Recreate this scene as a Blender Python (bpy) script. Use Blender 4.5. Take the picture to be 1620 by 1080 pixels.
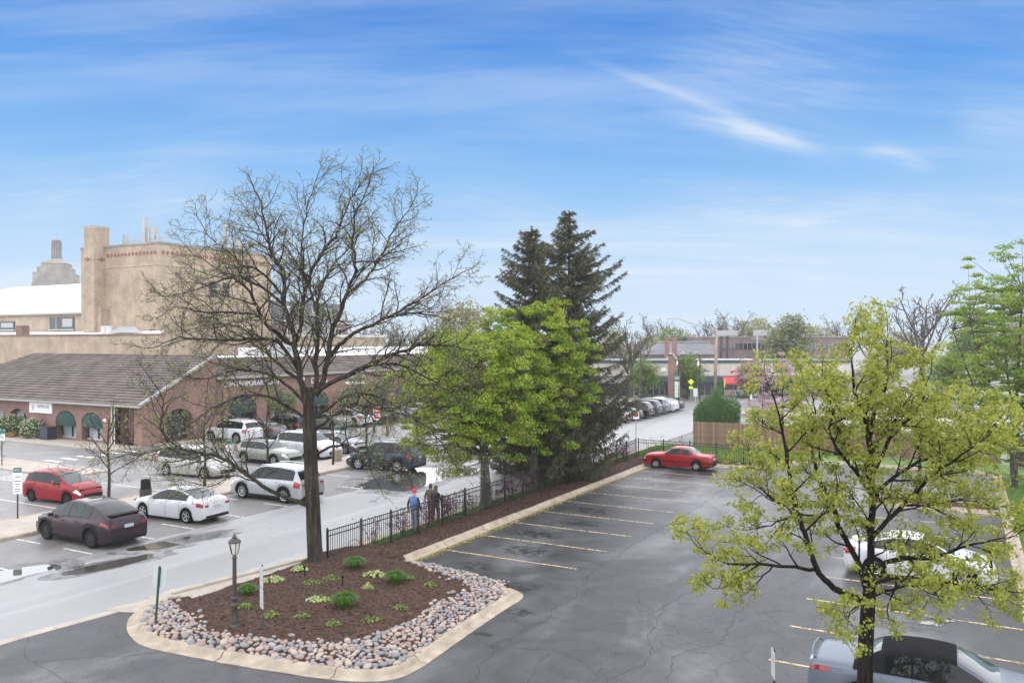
import bpy, bmesh, math, random
import numpy as np
from mathutils import Vector, Matrix, noise as mnoise

# ------------------------------------------------------------------ scene, camera, light
sc = bpy.context.scene
for o in list(bpy.data.objects):
    bpy.data.objects.remove(o)
COL = sc.collection
R = math.radians
HC = 8.0            # eye height, third-floor balcony
F = 1300.0          # focal length in photo pixels (1620 wide)
HAZE = 0.0004

cam = bpy.data.cameras.new('camera')
cam.sensor_width = 36.0
cam.lens = 36.0 * F / 1620.0
cam.clip_start = 0.1
cam.clip_end = 3000
cam_o = bpy.data.objects.new('camera', cam)
cam_o.location = (0, 0, HC)
cam_o.rotation_euler = (R(90), 0, 0)
COL.objects.link(cam_o)
sc.camera = cam_o

sc.render.engine = 'CYCLES'
sc.cycles.use_denoising = True
sc.cycles.max_bounces = 6
sc.cycles.diffuse_bounces = 3
sc.cycles.glossy_bounces = 3
sc.cycles.transmission_bounces = 3
sc.cycles.transparent_max_bounces = 8
sc.cycles.volume_bounces = 0
sc.cycles.caustics_reflective = False
sc.cycles.caustics_refractive = False
vs = sc.view_settings
vs.view_transform = 'Standard'
vs.look = 'None'
vs.exposure = 1.0
vs.gamma = 1.0
vs.use_curve_mapping = False

SUN_EL, SUN_AZ = 82.0, 222.0     # azimuth clockwise from +Y; light from behind left
sun = bpy.data.lights.new('sun', 'SUN')
sun.energy = 3.8
sun.angle = R(178)
sun.color = (1.0, 0.95, 0.87)
sun_o = bpy.data.objects.new('sun', sun)
sd = Vector((math.sin(R(SUN_AZ)) * math.cos(R(SUN_EL)), math.cos(R(SUN_AZ)) * math.cos(R(SUN_EL)), math.sin(R(SUN_EL))))
sun_o.rotation_euler = sd.to_track_quat('Z', 'Y').to_euler()
sun_o.location = (-20, -20, 60)
COL.objects.link(sun_o)


class NT:
    """tiny node helper"""
    def __init__(s, tree):
        s.t = tree; s.n = tree.nodes; s.l = tree.links
    def new(s, typ, **kw):
        nd = s.n.new(typ)
        for k, v in kw.items():
            setattr(nd, k, v)
        return nd
    def put(s, sock, v):
        if hasattr(v, 'is_output'):
            s.l.new(v, sock)
        elif isinstance(v, (tuple, list)):
            if len(v) == 3 and sock.type == 'RGBA':
                v = (*v, 1)
            sock.default_value = v
        else:
            sock.default_value = v
    def m(s, op, a, b=None, c=None, clamp=False):
        nd = s.new('ShaderNodeMath', operation=op); nd.use_clamp = clamp
        s.put(nd.inputs[0], a)
        if b is not None: s.put(nd.inputs[1], b)
        if c is not None: s.put(nd.inputs[2], c)
        return nd.outputs[0]
    def mix(s, f, a, b, blend='MIX'):
        nd = s.new('ShaderNodeMix', data_type='RGBA', blend_type=blend)
        s.put(nd.inputs[0], f); s.put(nd.inputs[6], a); s.put(nd.inputs[7], b)
        return nd.outputs[2]
    def noise(s, vec, scale, detail=4, rough=.55, dist=0.0):
        nd = s.new('ShaderNodeTexNoise')
        if vec is not None: s.put(nd.inputs['Vector'], vec)
        nd.inputs['Scale'].default_value = scale; nd.inputs['Detail'].default_value = detail
        nd.inputs['Roughness'].default_value = rough; nd.inputs['Distortion'].default_value = dist
        return nd.outputs['Fac']
    def ramp(s, f, stops, interp='LINEAR'):
        nd = s.new('ShaderNodeValToRGB'); cr = nd.color_ramp; cr.interpolation = interp
        while len(cr.elements) < len(stops): cr.elements.new(0.5)
        for e, (p, c) in zip(cr.elements, stops):
            e.position = p
            e.color = (c, c, c, 1) if isinstance(c, (int, float)) else (*c[:3], 1)
        s.put(nd.inputs[0], f)
        return nd.outputs[0]
    def mapr(s, f, a, b, c=0.0, d=1.0, smooth=True):
        nd = s.new('ShaderNodeMapRange'); nd.interpolation_type = 'SMOOTHSTEP' if smooth else 'LINEAR'
        s.put(nd.inputs[0], f)
        for i, v in zip((1, 2, 3, 4), (a, b, c, d)): nd.inputs[i].default_value = v
        return nd.outputs[0]
    def vmap(s, vec, loc=(0, 0, 0), rot=(0, 0, 0), scale=(1, 1, 1)):
        nd = s.new('ShaderNodeMapping'); s.put(nd.inputs[0], vec)
        nd.inputs[1].default_value = loc; nd.inputs[2].default_value = rot; nd.inputs[3].default_value = scale
        return nd.outputs[0]


def lin(r, g, b):
    f = lambda c: (c / 255 / 12.92) if c / 255 <= .04045 else ((c / 255 + .055) / 1.055) ** 2.4
    return (f(r), f(g), f(b))


# ------------------------------------------------------------------ world: daylight sky with cirrus
world = bpy.data.worlds.new('World')
sc.world = world
world.use_nodes = True
wt = NT(world.node_tree)
for n_ in list(wt.n): wt.n.remove(n_)
out = wt.new('ShaderNodeOutputWorld')
bg = wt.new('ShaderNodeBackground')
tc = wt.new('ShaderNodeTexCoord')
vn = wt.new('ShaderNodeVectorMath', operation='NORMALIZE'); wt.put(vn.inputs[0], tc.outputs['Generated'])
sep = wt.new('ShaderNodeSeparateXYZ'); wt.put(sep.inputs[0], vn.outputs[0])
dx, dy, dz = sep.outputs
elev = wt.m('MAXIMUM', dz, 0.0)
sky_ramp = wt.ramp(elev, [(0.0, lin(212, 231, 249)), (.05, lin(202, 226, 250)), (.12, lin(172, 212, 250)), (.20, lin(130, 189, 246)),
                          (.29, lin(80, 158, 238)), (.38, lin(46, 132, 222)), (.6, lin(36, 118, 212)), (1.0, lin(34, 110, 204))])
nish = wt.new('ShaderNodeTexSky'); nish.sky_type = 'NISHITA'; nish.sun_disc = False
nish.sun_elevation = R(SUN_EL); nish.sun_rotation = R(SUN_AZ); nish.air_density = 1.1; nish.dust_density = .6; nish.ozone_density = 2.0
nsc = wt.new('ShaderNodeVectorMath', operation='SCALE'); wt.put(nsc.inputs[0], nish.outputs[0]); nsc.inputs['Scale'].default_value = .1
base = wt.mix(.07, sky_ramp, nsc.outputs[0])
# cirrus: stretched noise on a high flat layer
den = wt.m('ADD', elev, .13)
cx = wt.m('DIVIDE', dx, den); cy = wt.m('DIVIDE', dy, den)
cmb = wt.new('ShaderNodeCombineXYZ'); wt.put(cmb.inputs[0], cx); wt.put(cmb.inputs[1], cy)
p1 = wt.vmap(cmb.outputs[0], rot=(0, 0, R(24)), scale=(.27, 1.15, 1))
n1 = wt.noise(p1, 1.5, 8, .62, .25)
p2 = wt.vmap(cmb.outputs[0], loc=(3.1, 1.7, 0), rot=(0, 0, R(-8)), scale=(.22, .75, 1))
n2 = wt.noise(p2, .9, 3, .5, .1)
thin = wt.m('MULTIPLY', wt.mapr(n1, .42, .70), wt.mapr(n2, .30, .60))
thin = wt.m('MULTIPLY', thin, .48)
wide = wt.m('MULTIPLY', wt.mapr(n2, .42, .74), .20)
# a few single wisps, each a feathered line in direction space
ty = wt.m('MAXIMUM', dy, .05)
tx = wt.m('DIVIDE', dx, ty); tz = wt.m('DIVIDE', dz, ty)
front = wt.mapr(dy, .1, .3)
tcv = wt.new('ShaderNodeCombineXYZ'); wt.put(tcv.inputs[0], tx); wt.put(tcv.inputs[1], tz)
wob = wt.m('SUBTRACT', wt.noise(tcv.outputs[0], 6, 2, .5), .5)


def wisp(x0, y0, x1, y1, thick, amp, wobble, feather=26, spread=0.0):
    ax, az = (x0 - 810) / F, (540 - y0) / F; bx_, bz = (x1 - 810) / F, (540 - y1) / F
    L = math.hypot(bx_ - ax, bz - az); ux, uz = (bx_ - ax) / L, (bz - az) / L
    rx = wt.m('SUBTRACT', tx, ax); rz = wt.m('SUBTRACT', tz, az)
    s_ = wt.m('ADD', wt.m('MULTIPLY', rx, ux), wt.m('MULTIPLY', rz, uz))
    t_ = wt.m('SUBTRACT', wt.m('MULTIPLY', rz, ux), wt.m('MULTIPLY', rx, uz))
    t_raw = t_
    t_ = wt.m('ADD', t_, wt.m('MULTIPLY', wob, wobble))
    sn = wt.m('DIVIDE', s_, L)
    th = wt.m('ADD', wt.m('MULTIPLY', wt.m('MAXIMUM', sn, 0.0), spread), thick)
    q = wt.m('DIVIDE', t_, th)
    g = wt.m('EXPONENT', wt.m('MULTIPLY', wt.m('MULTIPLY', q, q), -1.0))
    win = wt.m('MULTIPLY', wt.mapr(sn, -.05, .35), wt.mapr(sn, 1.05, .6))
    cv = wt.new('ShaderNodeCombineXYZ'); wt.put(cv.inputs[0], wt.m('MULTIPLY', s_, 5.0)); wt.put(cv.inputs[1], wt.m('MULTIPLY', t_raw, float(feather) * 2))
    fib = wt.mapr(wt.noise(cv.outputs[0], 2.2, 5, .65, .15), .3, .7, .35, 1.0)
    return wt.m('MULTIPLY', wt.m('MULTIPLY', wt.m('MULTIPLY', g, win), fib), wt.m('MULTIPLY', front, amp))


ws = [wisp(890, 80, 1350, 256, .0045, .36, .026, spread=.008), wisp(1010, 182, 1310, 226, .013, .44, .05), wisp(1100, 175, 1300, 232, .010, .36, .04),
      wisp(1355, 238, 1492, 272, .009, .44, .05), wisp(960, 340, 1660, 322, .020, .42, .06),
      wisp(1100, 352, 1380, 350, .007, .40, .03), wisp(-80, 330, 420, 268, .040, .30, .12), wisp(180, 345, 400, 305, .016, .38, .04),
      wisp(640, 300, 1000, 372, .03, .22, .08), wisp(1500, 190, 1700, 215, .02, .34, .06), wisp(1020, 60, 1440, 150, .075, .22, .12)]
tot = wt.m('ADD', thin, wide)
for w_ in ws: tot = wt.m('ADD', tot, w_)
tot = wt.m('MINIMUM', tot, .82)
cloudy = wt.mix(tot, base, lin(224, 236, 250))
wt.put(bg.inputs['Color'], cloudy)
bg.inputs['Strength'].default_value = .5
wt.l.new(bg.outputs[0], out.inputs['Surface'])
world.cycles.sampling_method = 'NONE'

# ------------------------------------------------------------------ frames of reference
TH = R(61.2)
U = Vector((math.cos(TH), math.sin(TH), 0))      # along the street, away from us
W = Vector((math.sin(TH), -math.cos(TH), 0))     # across the street, to the right
LOT = TH - R(90)                                 # z rotation that maps x->W, y->U


def AB(b, a, z=0.0):
    v = W * b + U * a
    return Vector((v.x, v.y, z))


def G(px, py, z=0.0):
    """ground (or height z) point seen at photo pixel"""
    k = (HC - z) / (py - 540.0)
    return Vector(((px - 810.0) * k, F * k, z))


def D(px, py, Y):
    """point seen at photo pixel, at distance Y"""
    return Vector(((px - 810.0) * Y / F, Y, HC - (py - 540.0) * Y / F))


def toba(v):
    return (v.x * W.x + v.y * W.y, v.x * U.x + v.y * U.y)


# ------------------------------------------------------------------ object helpers
def link(o, parent=None):
    COL.objects.link(o)
    if parent is not None:
        o.parent = parent
    return o


def tag(o, label=None, cat=None, group=None, kind=None):
    if label: o['label'] = label
    if cat: o['category'] = cat
    if group: o['group'] = group
    if kind: o['kind'] = kind
    return o


def thing(name, label, cat, loc=(0, 0, 0), rz=0.0, group=None, scale=1.0):
    o = bpy.data.objects.new(name, None)
    o.location = loc; o.rotation_euler = (0, 0, rz); o.empty_display_size = .3
    o.scale = (scale,) * 3
    link(o); return tag(o, label, cat, group)


class MB:
    """mesh builder"""
    def __init__(s):
        s.v = []; s.f = []
    def off(s): return len(s.v)
    def poly(s, pts):
        n = len(s.v); s.v += [tuple(p) for p in pts]; s.f.append(tuple(range(n, n + len(pts)))); return s
    def box(s, x0, x1, y0, y1, z0, z1):
        n = len(s.v)
        s.v += [(x0, y0, z0), (x1, y0, z0), (x1, y1, z0), (x0, y1, z0), (x0, y0, z1), (x1, y0, z1), (x1, y1, z1), (x0, y1, z1)]
        s.f += [(n, n + 3, n + 2, n + 1), (n + 4, n + 5, n + 6, n + 7), (n, n + 1, n + 5, n + 4), (n + 1, n + 2, n + 6, n + 5), (n + 2, n + 3, n + 7, n + 6), (n + 3, n, n + 4, n + 7)]
        return s
    def hexa(s, b4, t4):
        n = len(s.v); s.v += [tuple(p) for p in b4] + [tuple(p) for p in t4]
        s.f += [(n, n + 3, n + 2, n + 1), (n + 4, n + 5, n + 6, n + 7), (n, n + 1, n + 5, n + 4), (n + 1, n + 2, n + 6, n + 5), (n + 2, n + 3, n + 7, n + 6), (n + 3, n, n + 4, n + 7)]
        return s
    def prism(s, pts, z0, z1):
        """pts: ccw 2D outline"""
        n = len(s.v); k = len(pts)
        s.v += [(p[0], p[1], z0) for p in pts] + [(p[0], p[1], z1) for p in pts]
        s.f.append(tuple(range(n + k - 1, n - 1, -1))); s.f.append(tuple(range(n + k, n + 2 * k)))
        for i in range(k):
            j = (i + 1) % k
            s.f.append((n + i, n + j, n + k + j, n + k + i))
        return s
    def lathe(s, prof, seg=16, c=(0, 0, 0), axis='z'):
        n = len(s.v); k = len(prof)
        for i in range(seg):
            a = 2 * math.pi * i / seg; ca, sa = math.cos(a), math.sin(a)
            for r, h in prof:
                if axis == 'z': p = (c[0] + r * ca, c[1] + r * sa, c[2] + h)
                elif axis == 'y': p = (c[0] + r * ca, c[1] + h, c[2] - r * sa)
                else: p = (c[0] + h, c[1] + r * ca, c[2] + r * sa)
                s.v.append(p)
        for i in range(seg):
            j = (i + 1) % seg
            for q in range(k - 1):
                s.f.append((n + i * k + q, n + j * k + q, n + j * k + q + 1, n + i * k + q + 1))
        if prof[0][0] > 1e-6: s.f.append(tuple(n + i * k for i in reversed(range(seg))))
        if prof[-1][0] > 1e-6: s.f.append(tuple(n + i * k + k - 1 for i in range(seg)))
        return s
    def tube(s, pts, radii, sides=6):
        pts = [Vector(p) for p in pts]; n0 = len(s.v); k = len(pts)
        if not hasattr(radii, '__len__'): radii = [radii] * k
        ref = Vector((0, 0, 1)); t0 = (pts[-1] - pts[0]).normalized()
        if abs(t0.z) > .9: ref = Vector((1, 0, 0))
        for i in range(k):
            t = (pts[min(i + 1, k - 1)] - pts[max(i - 1, 0)])
            if t.length < 1e-9: t = t0
            t = t.normalized(); a = t.cross(ref)
            if a.length < 1e-4: a = t.cross(Vector((0, 1, 0)))
            a.normalize(); b = t.cross(a)
            for q in range(sides):
                an = 2 * math.pi * q / sides
                s.v.append(tuple(pts[i] + (a * math.cos(an) + b * math.sin(an)) * radii[i]))
        for i in range(k - 1):
            for q in range(sides):
                r_ = (q + 1) % sides
                s.f.append((n0 + i * sides + q, n0 + (i + 1) * sides + q, n0 + (i + 1) * sides + r_, n0 + i * sides + r_))
        s.f.append(tuple(n0 + q for q in range(sides))); s.f.append(tuple(n0 + (k - 1) * sides + q for q in reversed(range(sides))))
        return s
    def mesh(s, name, smooth=False, ang=None):
        me = bpy.data.meshes.new(name); me.from_pydata(s.v, [], s.f); me.update()
        if smooth:
            me.polygons.foreach_set('use_smooth', [True] * len(me.polygons))
            if ang is not None: me.set_sharp_from_angle(angle=R(ang))
        return me
    def build(s, name, mat, parent=None, smooth=False, ang=None, loc=None, rz=None, kind=None, recalc=False):
        me = s.mesh(name, smooth, ang)
        if recalc:
            bm = bmesh.new(); bm.from_mesh(me); bmesh.ops.recalc_face_normals(bm, faces=bm.faces); bm.to_mesh(me); bm.free()
        return place(name, me, mat, parent, loc, rz, kind)


def place(name, me, mat, parent=None, loc=None, rz=None, kind=None):
    if mat is not None and len(me.materials) == 0: me.materials.append(mat)
    o = bpy.data.objects.new(name, me); link(o, parent)
    if loc is not None: o.location = loc
    if rz is not None: o.rotation_euler = (0, 0, rz)
    if kind: o['kind'] = kind
    return o


def fast_mesh(name, V, Q, smooth=False):
    """V (n,3) floats, Q (m,k) ints"""
    V = np.asarray(V, dtype=np.float32); Q = np.asarray(Q, dtype=np.int32)
    me = bpy.data.meshes.new(name); k = Q.shape[1]
    me.vertices.add(len(V)); me.vertices.foreach_set('co', V.ravel())
    me.loops.add(Q.size); me.loops.foreach_set('vertex_index', Q.ravel())
    me.polygons.add(len(Q)); me.polygons.foreach_set('loop_start', np.arange(0, Q.size, k, dtype=np.int32))
    if smooth: me.polygons.foreach_set('use_smooth', np.ones(len(Q), dtype=bool))
    me.update(calc_edges=True); return me


def copy_tree(o, parent=None):
    c = o.copy(); link(c, parent)
    for ch in list(o.children):
        copy_tree(ch, c)
    return c


# ------------------------------------------------------------------ materials
MAT = {}


def mat(name, col, rough=.6, metal=0.0, spec=.5, vary=.12, nscale=6.0, bump=0.0, bscale=40.0, coat=0.0, island=0.0, emit=None, col2=None):
    if name in MAT: return MAT[name]
    m = bpy.data.materials.new(name); m.use_nodes = True; t = NT(m.node_tree)
    b = t.n['Principled BSDF']
    b.inputs['Roughness'].default_value = rough; b.inputs['Metallic'].default_value = metal
    b.inputs['Specular IOR Level'].default_value = spec
    if coat: b.inputs['Coat Weight'].default_value = coat; b.inputs['Coat Roughness'].default_value = .03
    tcn = t.new('ShaderNodeTexCoord')
    c = col
    if vary or col2:
        nz = t.noise(tcn.outputs['Object'], nscale, 5, .6)
        lo = tuple(x * (1 - vary) for x in col); hi = tuple(min(1, x * (1 + vary)) for x in (col2 or col))
        c = t.mix(t.mapr(nz, .3, .7, smooth=False), lo, hi)
    if island:
        g = t.new('ShaderNodeNewGeometry')
        f = t.mapr(g.outputs['Random Per Island'], 0, 1, 1 - island, 1 + island, smooth=False)
        vm = t.new('ShaderNodeVectorMath', operation='SCALE'); t.put(vm.inputs[0], c); t.put(vm.inputs['Scale'], f)
        c = vm.outputs[0]
    t.put(b.inputs['Base Color'], c)
    if bump:
        bn = t.new('ShaderNodeBump'); bn.inputs['Strength'].default_value = bump; bn.inputs['Distance'].default_value = .02
        t.put(bn.inputs['Height'], t.noise(tcn.outputs['Object'], bscale, 4, .6)); t.put(b.inputs['Normal'], bn.outputs[0])
    if emit:
        b.inputs['Emission Color'].default_value = (*emit[0], 1); b.inputs['Emission Strength'].default_value = emit[1]
    MAT[name] = m
    return m


def brick_mat(name, c1, c2, mortar, scale=1.0, axis='x'):
    if name in MAT: return MAT[name]
    m = bpy.data.materials.new(name); m.use_nodes = True; t = NT(m.node_tree); b = t.n['Principled BSDF']
    b.inputs['Roughness'].default_value = .85; b.inputs['Specular IOR Level'].default_value = .25
    tcn = t.new('ShaderNodeTexCoord'); sp = t.new('ShaderNodeSeparateXYZ'); t.put(sp.inputs[0], tcn.outputs['Object'])
    cb = t.new('ShaderNodeCombineXYZ'); t.put(cb.inputs[0], t.m('ADD', sp.outputs[0], sp.outputs[1])); t.put(cb.inputs[1], sp.outputs[2])
    br = t.new('ShaderNodeTexBrick'); t.put(br.inputs['Vector'], cb.outputs[0])
    br.inputs['Color1'].default_value = (*c1, 1); br.inputs['Color2'].default_value = (*c2, 1); br.inputs['Mortar'].default_value = (*mortar, 1)
    br.inputs['Scale'].default_value = scale; br.inputs['Mortar Size'].default_value = .011; br.inputs['Brick Width'].default_value = .22; br.inputs['Row Height'].default_value = .075
    nz = t.noise(tcn.outputs['Object'], .5, 6, .65)
    nz2 = t.noise(t.vmap(tcn.outputs['Object'], scale=(1.3, 1.3, .25)), 1.2, 5, .6)
    st = t.m('MULTIPLY', t.mapr(nz, .3, .7, .78, 1.14), t.mapr(nz2, .35, .75, 1.03, .93))
    nz3 = t.noise(t.vmap(tcn.outputs['Object'], scale=(3, 3, 9)), 1.0, 2, .6)
    st = t.m('MULTIPLY', st, t.mapr(nz3, .3, .7, .9, 1.1))
    vm = t.new('ShaderNodeVectorMath', operation='SCALE'); t.put(vm.inputs[0], br.outputs[0]); t.put(vm.inputs['Scale'], st)
    t.put(b.inputs['Base Color'], vm.outputs[0])
    bn = t.new('ShaderNodeBump'); bn.inputs['Strength'].default_value = .4; bn.inputs['Distance'].default_value = .01
    t.put(bn.inputs['Height'], br.outputs['Fac']); bn.invert = True; t.put(b.inputs['Normal'], bn.outputs[0])
    MAT[name] = m; return m


def asphalt(name, col, wet_lo, wet_hi, scale=.12, stretch=(1, 1, 1), cracks=0.0, stain=.25, spec=.5, light=None, agg=.18, patch=0.0):
    """wet, worn tarmac: roughness drops where water film lies"""
    m = bpy.data.materials.new(name); m.use_nodes = True; t = NT(m.node_tree); b = t.n['Principled BSDF']
    tcn = t.new('ShaderNodeTexCoord'); P = tcn.outputs['Object']
    big = t.noise(t.vmap(P, scale=stretch), scale, 6, .62, .4)
    med = t.noise(P, 1.1, 5, .65)
    fine = t.noise(P, 30, 2, .6)
    f = t.m('MULTIPLY', t.mapr(med, .25, .75, 1 - stain, 1 + stain), t.mapr(fine, .3, .7, 1 - agg, 1 + agg))
    wet = t.mapr(big, .40, .62)
    f = t.m('MULTIPLY', f, t.mapr(wet, 0, 1, 1.12, .8, smooth=False))
    c = col
    if light is not None:
        c = t.mix(t.mapr(t.noise(t.vmap(P, loc=(9, 3, 0), scale=stretch), scale * 1.7, 5, .6, .3), .5, .68), col, light)
    vm = t.new('ShaderNodeVectorMath', operation='SCALE'); t.put(vm.inputs[0], c); t.put(vm.inputs['Scale'], f)
    c = vm.outputs[0]
    hgt = fine
    if cracks:
        wv = t.new('ShaderNodeVectorMath', operation='ADD')
        dn = t.new('ShaderNodeTexNoise'); t.put(dn.inputs['Vector'], P); dn.inputs['Scale'].default_value = 1.3; dn.inputs['Detail'].default_value = 4
        sb = t.new('ShaderNodeVectorMath', operation='SCALE'); t.put(sb.inputs[0], dn.outputs['Color']); sb.inputs['Scale'].default_value = .9
        t.put(wv.inputs[0], P); t.put(wv.inputs[1], sb.outputs[0])
        vo = t.new('ShaderNodeTexVoronoi', feature='DISTANCE_TO_EDGE'); t.put(vo.inputs['Vector'], wv.outputs[0]); vo.inputs['Scale'].default_value = 1.15
        msk = t.mapr(t.noise(t.vmap(P, loc=(4, 0, 0), scale=(.11, .09, 1)), 1.0, 3, .5), .42, .58)
        k1 = t.m('MULTIPLY', t.mapr(vo.outputs['Distance'], .022, .009), msk)
        k = t.m('MULTIPLY', k1, cracks)
        c = t.mix(k, c, (.012, .012, .012))
    t.put(b.inputs['Base Color'], c)
    ro = t.mapr(wet, 0, 1, wet_hi, wet_lo, smooth=False)
    ro = t.m('ADD', ro, t.m('MULTIPLY', t.m('SUBTRACT', med, .5), .25))
    t.put(b.inputs['Roughness'], t.m('MAXIMUM', ro, .06))
    b.inputs['Specular IOR Level'].default_value = spec
    bn = t.new('ShaderNodeBump'); bn.inputs['Distance'].default_value = .006
    t.put(bn.inputs['Strength'], t.mapr(wet, 0, 1, .35, .1, smooth=False)); t.put(bn.inputs['Height'], hgt); t.put(b.inputs['Normal'], bn.outputs[0])
    MAT[name] = m; return m


def leaf_mat(name, c1, c2, c3=None, trans=.35, clump=.7, rough=.5):
    if name in MAT: return MAT[name]
    m = bpy.data.materials.new(name); m.use_nodes = True; t = NT(m.node_tree)
    b = t.n['Principled BSDF']; o = t.n['Material Output']
    g = t.new('ShaderNodeNewGeometry'); tcn = t.new('ShaderNodeTexCoord')
    c = t.mix(g.outputs['Random Per Island'], c1, c2)
    c = t.mix(t.mapr(t.noise(tcn.outputs['Object'], clump, 3, .6), .35, .68), c, c3 or c2)
    t.put(b.inputs['Base Color'], c); b.inputs['Roughness'].default_value = rough; b.inputs['Specular IOR Level'].default_value = .3
    tr = t.new('ShaderNodeBsdfTranslucent'); t.put(tr.inputs[0], c)
    mx = t.new('ShaderNodeMixShader'); mx.inputs[0].default_value = trans
    t.l.new(b.outputs[0], mx.inputs[1]); t.l.new(tr.outputs[0], mx.inputs[2]); t.l.new(mx.outputs[0], o.inputs['Surface'])
    MAT[name] = m; return m


def bark_mat(name, c1, c2, scale=9.0, strength=1.0):
    """furrowed bark: noise drawn out along the stem"""
    m = bpy.data.materials.new(name); m.use_nodes = True; t = NT(m.node_tree); b = t.n['Principled BSDF']; tcn = t.new('ShaderNodeTexCoord'); P = tcn.outputs['Object']
    r_ = t.noise(t.vmap(P, scale=(1, 1, .13)), scale, 6, .65, .6); q = t.noise(P, 2.0, 4, .6)
    t.put(b.inputs['Base Color'], t.mix(t.m('MULTIPLY', t.mapr(r_, .36, .66), t.mapr(q, .2, .8, .55, 1.0)), c1, c2)); b.inputs['Roughness'].default_value = .95; b.inputs['Specular IOR Level'].default_value = .15
    bn = t.new('ShaderNodeBump'); bn.inputs['Strength'].default_value = strength; bn.inputs['Distance'].default_value = .04; t.put(bn.inputs['Height'], r_); t.put(b.inputs['Normal'], bn.outputs[0])
    MAT[name] = m; return m


def paint_line_mat(name, col, wear=.5):
    if name in MAT: return MAT[name]
    m = bpy.data.materials.new(name); m.use_nodes = True; t = NT(m.node_tree); b = t.n['Principled BSDF']; o = t.n['Material Output']
    tcn = t.new('ShaderNodeTexCoord')
    n_ = t.noise(tcn.outputs['Object'], 7, 7, .75)
    b.inputs['Base Color'].default_value = (*col, 1); b.inputs['Roughness'].default_value = .55
    tr = t.new('ShaderNodeBsdfTransparent'); mx = t.new('ShaderNodeMixShader')
    t.put(mx.inputs[0], t.mapr(n_, wear - .1, wear + .1)); t.l.new(tr.outputs[0], mx.inputs[1]); t.l.new(b.outputs[0], mx.inputs[2]); t.l.new(mx.outputs[0], o.inputs['Surface'])
    MAT[name] = m; return m


# ------------------------------------------------------------------ text as a flat mesh
def text_mesh(txt, size=1.0, align='LEFT', extrude=0.0):
    cu = bpy.data.curves.new('lettering', 'FONT'); cu.body = txt; cu.size = size; cu.align_x = align; cu.extrude = extrude
    cu.resolution_u = 3
    ob = bpy.data.objects.new('lettering', cu); COL.objects.link(ob)
    dg = bpy.context.evaluated_depsgraph_get()
    me = bpy.data.meshes.new_from_object(ob.evaluated_get(dg))
    bpy.data.objects.remove(ob); return me
# ================================================================== SETTING
rng = random.Random(7)
M_conc = mat('concrete', (.36, .32, .265), .8, vary=.2, nscale=1.6, bump=.3, bscale=60, spec=.3)
M_conc_kerb = mat('kerb_concrete', (.34, .285, .215), .8, vary=.26, nscale=2.2, bump=.35, bscale=70, spec=.3)
M_walk = mat('walk_concrete', (.36, .315, .262), .75, vary=.16, nscale=.9, bump=.2, bscale=50, spec=.35)
M_lot = asphalt('lot_asphalt', (.046, .046, .048), .34, .62, .11, (1.2, .6, 1), cracks=.62, stain=.3, light=(.105, .106, .109), spec=.32, agg=.3)
M_street = asphalt('street_asphalt', (.225, .225, .222), .34, .55, .16, (1.6, .10, 1), cracks=.2, stain=.07, spec=.34, agg=.12, light=(.30, .30, .297))
M_stall = asphalt('stall_asphalt', (.15, .142, .13), .4, .7, .2, (1, .8, 1), cracks=.5, stain=.14, light=(.19, .18, .165))
M_far = asphalt('far_asphalt', (.18, .173, .162), .4, .65, .12, (1, 1, 1), cracks=.4, stain=.12, light=(.235, .225, .21))
M_ground = mat('ground', (.19, .185, .17), .8, vary=.3, nscale=.05)
M_yellow = paint_line_mat('yellow_line_paint', (.56, .43, .22), .47)
M_white = paint_line_mat('white_line_paint', (.74, .73, .70), .45)
M_grass = mat('lawn', (.10, .17, .03), .9, vary=.4, nscale=3, bump=.6, bscale=30)
M_mulch = mat('mulch', (.036, .021, .015), .95, vary=.55, nscale=9, bump=1.0, bscale=30, col2=(.072, .043, .031), spec=.12)


def sheet(name, pts, z, m, kind='structure', parent=None, ba=True):
    """flat surface; pts in (b,a) of the lot frame or world xy; local verts kept in the lot frame"""
    if not ba: pts = [toba(p) for p in pts]
    area = sum(pts[i][0] * pts[(i + 1) % len(pts)][1] - pts[(i + 1) % len(pts)][0] * pts[i][1] for i in range(len(pts)))
    if area < 0: pts = pts[::-1]
    bm = bmesh.new()
    f = bm.faces.new([bm.verts.new((p[0], p[1], 0)) for p in pts]); bmesh.ops.triangulate(bm, faces=[f])
    me = bpy.data.meshes.new(name); bm.to_mesh(me); bm.free()
    o = place(name, me, m, parent)
    o.location = (0, 0, z)
    if parent is None: o.rotation_euler = (0, 0, LOT)
    if kind and parent is None: o['kind'] = kind
    return o


g_ = sheet('ground', [(-900, -300), (900, -300), (900, 1300), (-900, 1300)], -.03, M_ground)
lot = sheet('parking_lot', [(-23.4, -15), (-22.8, 12.4), (-22.25, 16.3), (-21.2, 23), (-17.6, 23.5), (-17.6, 52.1), (-11.0, 52.1), (-9.6, 57), (1.6, 57), (1.6, -15)], 0.0, M_lot)
street = sheet('street', [(-28.7, -40), (-28.7, 175), (-21.0, 175), (-21.0, 24), (-21.93, 18.3), (-22.55, 13.2), (-23.3, -40)], 0.004, M_street)
stalls = sheet('stall_lane', [(-34.0, -40), (-34.0, 175), (-28.7, 175), (-28.7, -40)], 0.004, M_stall)
farlot = sheet('far_parking_lot', [(-90, -30), (-90, 41), (-54.5, 41.2), (-54.5, 140), (-37.0, 140), (-37.0, -30)], 0.004, M_far)
crossr = sheet('cross_street', [(-24, 92), (70, 40), (80, 58), (-18, 118)], 0.0, M_far)
lawn_r = sheet('lawn', [(1.9, 5), (1.9, 57), (30, 57), (30, 5)], .06, M_grass)
lawn_b = sheet('lawn', [(-19.6, 53.6), (-19.6, 62), (-9, 62), (4, 62), (4, 57.4), (-10, 57.4), (-11.4, 53.6)], .05, M_grass)

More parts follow.
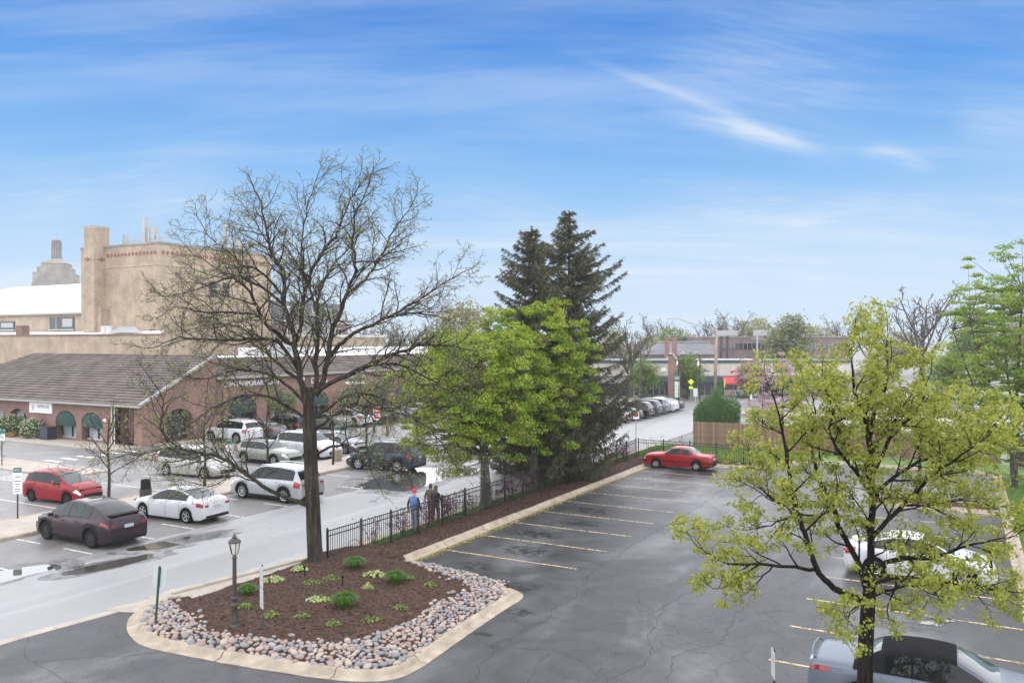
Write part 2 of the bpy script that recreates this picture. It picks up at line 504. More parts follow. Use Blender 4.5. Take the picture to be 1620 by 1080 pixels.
# ---- painted lines, each a part of the surface it lies on
def line(parent, b0, b1, a, wd, m, name='parking_line', tilt=0.0, jit=True):
    n = 14
    vs_ = []
    for i in range(n + 1):
        t = i / n; b = b0 + (b1 - b0) * t; a_ = a + tilt * t
        j = rng.uniform(-.006, .006)
        vs_.append(((b, a_ - wd / 2 + j, 0), (b, a_ + wd / 2 + j, 0)))
    mb = MB()
    for i in range(n): mb.poly([vs_[i][0], vs_[i + 1][0], vs_[i + 1][1], vs_[i][1]])
    o = mb.build(name, m, parent); o.location = (0, 0, .004)
    return o


for k in range(9): line(lot, -17.55, -11.95, 26.45 + 2.735 * k, .105, M_yellow)
for k in range(-1, 9):
    if k == -1: line(lot, -4.3, -2.2, 18.5, .105, M_yellow)
    else: line(lot, -4.3, 1.45, 21.25 + 2.8 * k, .105, M_yellow)
for a in (16.7, 19.5, 22.2, 24.2, 26.9, 29.7, 32.4, 35.2, 38.0, 43.2, 75, 77.7, 80.4, 83.1, 85.8, 88.5, 91.2):
    line(stalls, -33.6, -31.9 + rng.uniform(-.4, .4), a, .1, M_white)
    line(stalls, -30.6 + rng.uniform(-.5, .3), -28.75, a, .1, M_white)
for k in range(12): line(farlot, -42.9, -37.5, 18.4 + 2.8 * k, .1, M_white)
for k in range(12): line(farlot, -53.0, -48.2, 47.0 + 2.7 * k, .1, M_white)
for k in range(6): line(farlot, -54.3, -52.6, 33.4 + 1.15 * k, .42, M_white, 'crosswalk_bar')
for k in range(5): line(farlot, -50 + k * .0, -44.2, 27.4 + .42 * k, .12, M_white, 'hatch_line', tilt=.5)

# ---- long cracks and seams in the lot, each a thin tar-dark strip
M_crack = mat('crack_fill', (.022, .022, .022), .8, vary=.2)
def crack(pts, wd=.018, wig=.10, seed=0):
    P = [Vector((b, a, 0)) for b, a in pts]; Q = resample_line(P, .12); mb = MB(); rr_ = random.Random(seed)
    for i, q in enumerate(Q):
        t = (Q[min(i + 1, len(Q) - 1)] - Q[max(0, i - 1)]).normalized(); nn_ = Vector((-t.y, t.x, 0))
        o_ = nn_ * (mnoise.noise(q * .9 + Vector((seed, 0, 0))) * wig + mnoise.noise(q * 4 + Vector((0, seed, 0))) * wig * .35)
        w_ = wd * (.35 + .9 * abs(mnoise.noise(q * 2.3 + Vector((0, 0, seed)))) + .25 * rr_.random())
        mb.v += [tuple(q + o_ - nn_ * w_ / 2), tuple(q + o_ + nn_ * w_ / 2)]
    for i in range(len(Q) - 1): mb.f.append((2 * i, 2 * i + 2, 2 * i + 3, 2 * i + 1))
    o = mb.build('crack', M_crack, lot); o.location = (0, 0, .003); return o
def resample_line(P, step):
    out = [P[0].copy()]
    for a, b in zip(P[:-1], P[1:]):
        n = max(1, int((b - a).length / step))
        for i in range(1, n + 1): out.append(a.lerp(b, i / n))
    return out
crack([(-11.3, 25.5), (-11.4, 33), (-11.2, 39), (-11.5, 45)], .035, .12, 1)
crack([(-11.2, 25.8), (-10.6, 22.5), (-10.9, 19), (-9.8, 15)], .025, .35, 2)
crack([(-7.4, 16), (-7.2, 20), (-7.9, 24), (-7.5, 28), (-8.0, 33)], .024, .3, 3)
crack([(-10.7, 21.5), (-9.2, 21.0), (-8.0, 22.5), (-7.3, 21.8)], .018, .3, 4)
crack([(-14.5, 20.5), (-12.5, 21.2), (-10.7, 20.6)], .02, .3, 5)
crack([(-13.2, 17.8), (-12.0, 19.2), (-10.8, 18.6), (-9.4, 19.4), (-7.6, 18.4)], .018, .35, 6)
crack([(-9.4, 19.4), (-9.0, 17.2), (-8.2, 15.5)], .016, .3, 7)
crack([(-7.6, 24.4), (-6.0, 25.2), (-5.2, 24.6), (-4.4, 25.5)], .018, .3, 8)
crack([(-6.0, 25.2), (-5.6, 22.6), (-6.4, 20.0), (-5.8, 17)], .02, .3, 9)
crack([(-9.0, 26.4), (-8.2, 27.2), (-7.6, 26.6)], .016, .25, 10)
crack([(-22.6, 13.4), (-20.8, 12.3), (-18.4, 11.9), (-16.0, 12.6)], .02, .12, 11)
crack([(-21.2, 11.4), (-18.8, 13.6), (-17.9, 14.4)], .016, .15, 12)

# ---- puddles
M_puddle = bpy.data.materials.new('puddle_water'); M_puddle.use_nodes = True
_t = NT(M_puddle.node_tree); _b = _t.n['Principled BSDF']
_b.inputs['Base Color'].default_value = (.055, .05, .042, 1); _b.inputs['Roughness'].default_value = .025; _b.inputs['Specular IOR Level'].default_value = .9; _b.inputs['IOR'].default_value = 1.45


M_damp = bpy.data.materials.new('damp_tarmac'); M_damp.use_nodes = True
_t = NT(M_damp.node_tree); _b = _t.n['Principled BSDF']; _b.inputs['Base Color'].default_value = (.09, .088, .084, 1); _b.inputs['Roughness'].default_value = .35
_tc = _t.new('ShaderNodeTexCoord'); _tr = _t.new('ShaderNodeBsdfTransparent'); _mx = _t.new('ShaderNodeMixShader')
_t.put(_mx.inputs[0], _t.mapr(_t.noise(_tc.outputs['Object'], .9, 6, .7), .38, .68, 0, .85)); _t.l.new(_tr.outputs[0], _mx.inputs[1]); _t.l.new(_b.outputs[0], _mx.inputs[2]); _t.l.new(_mx.outputs[0], _t.n['Material Output'].inputs['Surface'])


def puddle(px, z=.010):
    P = [G(x, y) for x, y in px]
    # soften the outline with noise
    Q = []
    for i in range(len(P)):
        a, b = P[i], P[(i + 1) % len(P)]; pa, nb = P[i - 1], P[(i + 2) % len(P)]
        for k in range(16):
            t = k / 16
            q = .5 * ((2 * a) + (b - pa) * t + (2 * pa - 5 * a + 4 * b - nb) * t * t + (3 * a - pa - 3 * b + nb) * t ** 3)
            d = mnoise.noise(q * 1.1) * .3 + mnoise.noise(q * 3.4) * .14 + mnoise.noise(q * 9) * .05
            Q.append(q + Vector((d, d * .8, 0)))
    c_ = sum((q for q in Q), Vector()) / len(Q)
    H_ = [c_ + (q - c_) * 1.28 + (q - c_).normalized() * (.25 + .5 * mnoise.noise(q * .8)) for q in Q]
    sheet('damp_patch', H_, z - .003, M_damp, ba=False)
    return sheet('puddle', Q, z, M_puddle, ba=False)


puddle([(563, 771), (590, 757), (620, 748), (640, 741), (700, 740), (765, 742), (762, 748), (722, 755), (690, 762), (668, 771), (640, 777), (600, 774)])
puddle([(-30, 914), (0, 904), (45, 896), (88, 893), (96, 899), (50, 909), (0, 922), (-30, 930)])
puddle([(205, 868), (260, 855), (330, 844), (348, 848), (290, 861), (235, 871)])
puddle([(95, 906), (150, 893), (236, 876), (240, 883), (180, 898), (120, 909)])
puddle([(700, 722), (760, 718), (850, 716), (845, 722), (780, 727), (715, 728)])
puddle([(1452, 985), (1470, 979), (1492, 980), (1508, 983), (1494, 987), (1488, 991), (1466, 990)])

# ---- kerbs: swept in poured lengths with open joints
def resample(P, step):
    out = [P[0].copy()]
    d = 0.0
    for a, b in zip(P[:-1], P[1:]):
        L = (b - a).length; n = max(1, int(L / step))
        for i in range(1, n + 1): out.append(a.lerp(b, i / n))
    return out


def smooth_path(P, it=2, closed=False):
    for _ in range(it):
        Q = [P[0]]
        for a, b in zip(P[:-1], P[1:]): Q += [a.lerp(b, .25), a.lerp(b, .75)]
        Q.append(P[-1]); P = Q
    return P


ROLL = [(0, -.06), (0, .014), (.20, .022), (.25, .045), (.29, .11), (.33, .142), (.37, .15), (.43, .148), (.46, .13), (.47, -.06)]
BLOCK = [(0, -.06), (0, .10), (.02, .13), (.05, .14), (.15, .14), (.17, .12), (.17, -.06)]


def kerb(px_or_pts, prof, m=M_conc_kerb, length=2.6, z=0.0, name='kerb', gap=.02, step=.2, rough=.006):
    """path runs so that the raised side lies to its left"""
    root = bpy.data.objects.new(name, None); link(root); root['kind'] = 'structure'
    P = resample([Vector((p[0], p[1], 0)) for p in px_or_pts], step)
    n = len(P); per = max(2, int(length / step)); i = 0
    T = []
    for k in range(n):
        t = (P[min(k + 1, n - 1)] - P[max(k - 1, 0)]).normalized(); T.append(Vector((-t.y, t.x, 0)))
    while i < n - 1:
        j = min(n - 1, i + per)
        if n - 1 - j < per * .4: j = n - 1
        mb = MB(); c = len(prof)
        dz = rng.uniform(-.006, .006)
        for k in range(i, j + 1):
            p = P[k].copy()
            if k == j and j < n - 1: p = p.lerp(P[k - 1], min(.5, gap / step))
            for o_, h in prof:
                jit = mnoise.noise(Vector((p.x * 2, p.y * 2, o_ * 9))) * rough * 2
                q = p + T[k] * (o_ + jit); mb.v.append((q.x, q.y, z + h + (dz + jit if h > 0 else 0)))
        for k in range(j - i):
            for q in range(c - 1):
                mb.f.append((k * c + q, (k + 1) * c + q, (k + 1) * c + q + 1, k * c + q + 1))
        mb.f.append(tuple(reversed(range(c)))); mb.f.append(tuple((j - i) * c + q for q in range(c)))
        mb.build('kerb_segment', m, root, smooth=True, ang=35)
        i = j
    return root


def ba_pts(L): return [AB(b, a) for b, a in L]


bed_out = [G(x, y) for x, y in [(270, 945), (228, 958), (206, 974), (199, 988), (204, 1007), (228, 1024), (293, 1037), (369, 1052), (474, 1068), (530, 1076), (582, 1079),
                                 (625, 1075), (660, 1061), (702, 1031), (760, 990), (800, 963), (823, 950), (829, 943), (824, 937), (806, 930)]]
bed_out_s = smooth_path(bed_out, 2)
kerb(bed_out_s, ROLL, length=2.9)
kerb(ba_pts([(-17.62, 51.9), (-17.62, 24.6), (-17.9, 24.05)])[::-1], ROLL, length=3.0)
kerb(smooth_path(ba_pts([(-17.6, 52.1), (-12.4, 52.1), (-11.0, 52.6), (-10.2, 54.2), (-9.6, 56.3), (-8.4, 57.0), (-6, 57.0), (1.6, 57.0)]), 2)[::1], ROLL, length=3.0)
kerb(ba_pts([(1.5, 56.8), (1.5, 8)])[::-1][::-1], ROLL, length=3.0)
# median between the rows of stalls and the kerb along the street
kerb(smooth_path(ba_pts([(-33.75, 2), (-33.75, 46), (-34.3, 47.6), (-35.5, 48.2), (-36.8, 47.6), (-37.3, 46), (-37.3, 2)]), 1), BLOCK, length=3.0)
kerb(ba_pts([(-21.0, 62), (-21.0, 24), (-21.93, 18.3), (-22.0, 17.6)])[::1], [(0, -.06), (0, .07), (.02, .09), (.13, .09), (.15, .07), (.15, -.06)], m=M_conc, length=3.0)
kerb(ba_pts([(-22.1, 17.0), (-22.55, 13.2), (-23.0, 4), (-23.4, -10)]), [(0, -.05), (0, .012), (.34, .016), (.36, -.05)], m=M_conc, name='gutter', length=3.0)
kerb(ba_pts([(-21.02, 62), (-21.02, 24), (-21.95, 18.3), (-22.1, 17.0)])[::-1], [(0, -.05), (0, .008), (.34, .010), (.34, -.05)], m=M_conc, name='gutter', length=3.0)

# concrete apron at the driveway corner
sheet('apron', [G(x, y) for x, y in [(166, 964), (300, 932), (375, 912), (487, 882), (516, 889), (451, 908), (375, 930), (300, 951), (262, 962), (226, 974), (204, 984), (214, 969), (181, 968)]], .013, M_conc, ba=False)
# carriage walk behind the fence
strip = sheet('carriage_walk', [(-21.0 + .16, 21), (-21.0 + .16, 62), (-20.45, 62), (-20.45, 21)], .07, M_conc)
sheet('grass_verge', [(-20.45, 25.5), (-20.45, 62), (-19.75, 62), (-19.75, 25.5)], .075, M_grass)


# ---- paved walks as single slabs
def slabs(name, b0, b1, a0, a1, nb, na, z=.12, label=None, gap=.018, m=M_walk, thick=.14):
    root = bpy.data.objects.new(name, None); link(root); root['kind'] = 'structure'; root.rotation_euler = (0, 0, LOT)
    db, da = (b1 - b0) / nb, (a1 - a0) / na
    base_ = MB().box(b0 + .03, b1 - .03, a0 + .03, a1 - .03, -.05, z - .03).build('slab_bed', mat('joint_dirt', (.06, .05, .04), .9), root)
    me = None
    for i in range(nb):
        for j in range(na):
            if me is None:
                mb = MB(); x, y = db / 2 - gap / 2, da / 2 - gap / 2; e = .012
                mb.hexa([(-x, -y, -thick), (x, -y, -thick), (x, y, -thick), (-x, y, -thick)], [(-x, -y, -e), (x, -y, -e), (x, y, -e), (-x, y, -e)])
                mb.hexa([(-x, -y, -e), (x, -y, -e), (x, y, -e), (-x, y, -e)], [(-x + e, -y + e, 0), (x - e, -y + e, 0), (x - e, y - e, 0), (-x + e, y - e, 0)])
                me = mb.mesh('slab')
            o = place('slab', me, m, root); o.location = (b0 + (i + .5) * db, a0 + (j + .5) * da, z + rng.uniform(-.004, .004))
    return root


slabs('median_sidewalk', -37.1, -33.93, 6, 46.2, 2, 24, .125)
slabs('plaza_walk', -72, -46, 29.6, 32.4, 14, 2, .10)
slabs('building_walk', -86, -54.4, 38.2, 40.9, 14, 1, .10)
slabs('strip_walk', -54.6, -53.1, 42.0, 100, 1, 28, .10)
slabs('far_sidewalk', -19, 45, 92.2, 95.0, 22, 1, .08)

# ---- planting bed with cobble edge
def inside(p, poly):
    c = False; j = len(poly) - 1
    for i in range(len(poly)):
        if (poly[i].y > p[1]) != (poly[j].y > p[1]) and p[0] < (poly[j].x - poly[i].x) * (p[1] - poly[i].y) / (poly[j].y - poly[i].y) + poly[i].x: c = not c
        j = i
    return c


def dist_poly(p, poly, closed=True):
    best = 9e9; v = Vector((p[0], p[1], 0)); n = len(poly)
    for i in range(n if closed else n - 1):
        a = poly[i]; b = poly[(i + 1) % n]; ab = b - a; t = max(0, min(1, (v - a).dot(ab) / max(1e-9, ab.length_squared)))
        best = min(best, (a + ab * t - v).length)
    return best


bed_in = []
for k, p in enumerate(bed_out_s):
    t = (bed_out_s[min(k + 1, len(bed_out_s) - 1)] - bed_out_s[max(k - 1, 0)]).normalized()
    bed_in.append(p + Vector((-t.y, t.x, 0)) * .40)
bed_poly = bed_in + [G(x, y) for x, y in [(806, 928), (740, 912), (680, 902), (634, 896), (606, 890)]] + ba_pts([(-17.9, 24.4), (-18.1, 25), (-19.9, 25), (-20.6, 24.0), (-20.9, 22.6)]) + [G(x, y) for x, y in [(451, 908), (375, 930), (300, 951)]]
mulch_poly = [G(x, y, .32 if y > 968 else (.18 if y > 940 or x > 640 else 0)) for x, y in [(270, 946), (281, 964), (314, 981), (348, 995), (390, 1002), (453, 1006), (520, 1012), (547, 1013), (613, 995), (658, 973), (702, 951), (747, 938), (735, 922), (680, 909), (636, 898), (606, 880), (560, 868), (514, 868), (451, 896), (375, 917), (300, 938)]]


def mulch_h(x, y):
    d = dist_poly((x, y), bed_in, False)
    h = .10 + .26 * (1 - math.exp(-d / 1.6))
    dd = dist_poly((x, y), bed_poly)
    h = h * min(1, .25 + dd / .5) if dd < .4 and d > .5 else h
    q = Vector((x, y, 0))
    return h + .035 * mnoise.noise(q * 1.3) + .03 * mnoise.noise(q * 5) + .012 * mnoise.noise(q * 14)


xs = [p.x for p in bed_poly]; ys = [p.y for p in bed_poly]
st = .13; nx = int((max(xs) - min(xs)) / st) + 3; ny = int((max(ys) - min(ys)) / st) + 3
idx = {}; mb = MB()
grid_in = [[inside((min(xs) - st + i * st, min(ys) - st + j * st), bed_poly) for j in range(ny)] for i in range(nx)]
for i in range(nx - 1):
    for j in range(ny - 1):
        if any(grid_in[i + p][j + q] for p in (0, 1) for q in (0, 1)):
            f = []
            for p, q in ((0, 0), (1, 0), (1, 1), (0, 1)):
                key = (i + p, j + q)
                if key not in idx:
                    x, y = min(xs) - st + key[0] * st, min(ys) - st + key[1] * st
                    idx[key] = len(mb.v); mb.v.append((x, y, mulch_h(x, y) if grid_in[key[0]][key[1]] else -.02))
                f.append(idx[key])
            mb.f.append(tuple(f))
bed = mb.build('planting_bed', M_mulch, smooth=True); bed['kind'] = 'structure'

# cobbles
M_cobble = bpy.data.materials.new('cobble'); M_cobble.use_nodes = True
t = NT(M_cobble.node_tree); b = t.n['Principled BSDF']; oi = t.new('ShaderNodeObjectInfo'); gg = t.new('ShaderNodeNewGeometry'); tcn = t.new('ShaderNodeTexCoord')
rv = t.m('FRACT', t.m('ADD', t.m('MULTIPLY', oi.outputs['Random'], 3.7), gg.outputs['Random Per Island']))
cc = t.ramp(rv, [(0, (.27, .25, .235)), (.16, (.36, .26, .22)), (.30, (.44, .32, .27)), (.42, (.23, .235, .245)), (.55, (.42, .36, .32)), (.68, (.34, .22, .19)), (.78, (.28, .30, .30)), (.88, (.46, .39, .29)), (1, (.50, .46, .42))], 'CONSTANT')
nn = t.noise(tcn.outputs['Object'], 22, 5, .65)
vm = t.new('ShaderNodeVectorMath', operation='SCALE'); t.put(vm.inputs[0], cc); t.put(vm.inputs['Scale'], t.mapr(nn, .25, .75, .52, .98)); t.put(b.inputs['Base Color'], vm.outputs[0])
b.inputs['Roughness'].default_value = .55


def pebble_mesh(seed):
    r_ = random.Random(seed); bm = bmesh.new(); bmesh.ops.create_icosphere(bm, subdivisions=2, radius=1)
    sx, sy, sz = r_.uniform(.95, 1.3), r_.uniform(.75, .98), r_.uniform(.58, .8)
    for v in bm.verts:
        d = 1 + .16 * mnoise.noise(v.co * 1.1 + Vector((seed * 7.1, 0, 0))) + .06 * mnoise.noise(v.co * 2.6 + Vector((0, seed * 3.3, 0)))
        v.co = Vector((v.co.x * sx, v.co.y * sy, v.co.z * sz)) * d
    me = bpy.data.meshes.new('stone'); bm.to_mesh(me); bm.free()
    me.polygons.foreach_set('use_smooth', [True] * len(me.polygons)); me.materials.append(M_cobble); return me


pebs = [pebble_mesh(i) for i in range(9)]
cand = []
tries = 0
cell = {}
while tries < 52000:
    tries += 1
    x = rng.uniform(min(xs), max(xs)); y = rng.uniform(min(ys), max(ys))
    if not inside((x, y), bed_poly): continue
    dk = dist_poly((x, y), bed_in, False)
    inm = inside((x, y), mulch_poly)
    if inm:
        dm = dist_poly((x, y), mulch_poly)
        if dm > .5 or rng.random() > .05 * (1 - dm / .5) or dk > 2.2: continue
    elif dk < .02: continue
    if y > 29.5: continue
    r_ = (.100 if dk < .45 else .078) * rng.uniform(.55, 1.3)
    if x > -2.4: r_ *= .86
    ok = True; ci, cj = int(x / .3), int(y / .3)
    for i in (-1, 0, 1):
        for j in (-1, 0, 1):
            for (X, Y, Rr) in cell.get((ci + i, cj + j), ()):
                if (X - x) ** 2 + (Y - y) ** 2 < ((Rr + r_) * .80) ** 2: ok = False
    if ok:
        cell.setdefault((ci, cj), []).append((x, y, r_)); cand.append((x, y, r_))
cand.sort(key=lambda c: -c[2] / c[1])
Vs, Fs, n0 = [], [], 0
for k, (x, y, r_) in enumerate(cand):
    z = mulch_h(x, y) + r_ * .28
    ro = (rng.uniform(-.35, .35), rng.uniform(-.35, .35), rng.uniform(0, 6.28))
    me = pebs[rng.randrange(len(pebs))]
    if k < 300:
        o = place('stone', me, None, bed); o.location = (x, y, z); o.rotation_euler = ro; o.scale = (r_, r_, r_)
    else:
        Mx = Matrix.Translation((x, y, z)) @ Matrix(Matrix.Rotation(ro[2], 3, 'Z') @ Matrix.Rotation(ro[0], 3, 'X')).to_4x4() @ Matrix.Scale(r_, 4)
        co = np.empty(len(me.vertices) * 3); me.vertices.foreach_get('co', co); co = co.reshape(-1, 3)
        A = np.array(Mx)
        Vs.append(co @ A[:3, :3].T + A[:3, 3]); Fs.append(np.array([p.vertices[:] for p in me.polygons]) + n0); n0 += len(co)
if Vs:
    me = fast_mesh('small_stones', np.vstack(Vs), np.vstack(Fs), True); o = place('stone_fill', me, M_cobble, bed); o['kind'] = 'stuff'
print('cobbles', len(cand))

# bark chips lying on the mulch
nr = np.random.default_rng(3)


def quads(C, size, rg, flat=.5, aspect=.5, normal=None):
    """random small rhombic faces around centres C"""
    n = len(C); C = np.asarray(C)
    if normal is None:
        N = rg.normal(size=(n, 3)); N[:, 2] += flat * 4 * np.sign(.5 + np.abs(N[:, 2]))
    else: N = normal + rg.normal(size=(n, 3)) * .35
    N /= np.linalg.norm(N, axis=1, keepdims=True) + 1e-9
    T = rg.normal(size=(n, 3)); T -= N * (T * N).sum(1, keepdims=True); T /= np.linalg.norm(T, axis=1, keepdims=True) + 1e-9
    B = np.cross(N, T); s = np.asarray(size).reshape(-1, 1) if hasattr(size, '__len__') else size
    a = T * s; b = B * s * aspect
    bend = N * s * .18
    V = np.stack([C - a - bend, C - b + a * .1, C + a - bend, C + b + a * .1], 1).reshape(-1, 3)
    Q = np.arange(n * 4).reshape(-1, 4)
    return V, Q


pts = []
while len(pts) < 9000:
    x = rng.uniform(min(xs), max(xs)); y = rng.uniform(min(ys), max(ys))
    if inside((x, y), mulch_poly) and inside((x, y), bed_poly): pts.append((x, y, mulch_h(x, y) + .008))
V, Q = quads(np.array(pts), nr.uniform(.018, .055, len(pts)), nr, .8, .3)
M_chip = mat('bark_chip', (.10, .058, .04), .9, vary=.4, nscale=2, island=.75, spec=.15)
o = place('bark_chips', fast_mesh('bark_chips', V, Q), M_chip, bed); o['kind'] = 'stuff'

# mulch strip under the fence
mb = MB(); na = 150; prof = [(-19.82, .0), (-19.7, .12), (-19.2, .17), (-18.6, .18), (-18.25, .15), (-18.02, .10), (-17.95, -.02)]
for i in range(na + 1):
    a = 23.6 + 29.6 * i / na
    for bb, h in prof:
        q = Vector((bb, a, 0)); mb.v.append((bb, a, h + (.03 * mnoise.noise(q * 2.2) + .02 * mnoise.noise(q * 7) if h > .05 else 0)))
c = len(prof)
for i in range(na):
    for q in range(c - 1): mb.f.append((i * c + q, i * c + q + 1, (i + 1) * c + q + 1, (i + 1) * c + q))
ms = mb.build('mulch_strip', M_mulch, smooth=True); ms.rotation_euler = (0, 0, LOT); ms['kind'] = 'structure'
pts = [(rng.uniform(-19.7, -18.05), rng.uniform(24, 53), 0) for _ in range(7000)]
pts = np.array(pts); pts[:, 2] = .19
V, Q = quads(pts, nr.uniform(.02, .06, len(pts)), nr, .8, .3)
o = place('bark_chips', fast_mesh('bark_chips', V, Q), M_chip, ms); o['kind'] = 'stuff'
bm_back = MB().box(-19.3, -11.5, 52.55, 53.7, -.02, .12).build('mulch_strip', M_mulch); bm_back.rotation_euler = (0, 0, LOT); bm_back['kind'] = 'structure'

# pale catkins washed into the gutter
pts = np.array([(-17.6 + abs(nr.normal()) * .16 + .02, 24 + 28 * nr.random() ** 1.4, .028) for _ in range(5200)])
V, Q = quads(pts, nr.uniform(.012, .04, len(pts)), nr, 1.0, .4)
o = place('fallen_catkins', fast_mesh('fallen_catkins', V, Q), mat('catkin', (.42, .34, .10), .9, vary=.3, island=.4)); o.rotation_euler = (0, 0, LOT)
tag(o, 'pale yellow fallen catkins lying in the gutter along the mulch kerb', 'catkins', kind='stuff')

# oil stains in the stalls and the wheel tracks
M_oil = bpy.data.materials.new('oil_stain'); M_oil.use_nodes = True
_t = NT(M_oil.node_tree); _b = _t.n['Principled BSDF']; _b.inputs['Base Color'].default_value = (.012, .012, .012, 1); _b.inputs['Roughness'].default_value = .4
_tc = _t.new('ShaderNodeTexCoord'); _tr = _t.new('ShaderNodeBsdfTransparent'); _mx = _t.new('ShaderNodeMixShader'); _ln = _t.new('ShaderNodeVectorMath', operation='LENGTH'); _t.put(_ln.inputs[0], _t.vmap(_tc.outputs['Generated'], loc=(-1, -1, 0), scale=(2, 2, 0)))
_al = _t.m('MULTIPLY', _t.mapr(_ln.outputs['Value'], .95, .15), _t.mapr(_t.noise(_tc.outputs['Object'], 2.5, 5, .7), .35, .7, 0, .9))
_t.put(_mx.inputs[0], _al); _t.l.new(_tr.outputs[0], _mx.inputs[1]); _t.l.new(_b.outputs[0], _mx.inputs[2]); _t.l.new(_mx.outputs[0], _t.n['Material Output'].inputs['Surface'])
for bb, aa, r_ in [(toba(G(822, 968))[0], toba(G(822, 968))[1], .45), (toba(G(764, 1003))[0], toba(G(764, 1003))[1], .3), (-15.2, 25.0, .9), (-14.6, 27.8, 1.1), (-15.6, 30.4, 1.2), (-14.8, 33.2, 1.0), (-15.4, 35.9, 1.2), (-14.6, 38.6, .9), (-15.8, 41.4, 1.0), (-14.9, 44.1, .9), (-15.5, 46.8, .9), (-1.8, 25.6, .8), (-1.2, 28.4, .9), (-1.5, 34.0, .9), (-2.2, 22.8, .7), (-12.8, 23.6, .8)]:
    o = sheet('oil_stain', [(bb + r_ * 1.5 * math.cos(q * .3927), aa + r_ * math.sin(q * .3927)) for q in range(16)], .0022, M_oil, parent=lot)

# island at the head of the right row, with the near tree on the island at its foot
for (b0, b1, a0, a1) in ((-4.3, 1.4, 43.9, 46.4), (-4.1, 1.4, 15.2, 18.2)):
    path = smooth_path(ba_pts([(b1, a0), (b0 + 1.2, a0), (b0 + .3, a0 + .35), (b0, (a0 + a1) / 2), (b0 + .3, a1 - .35), (b0 + 1.2, a1), (b1, a1)]), 2)
    kerb(path[::-1], ROLL, length=2.4)
    s_ = sheet('island_soil', [(b0 + .35, a0 + .35), (b1 - .05, a0 + .35), (b1 - .05, a1 - .35), (b0 + .35, a1 - .35)], .12, M_mulch)

# grass blades on the verge and the lawn edges
def blades(name, n, gen, hmin, hmax, m, parent=None, rg=nr):
    C = np.array([gen() for _ in range(n)]); h = rg.uniform(hmin, hmax, n); an = rg.uniform(0, 6.28, n); wd = .009 + .007 * rg.random(n)
    dx_, dy_ = np.cos(an) * wd, np.sin(an) * wd; lx = rg.normal(size=n) * h * .35; ly = rg.normal(size=n) * h * .35
    V = np.empty((n, 3, 3)); V[:, 0] = C + np.stack([dx_, dy_, 0 * h], 1); V[:, 1] = C - np.stack([dx_, dy_, 0 * h], 1); V[:, 2] = C + np.stack([lx, ly, h], 1)
    o = place(name, fast_mesh(name, V.reshape(-1, 3), np.arange(3 * n).reshape(-1, 3)), m, parent); o['kind'] = 'stuff'; return o


M_blade = leaf_mat('grass_blade', (.09, .16, .025), (.16, .24, .04), (.11, .19, .03), .3, 1.5)
o = blades('grass', 26000, lambda: (rng.uniform(-20.45, -19.72), rng.uniform(25.5, 60), .07), .05, .14, M_blade); o.rotation_euler = (0, 0, LOT)
tag(o, 'strip of short green grass growing behind the black fence', 'grass')
o = blades('grass', 16000, lambda: (rng.uniform(-19.5, -10), rng.uniform(53.8, 61.5), .05), .06, .16, M_blade); o.rotation_euler = (0, 0, LOT)
tag(o, 'patch of green grass between the black fence and wooden fence', 'grass')
o = blades('grass', 16000, lambda: (1.95 + abs(rng.gauss(0, 2.0)), rng.uniform(14, 56), .06), .06, .18, M_blade); o.rotation_euler = (0, 0, LOT)
tag(o, 'green lawn along the right kerb of the parking lot', 'grass')
# ================================================================== BUILDINGS
M_redbrick = brick_mat('red_brick', (.265, .14, .108), (.205, .103, .082), (.25, .19, .165))
M_tan = brick_mat('tan_brick', (.43, .338, .245), (.36, .276, .198), (.40, .33, .25))
M_tan2 = brick_mat('tan_brick_light', (.46, .37, .275), (.40, .31, .228), (.42, .345, .27))
M_mauve = brick_mat('mauve_brick', (.21, .145, .14), (.17, .115, .112), (.26, .21, .2))
M_stone = mat('weathered_stone', (.27, .25, .225), .85, vary=.28, nscale=.6, bump=.3, bscale=6)
M_slate = mat('slate', (.075, .088, .095), .6, vary=.2, nscale=1.5)
M_shingle = mat('shingle', (.105, .086, .077), .9, vary=.26, nscale=.9, bump=.3, bscale=25, col2=(.135, .11, .098), spec=.2)
M_whiteroof = mat('white_membrane', (.68, .68, .675), .6, vary=.05, nscale=.3)
M_trim = mat('white_trim', (.58, .565, .54), .5, vary=.06)
M_gutter = mat('gutter_metal', (.30, .29, .27), .45, vary=.08)
M_glass = mat('window_glass', (.03, .036, .04), .06, vary=.3, nscale=.8, spec=.8)
M_glass_l = mat('pale_window_glass', (.40, .47, .46), .12, vary=.22, nscale=.9, spec=.7)
M_dark = mat('dark_frame', (.018, .018, .02), .45, vary=.1)
M_awn = mat('green_awning', (.004, .036, .028), .7, vary=.2, nscale=3)
M_blackawn = mat('black_awning', (.02, .026, .03), .7, vary=.15)
M_redawn = mat('red_awning', (.62, .055, .08), .7, vary=.15)
M_diam = mat('red_tile', (.25, .10, .08), .8, vary=.2)
M_galv = mat('galvanised', (.36, .37, .37), .55, metal=.2, vary=.1)
M_panel = mat('cream_panel', (.50, .455, .40), .75, vary=.12, nscale=.8)
M_sign_w = mat('sign_white', (.82, .82, .82), .4, vary=.03)
M_ink = mat('sign_ink', (.10, .11, .13), .5, vary=0)


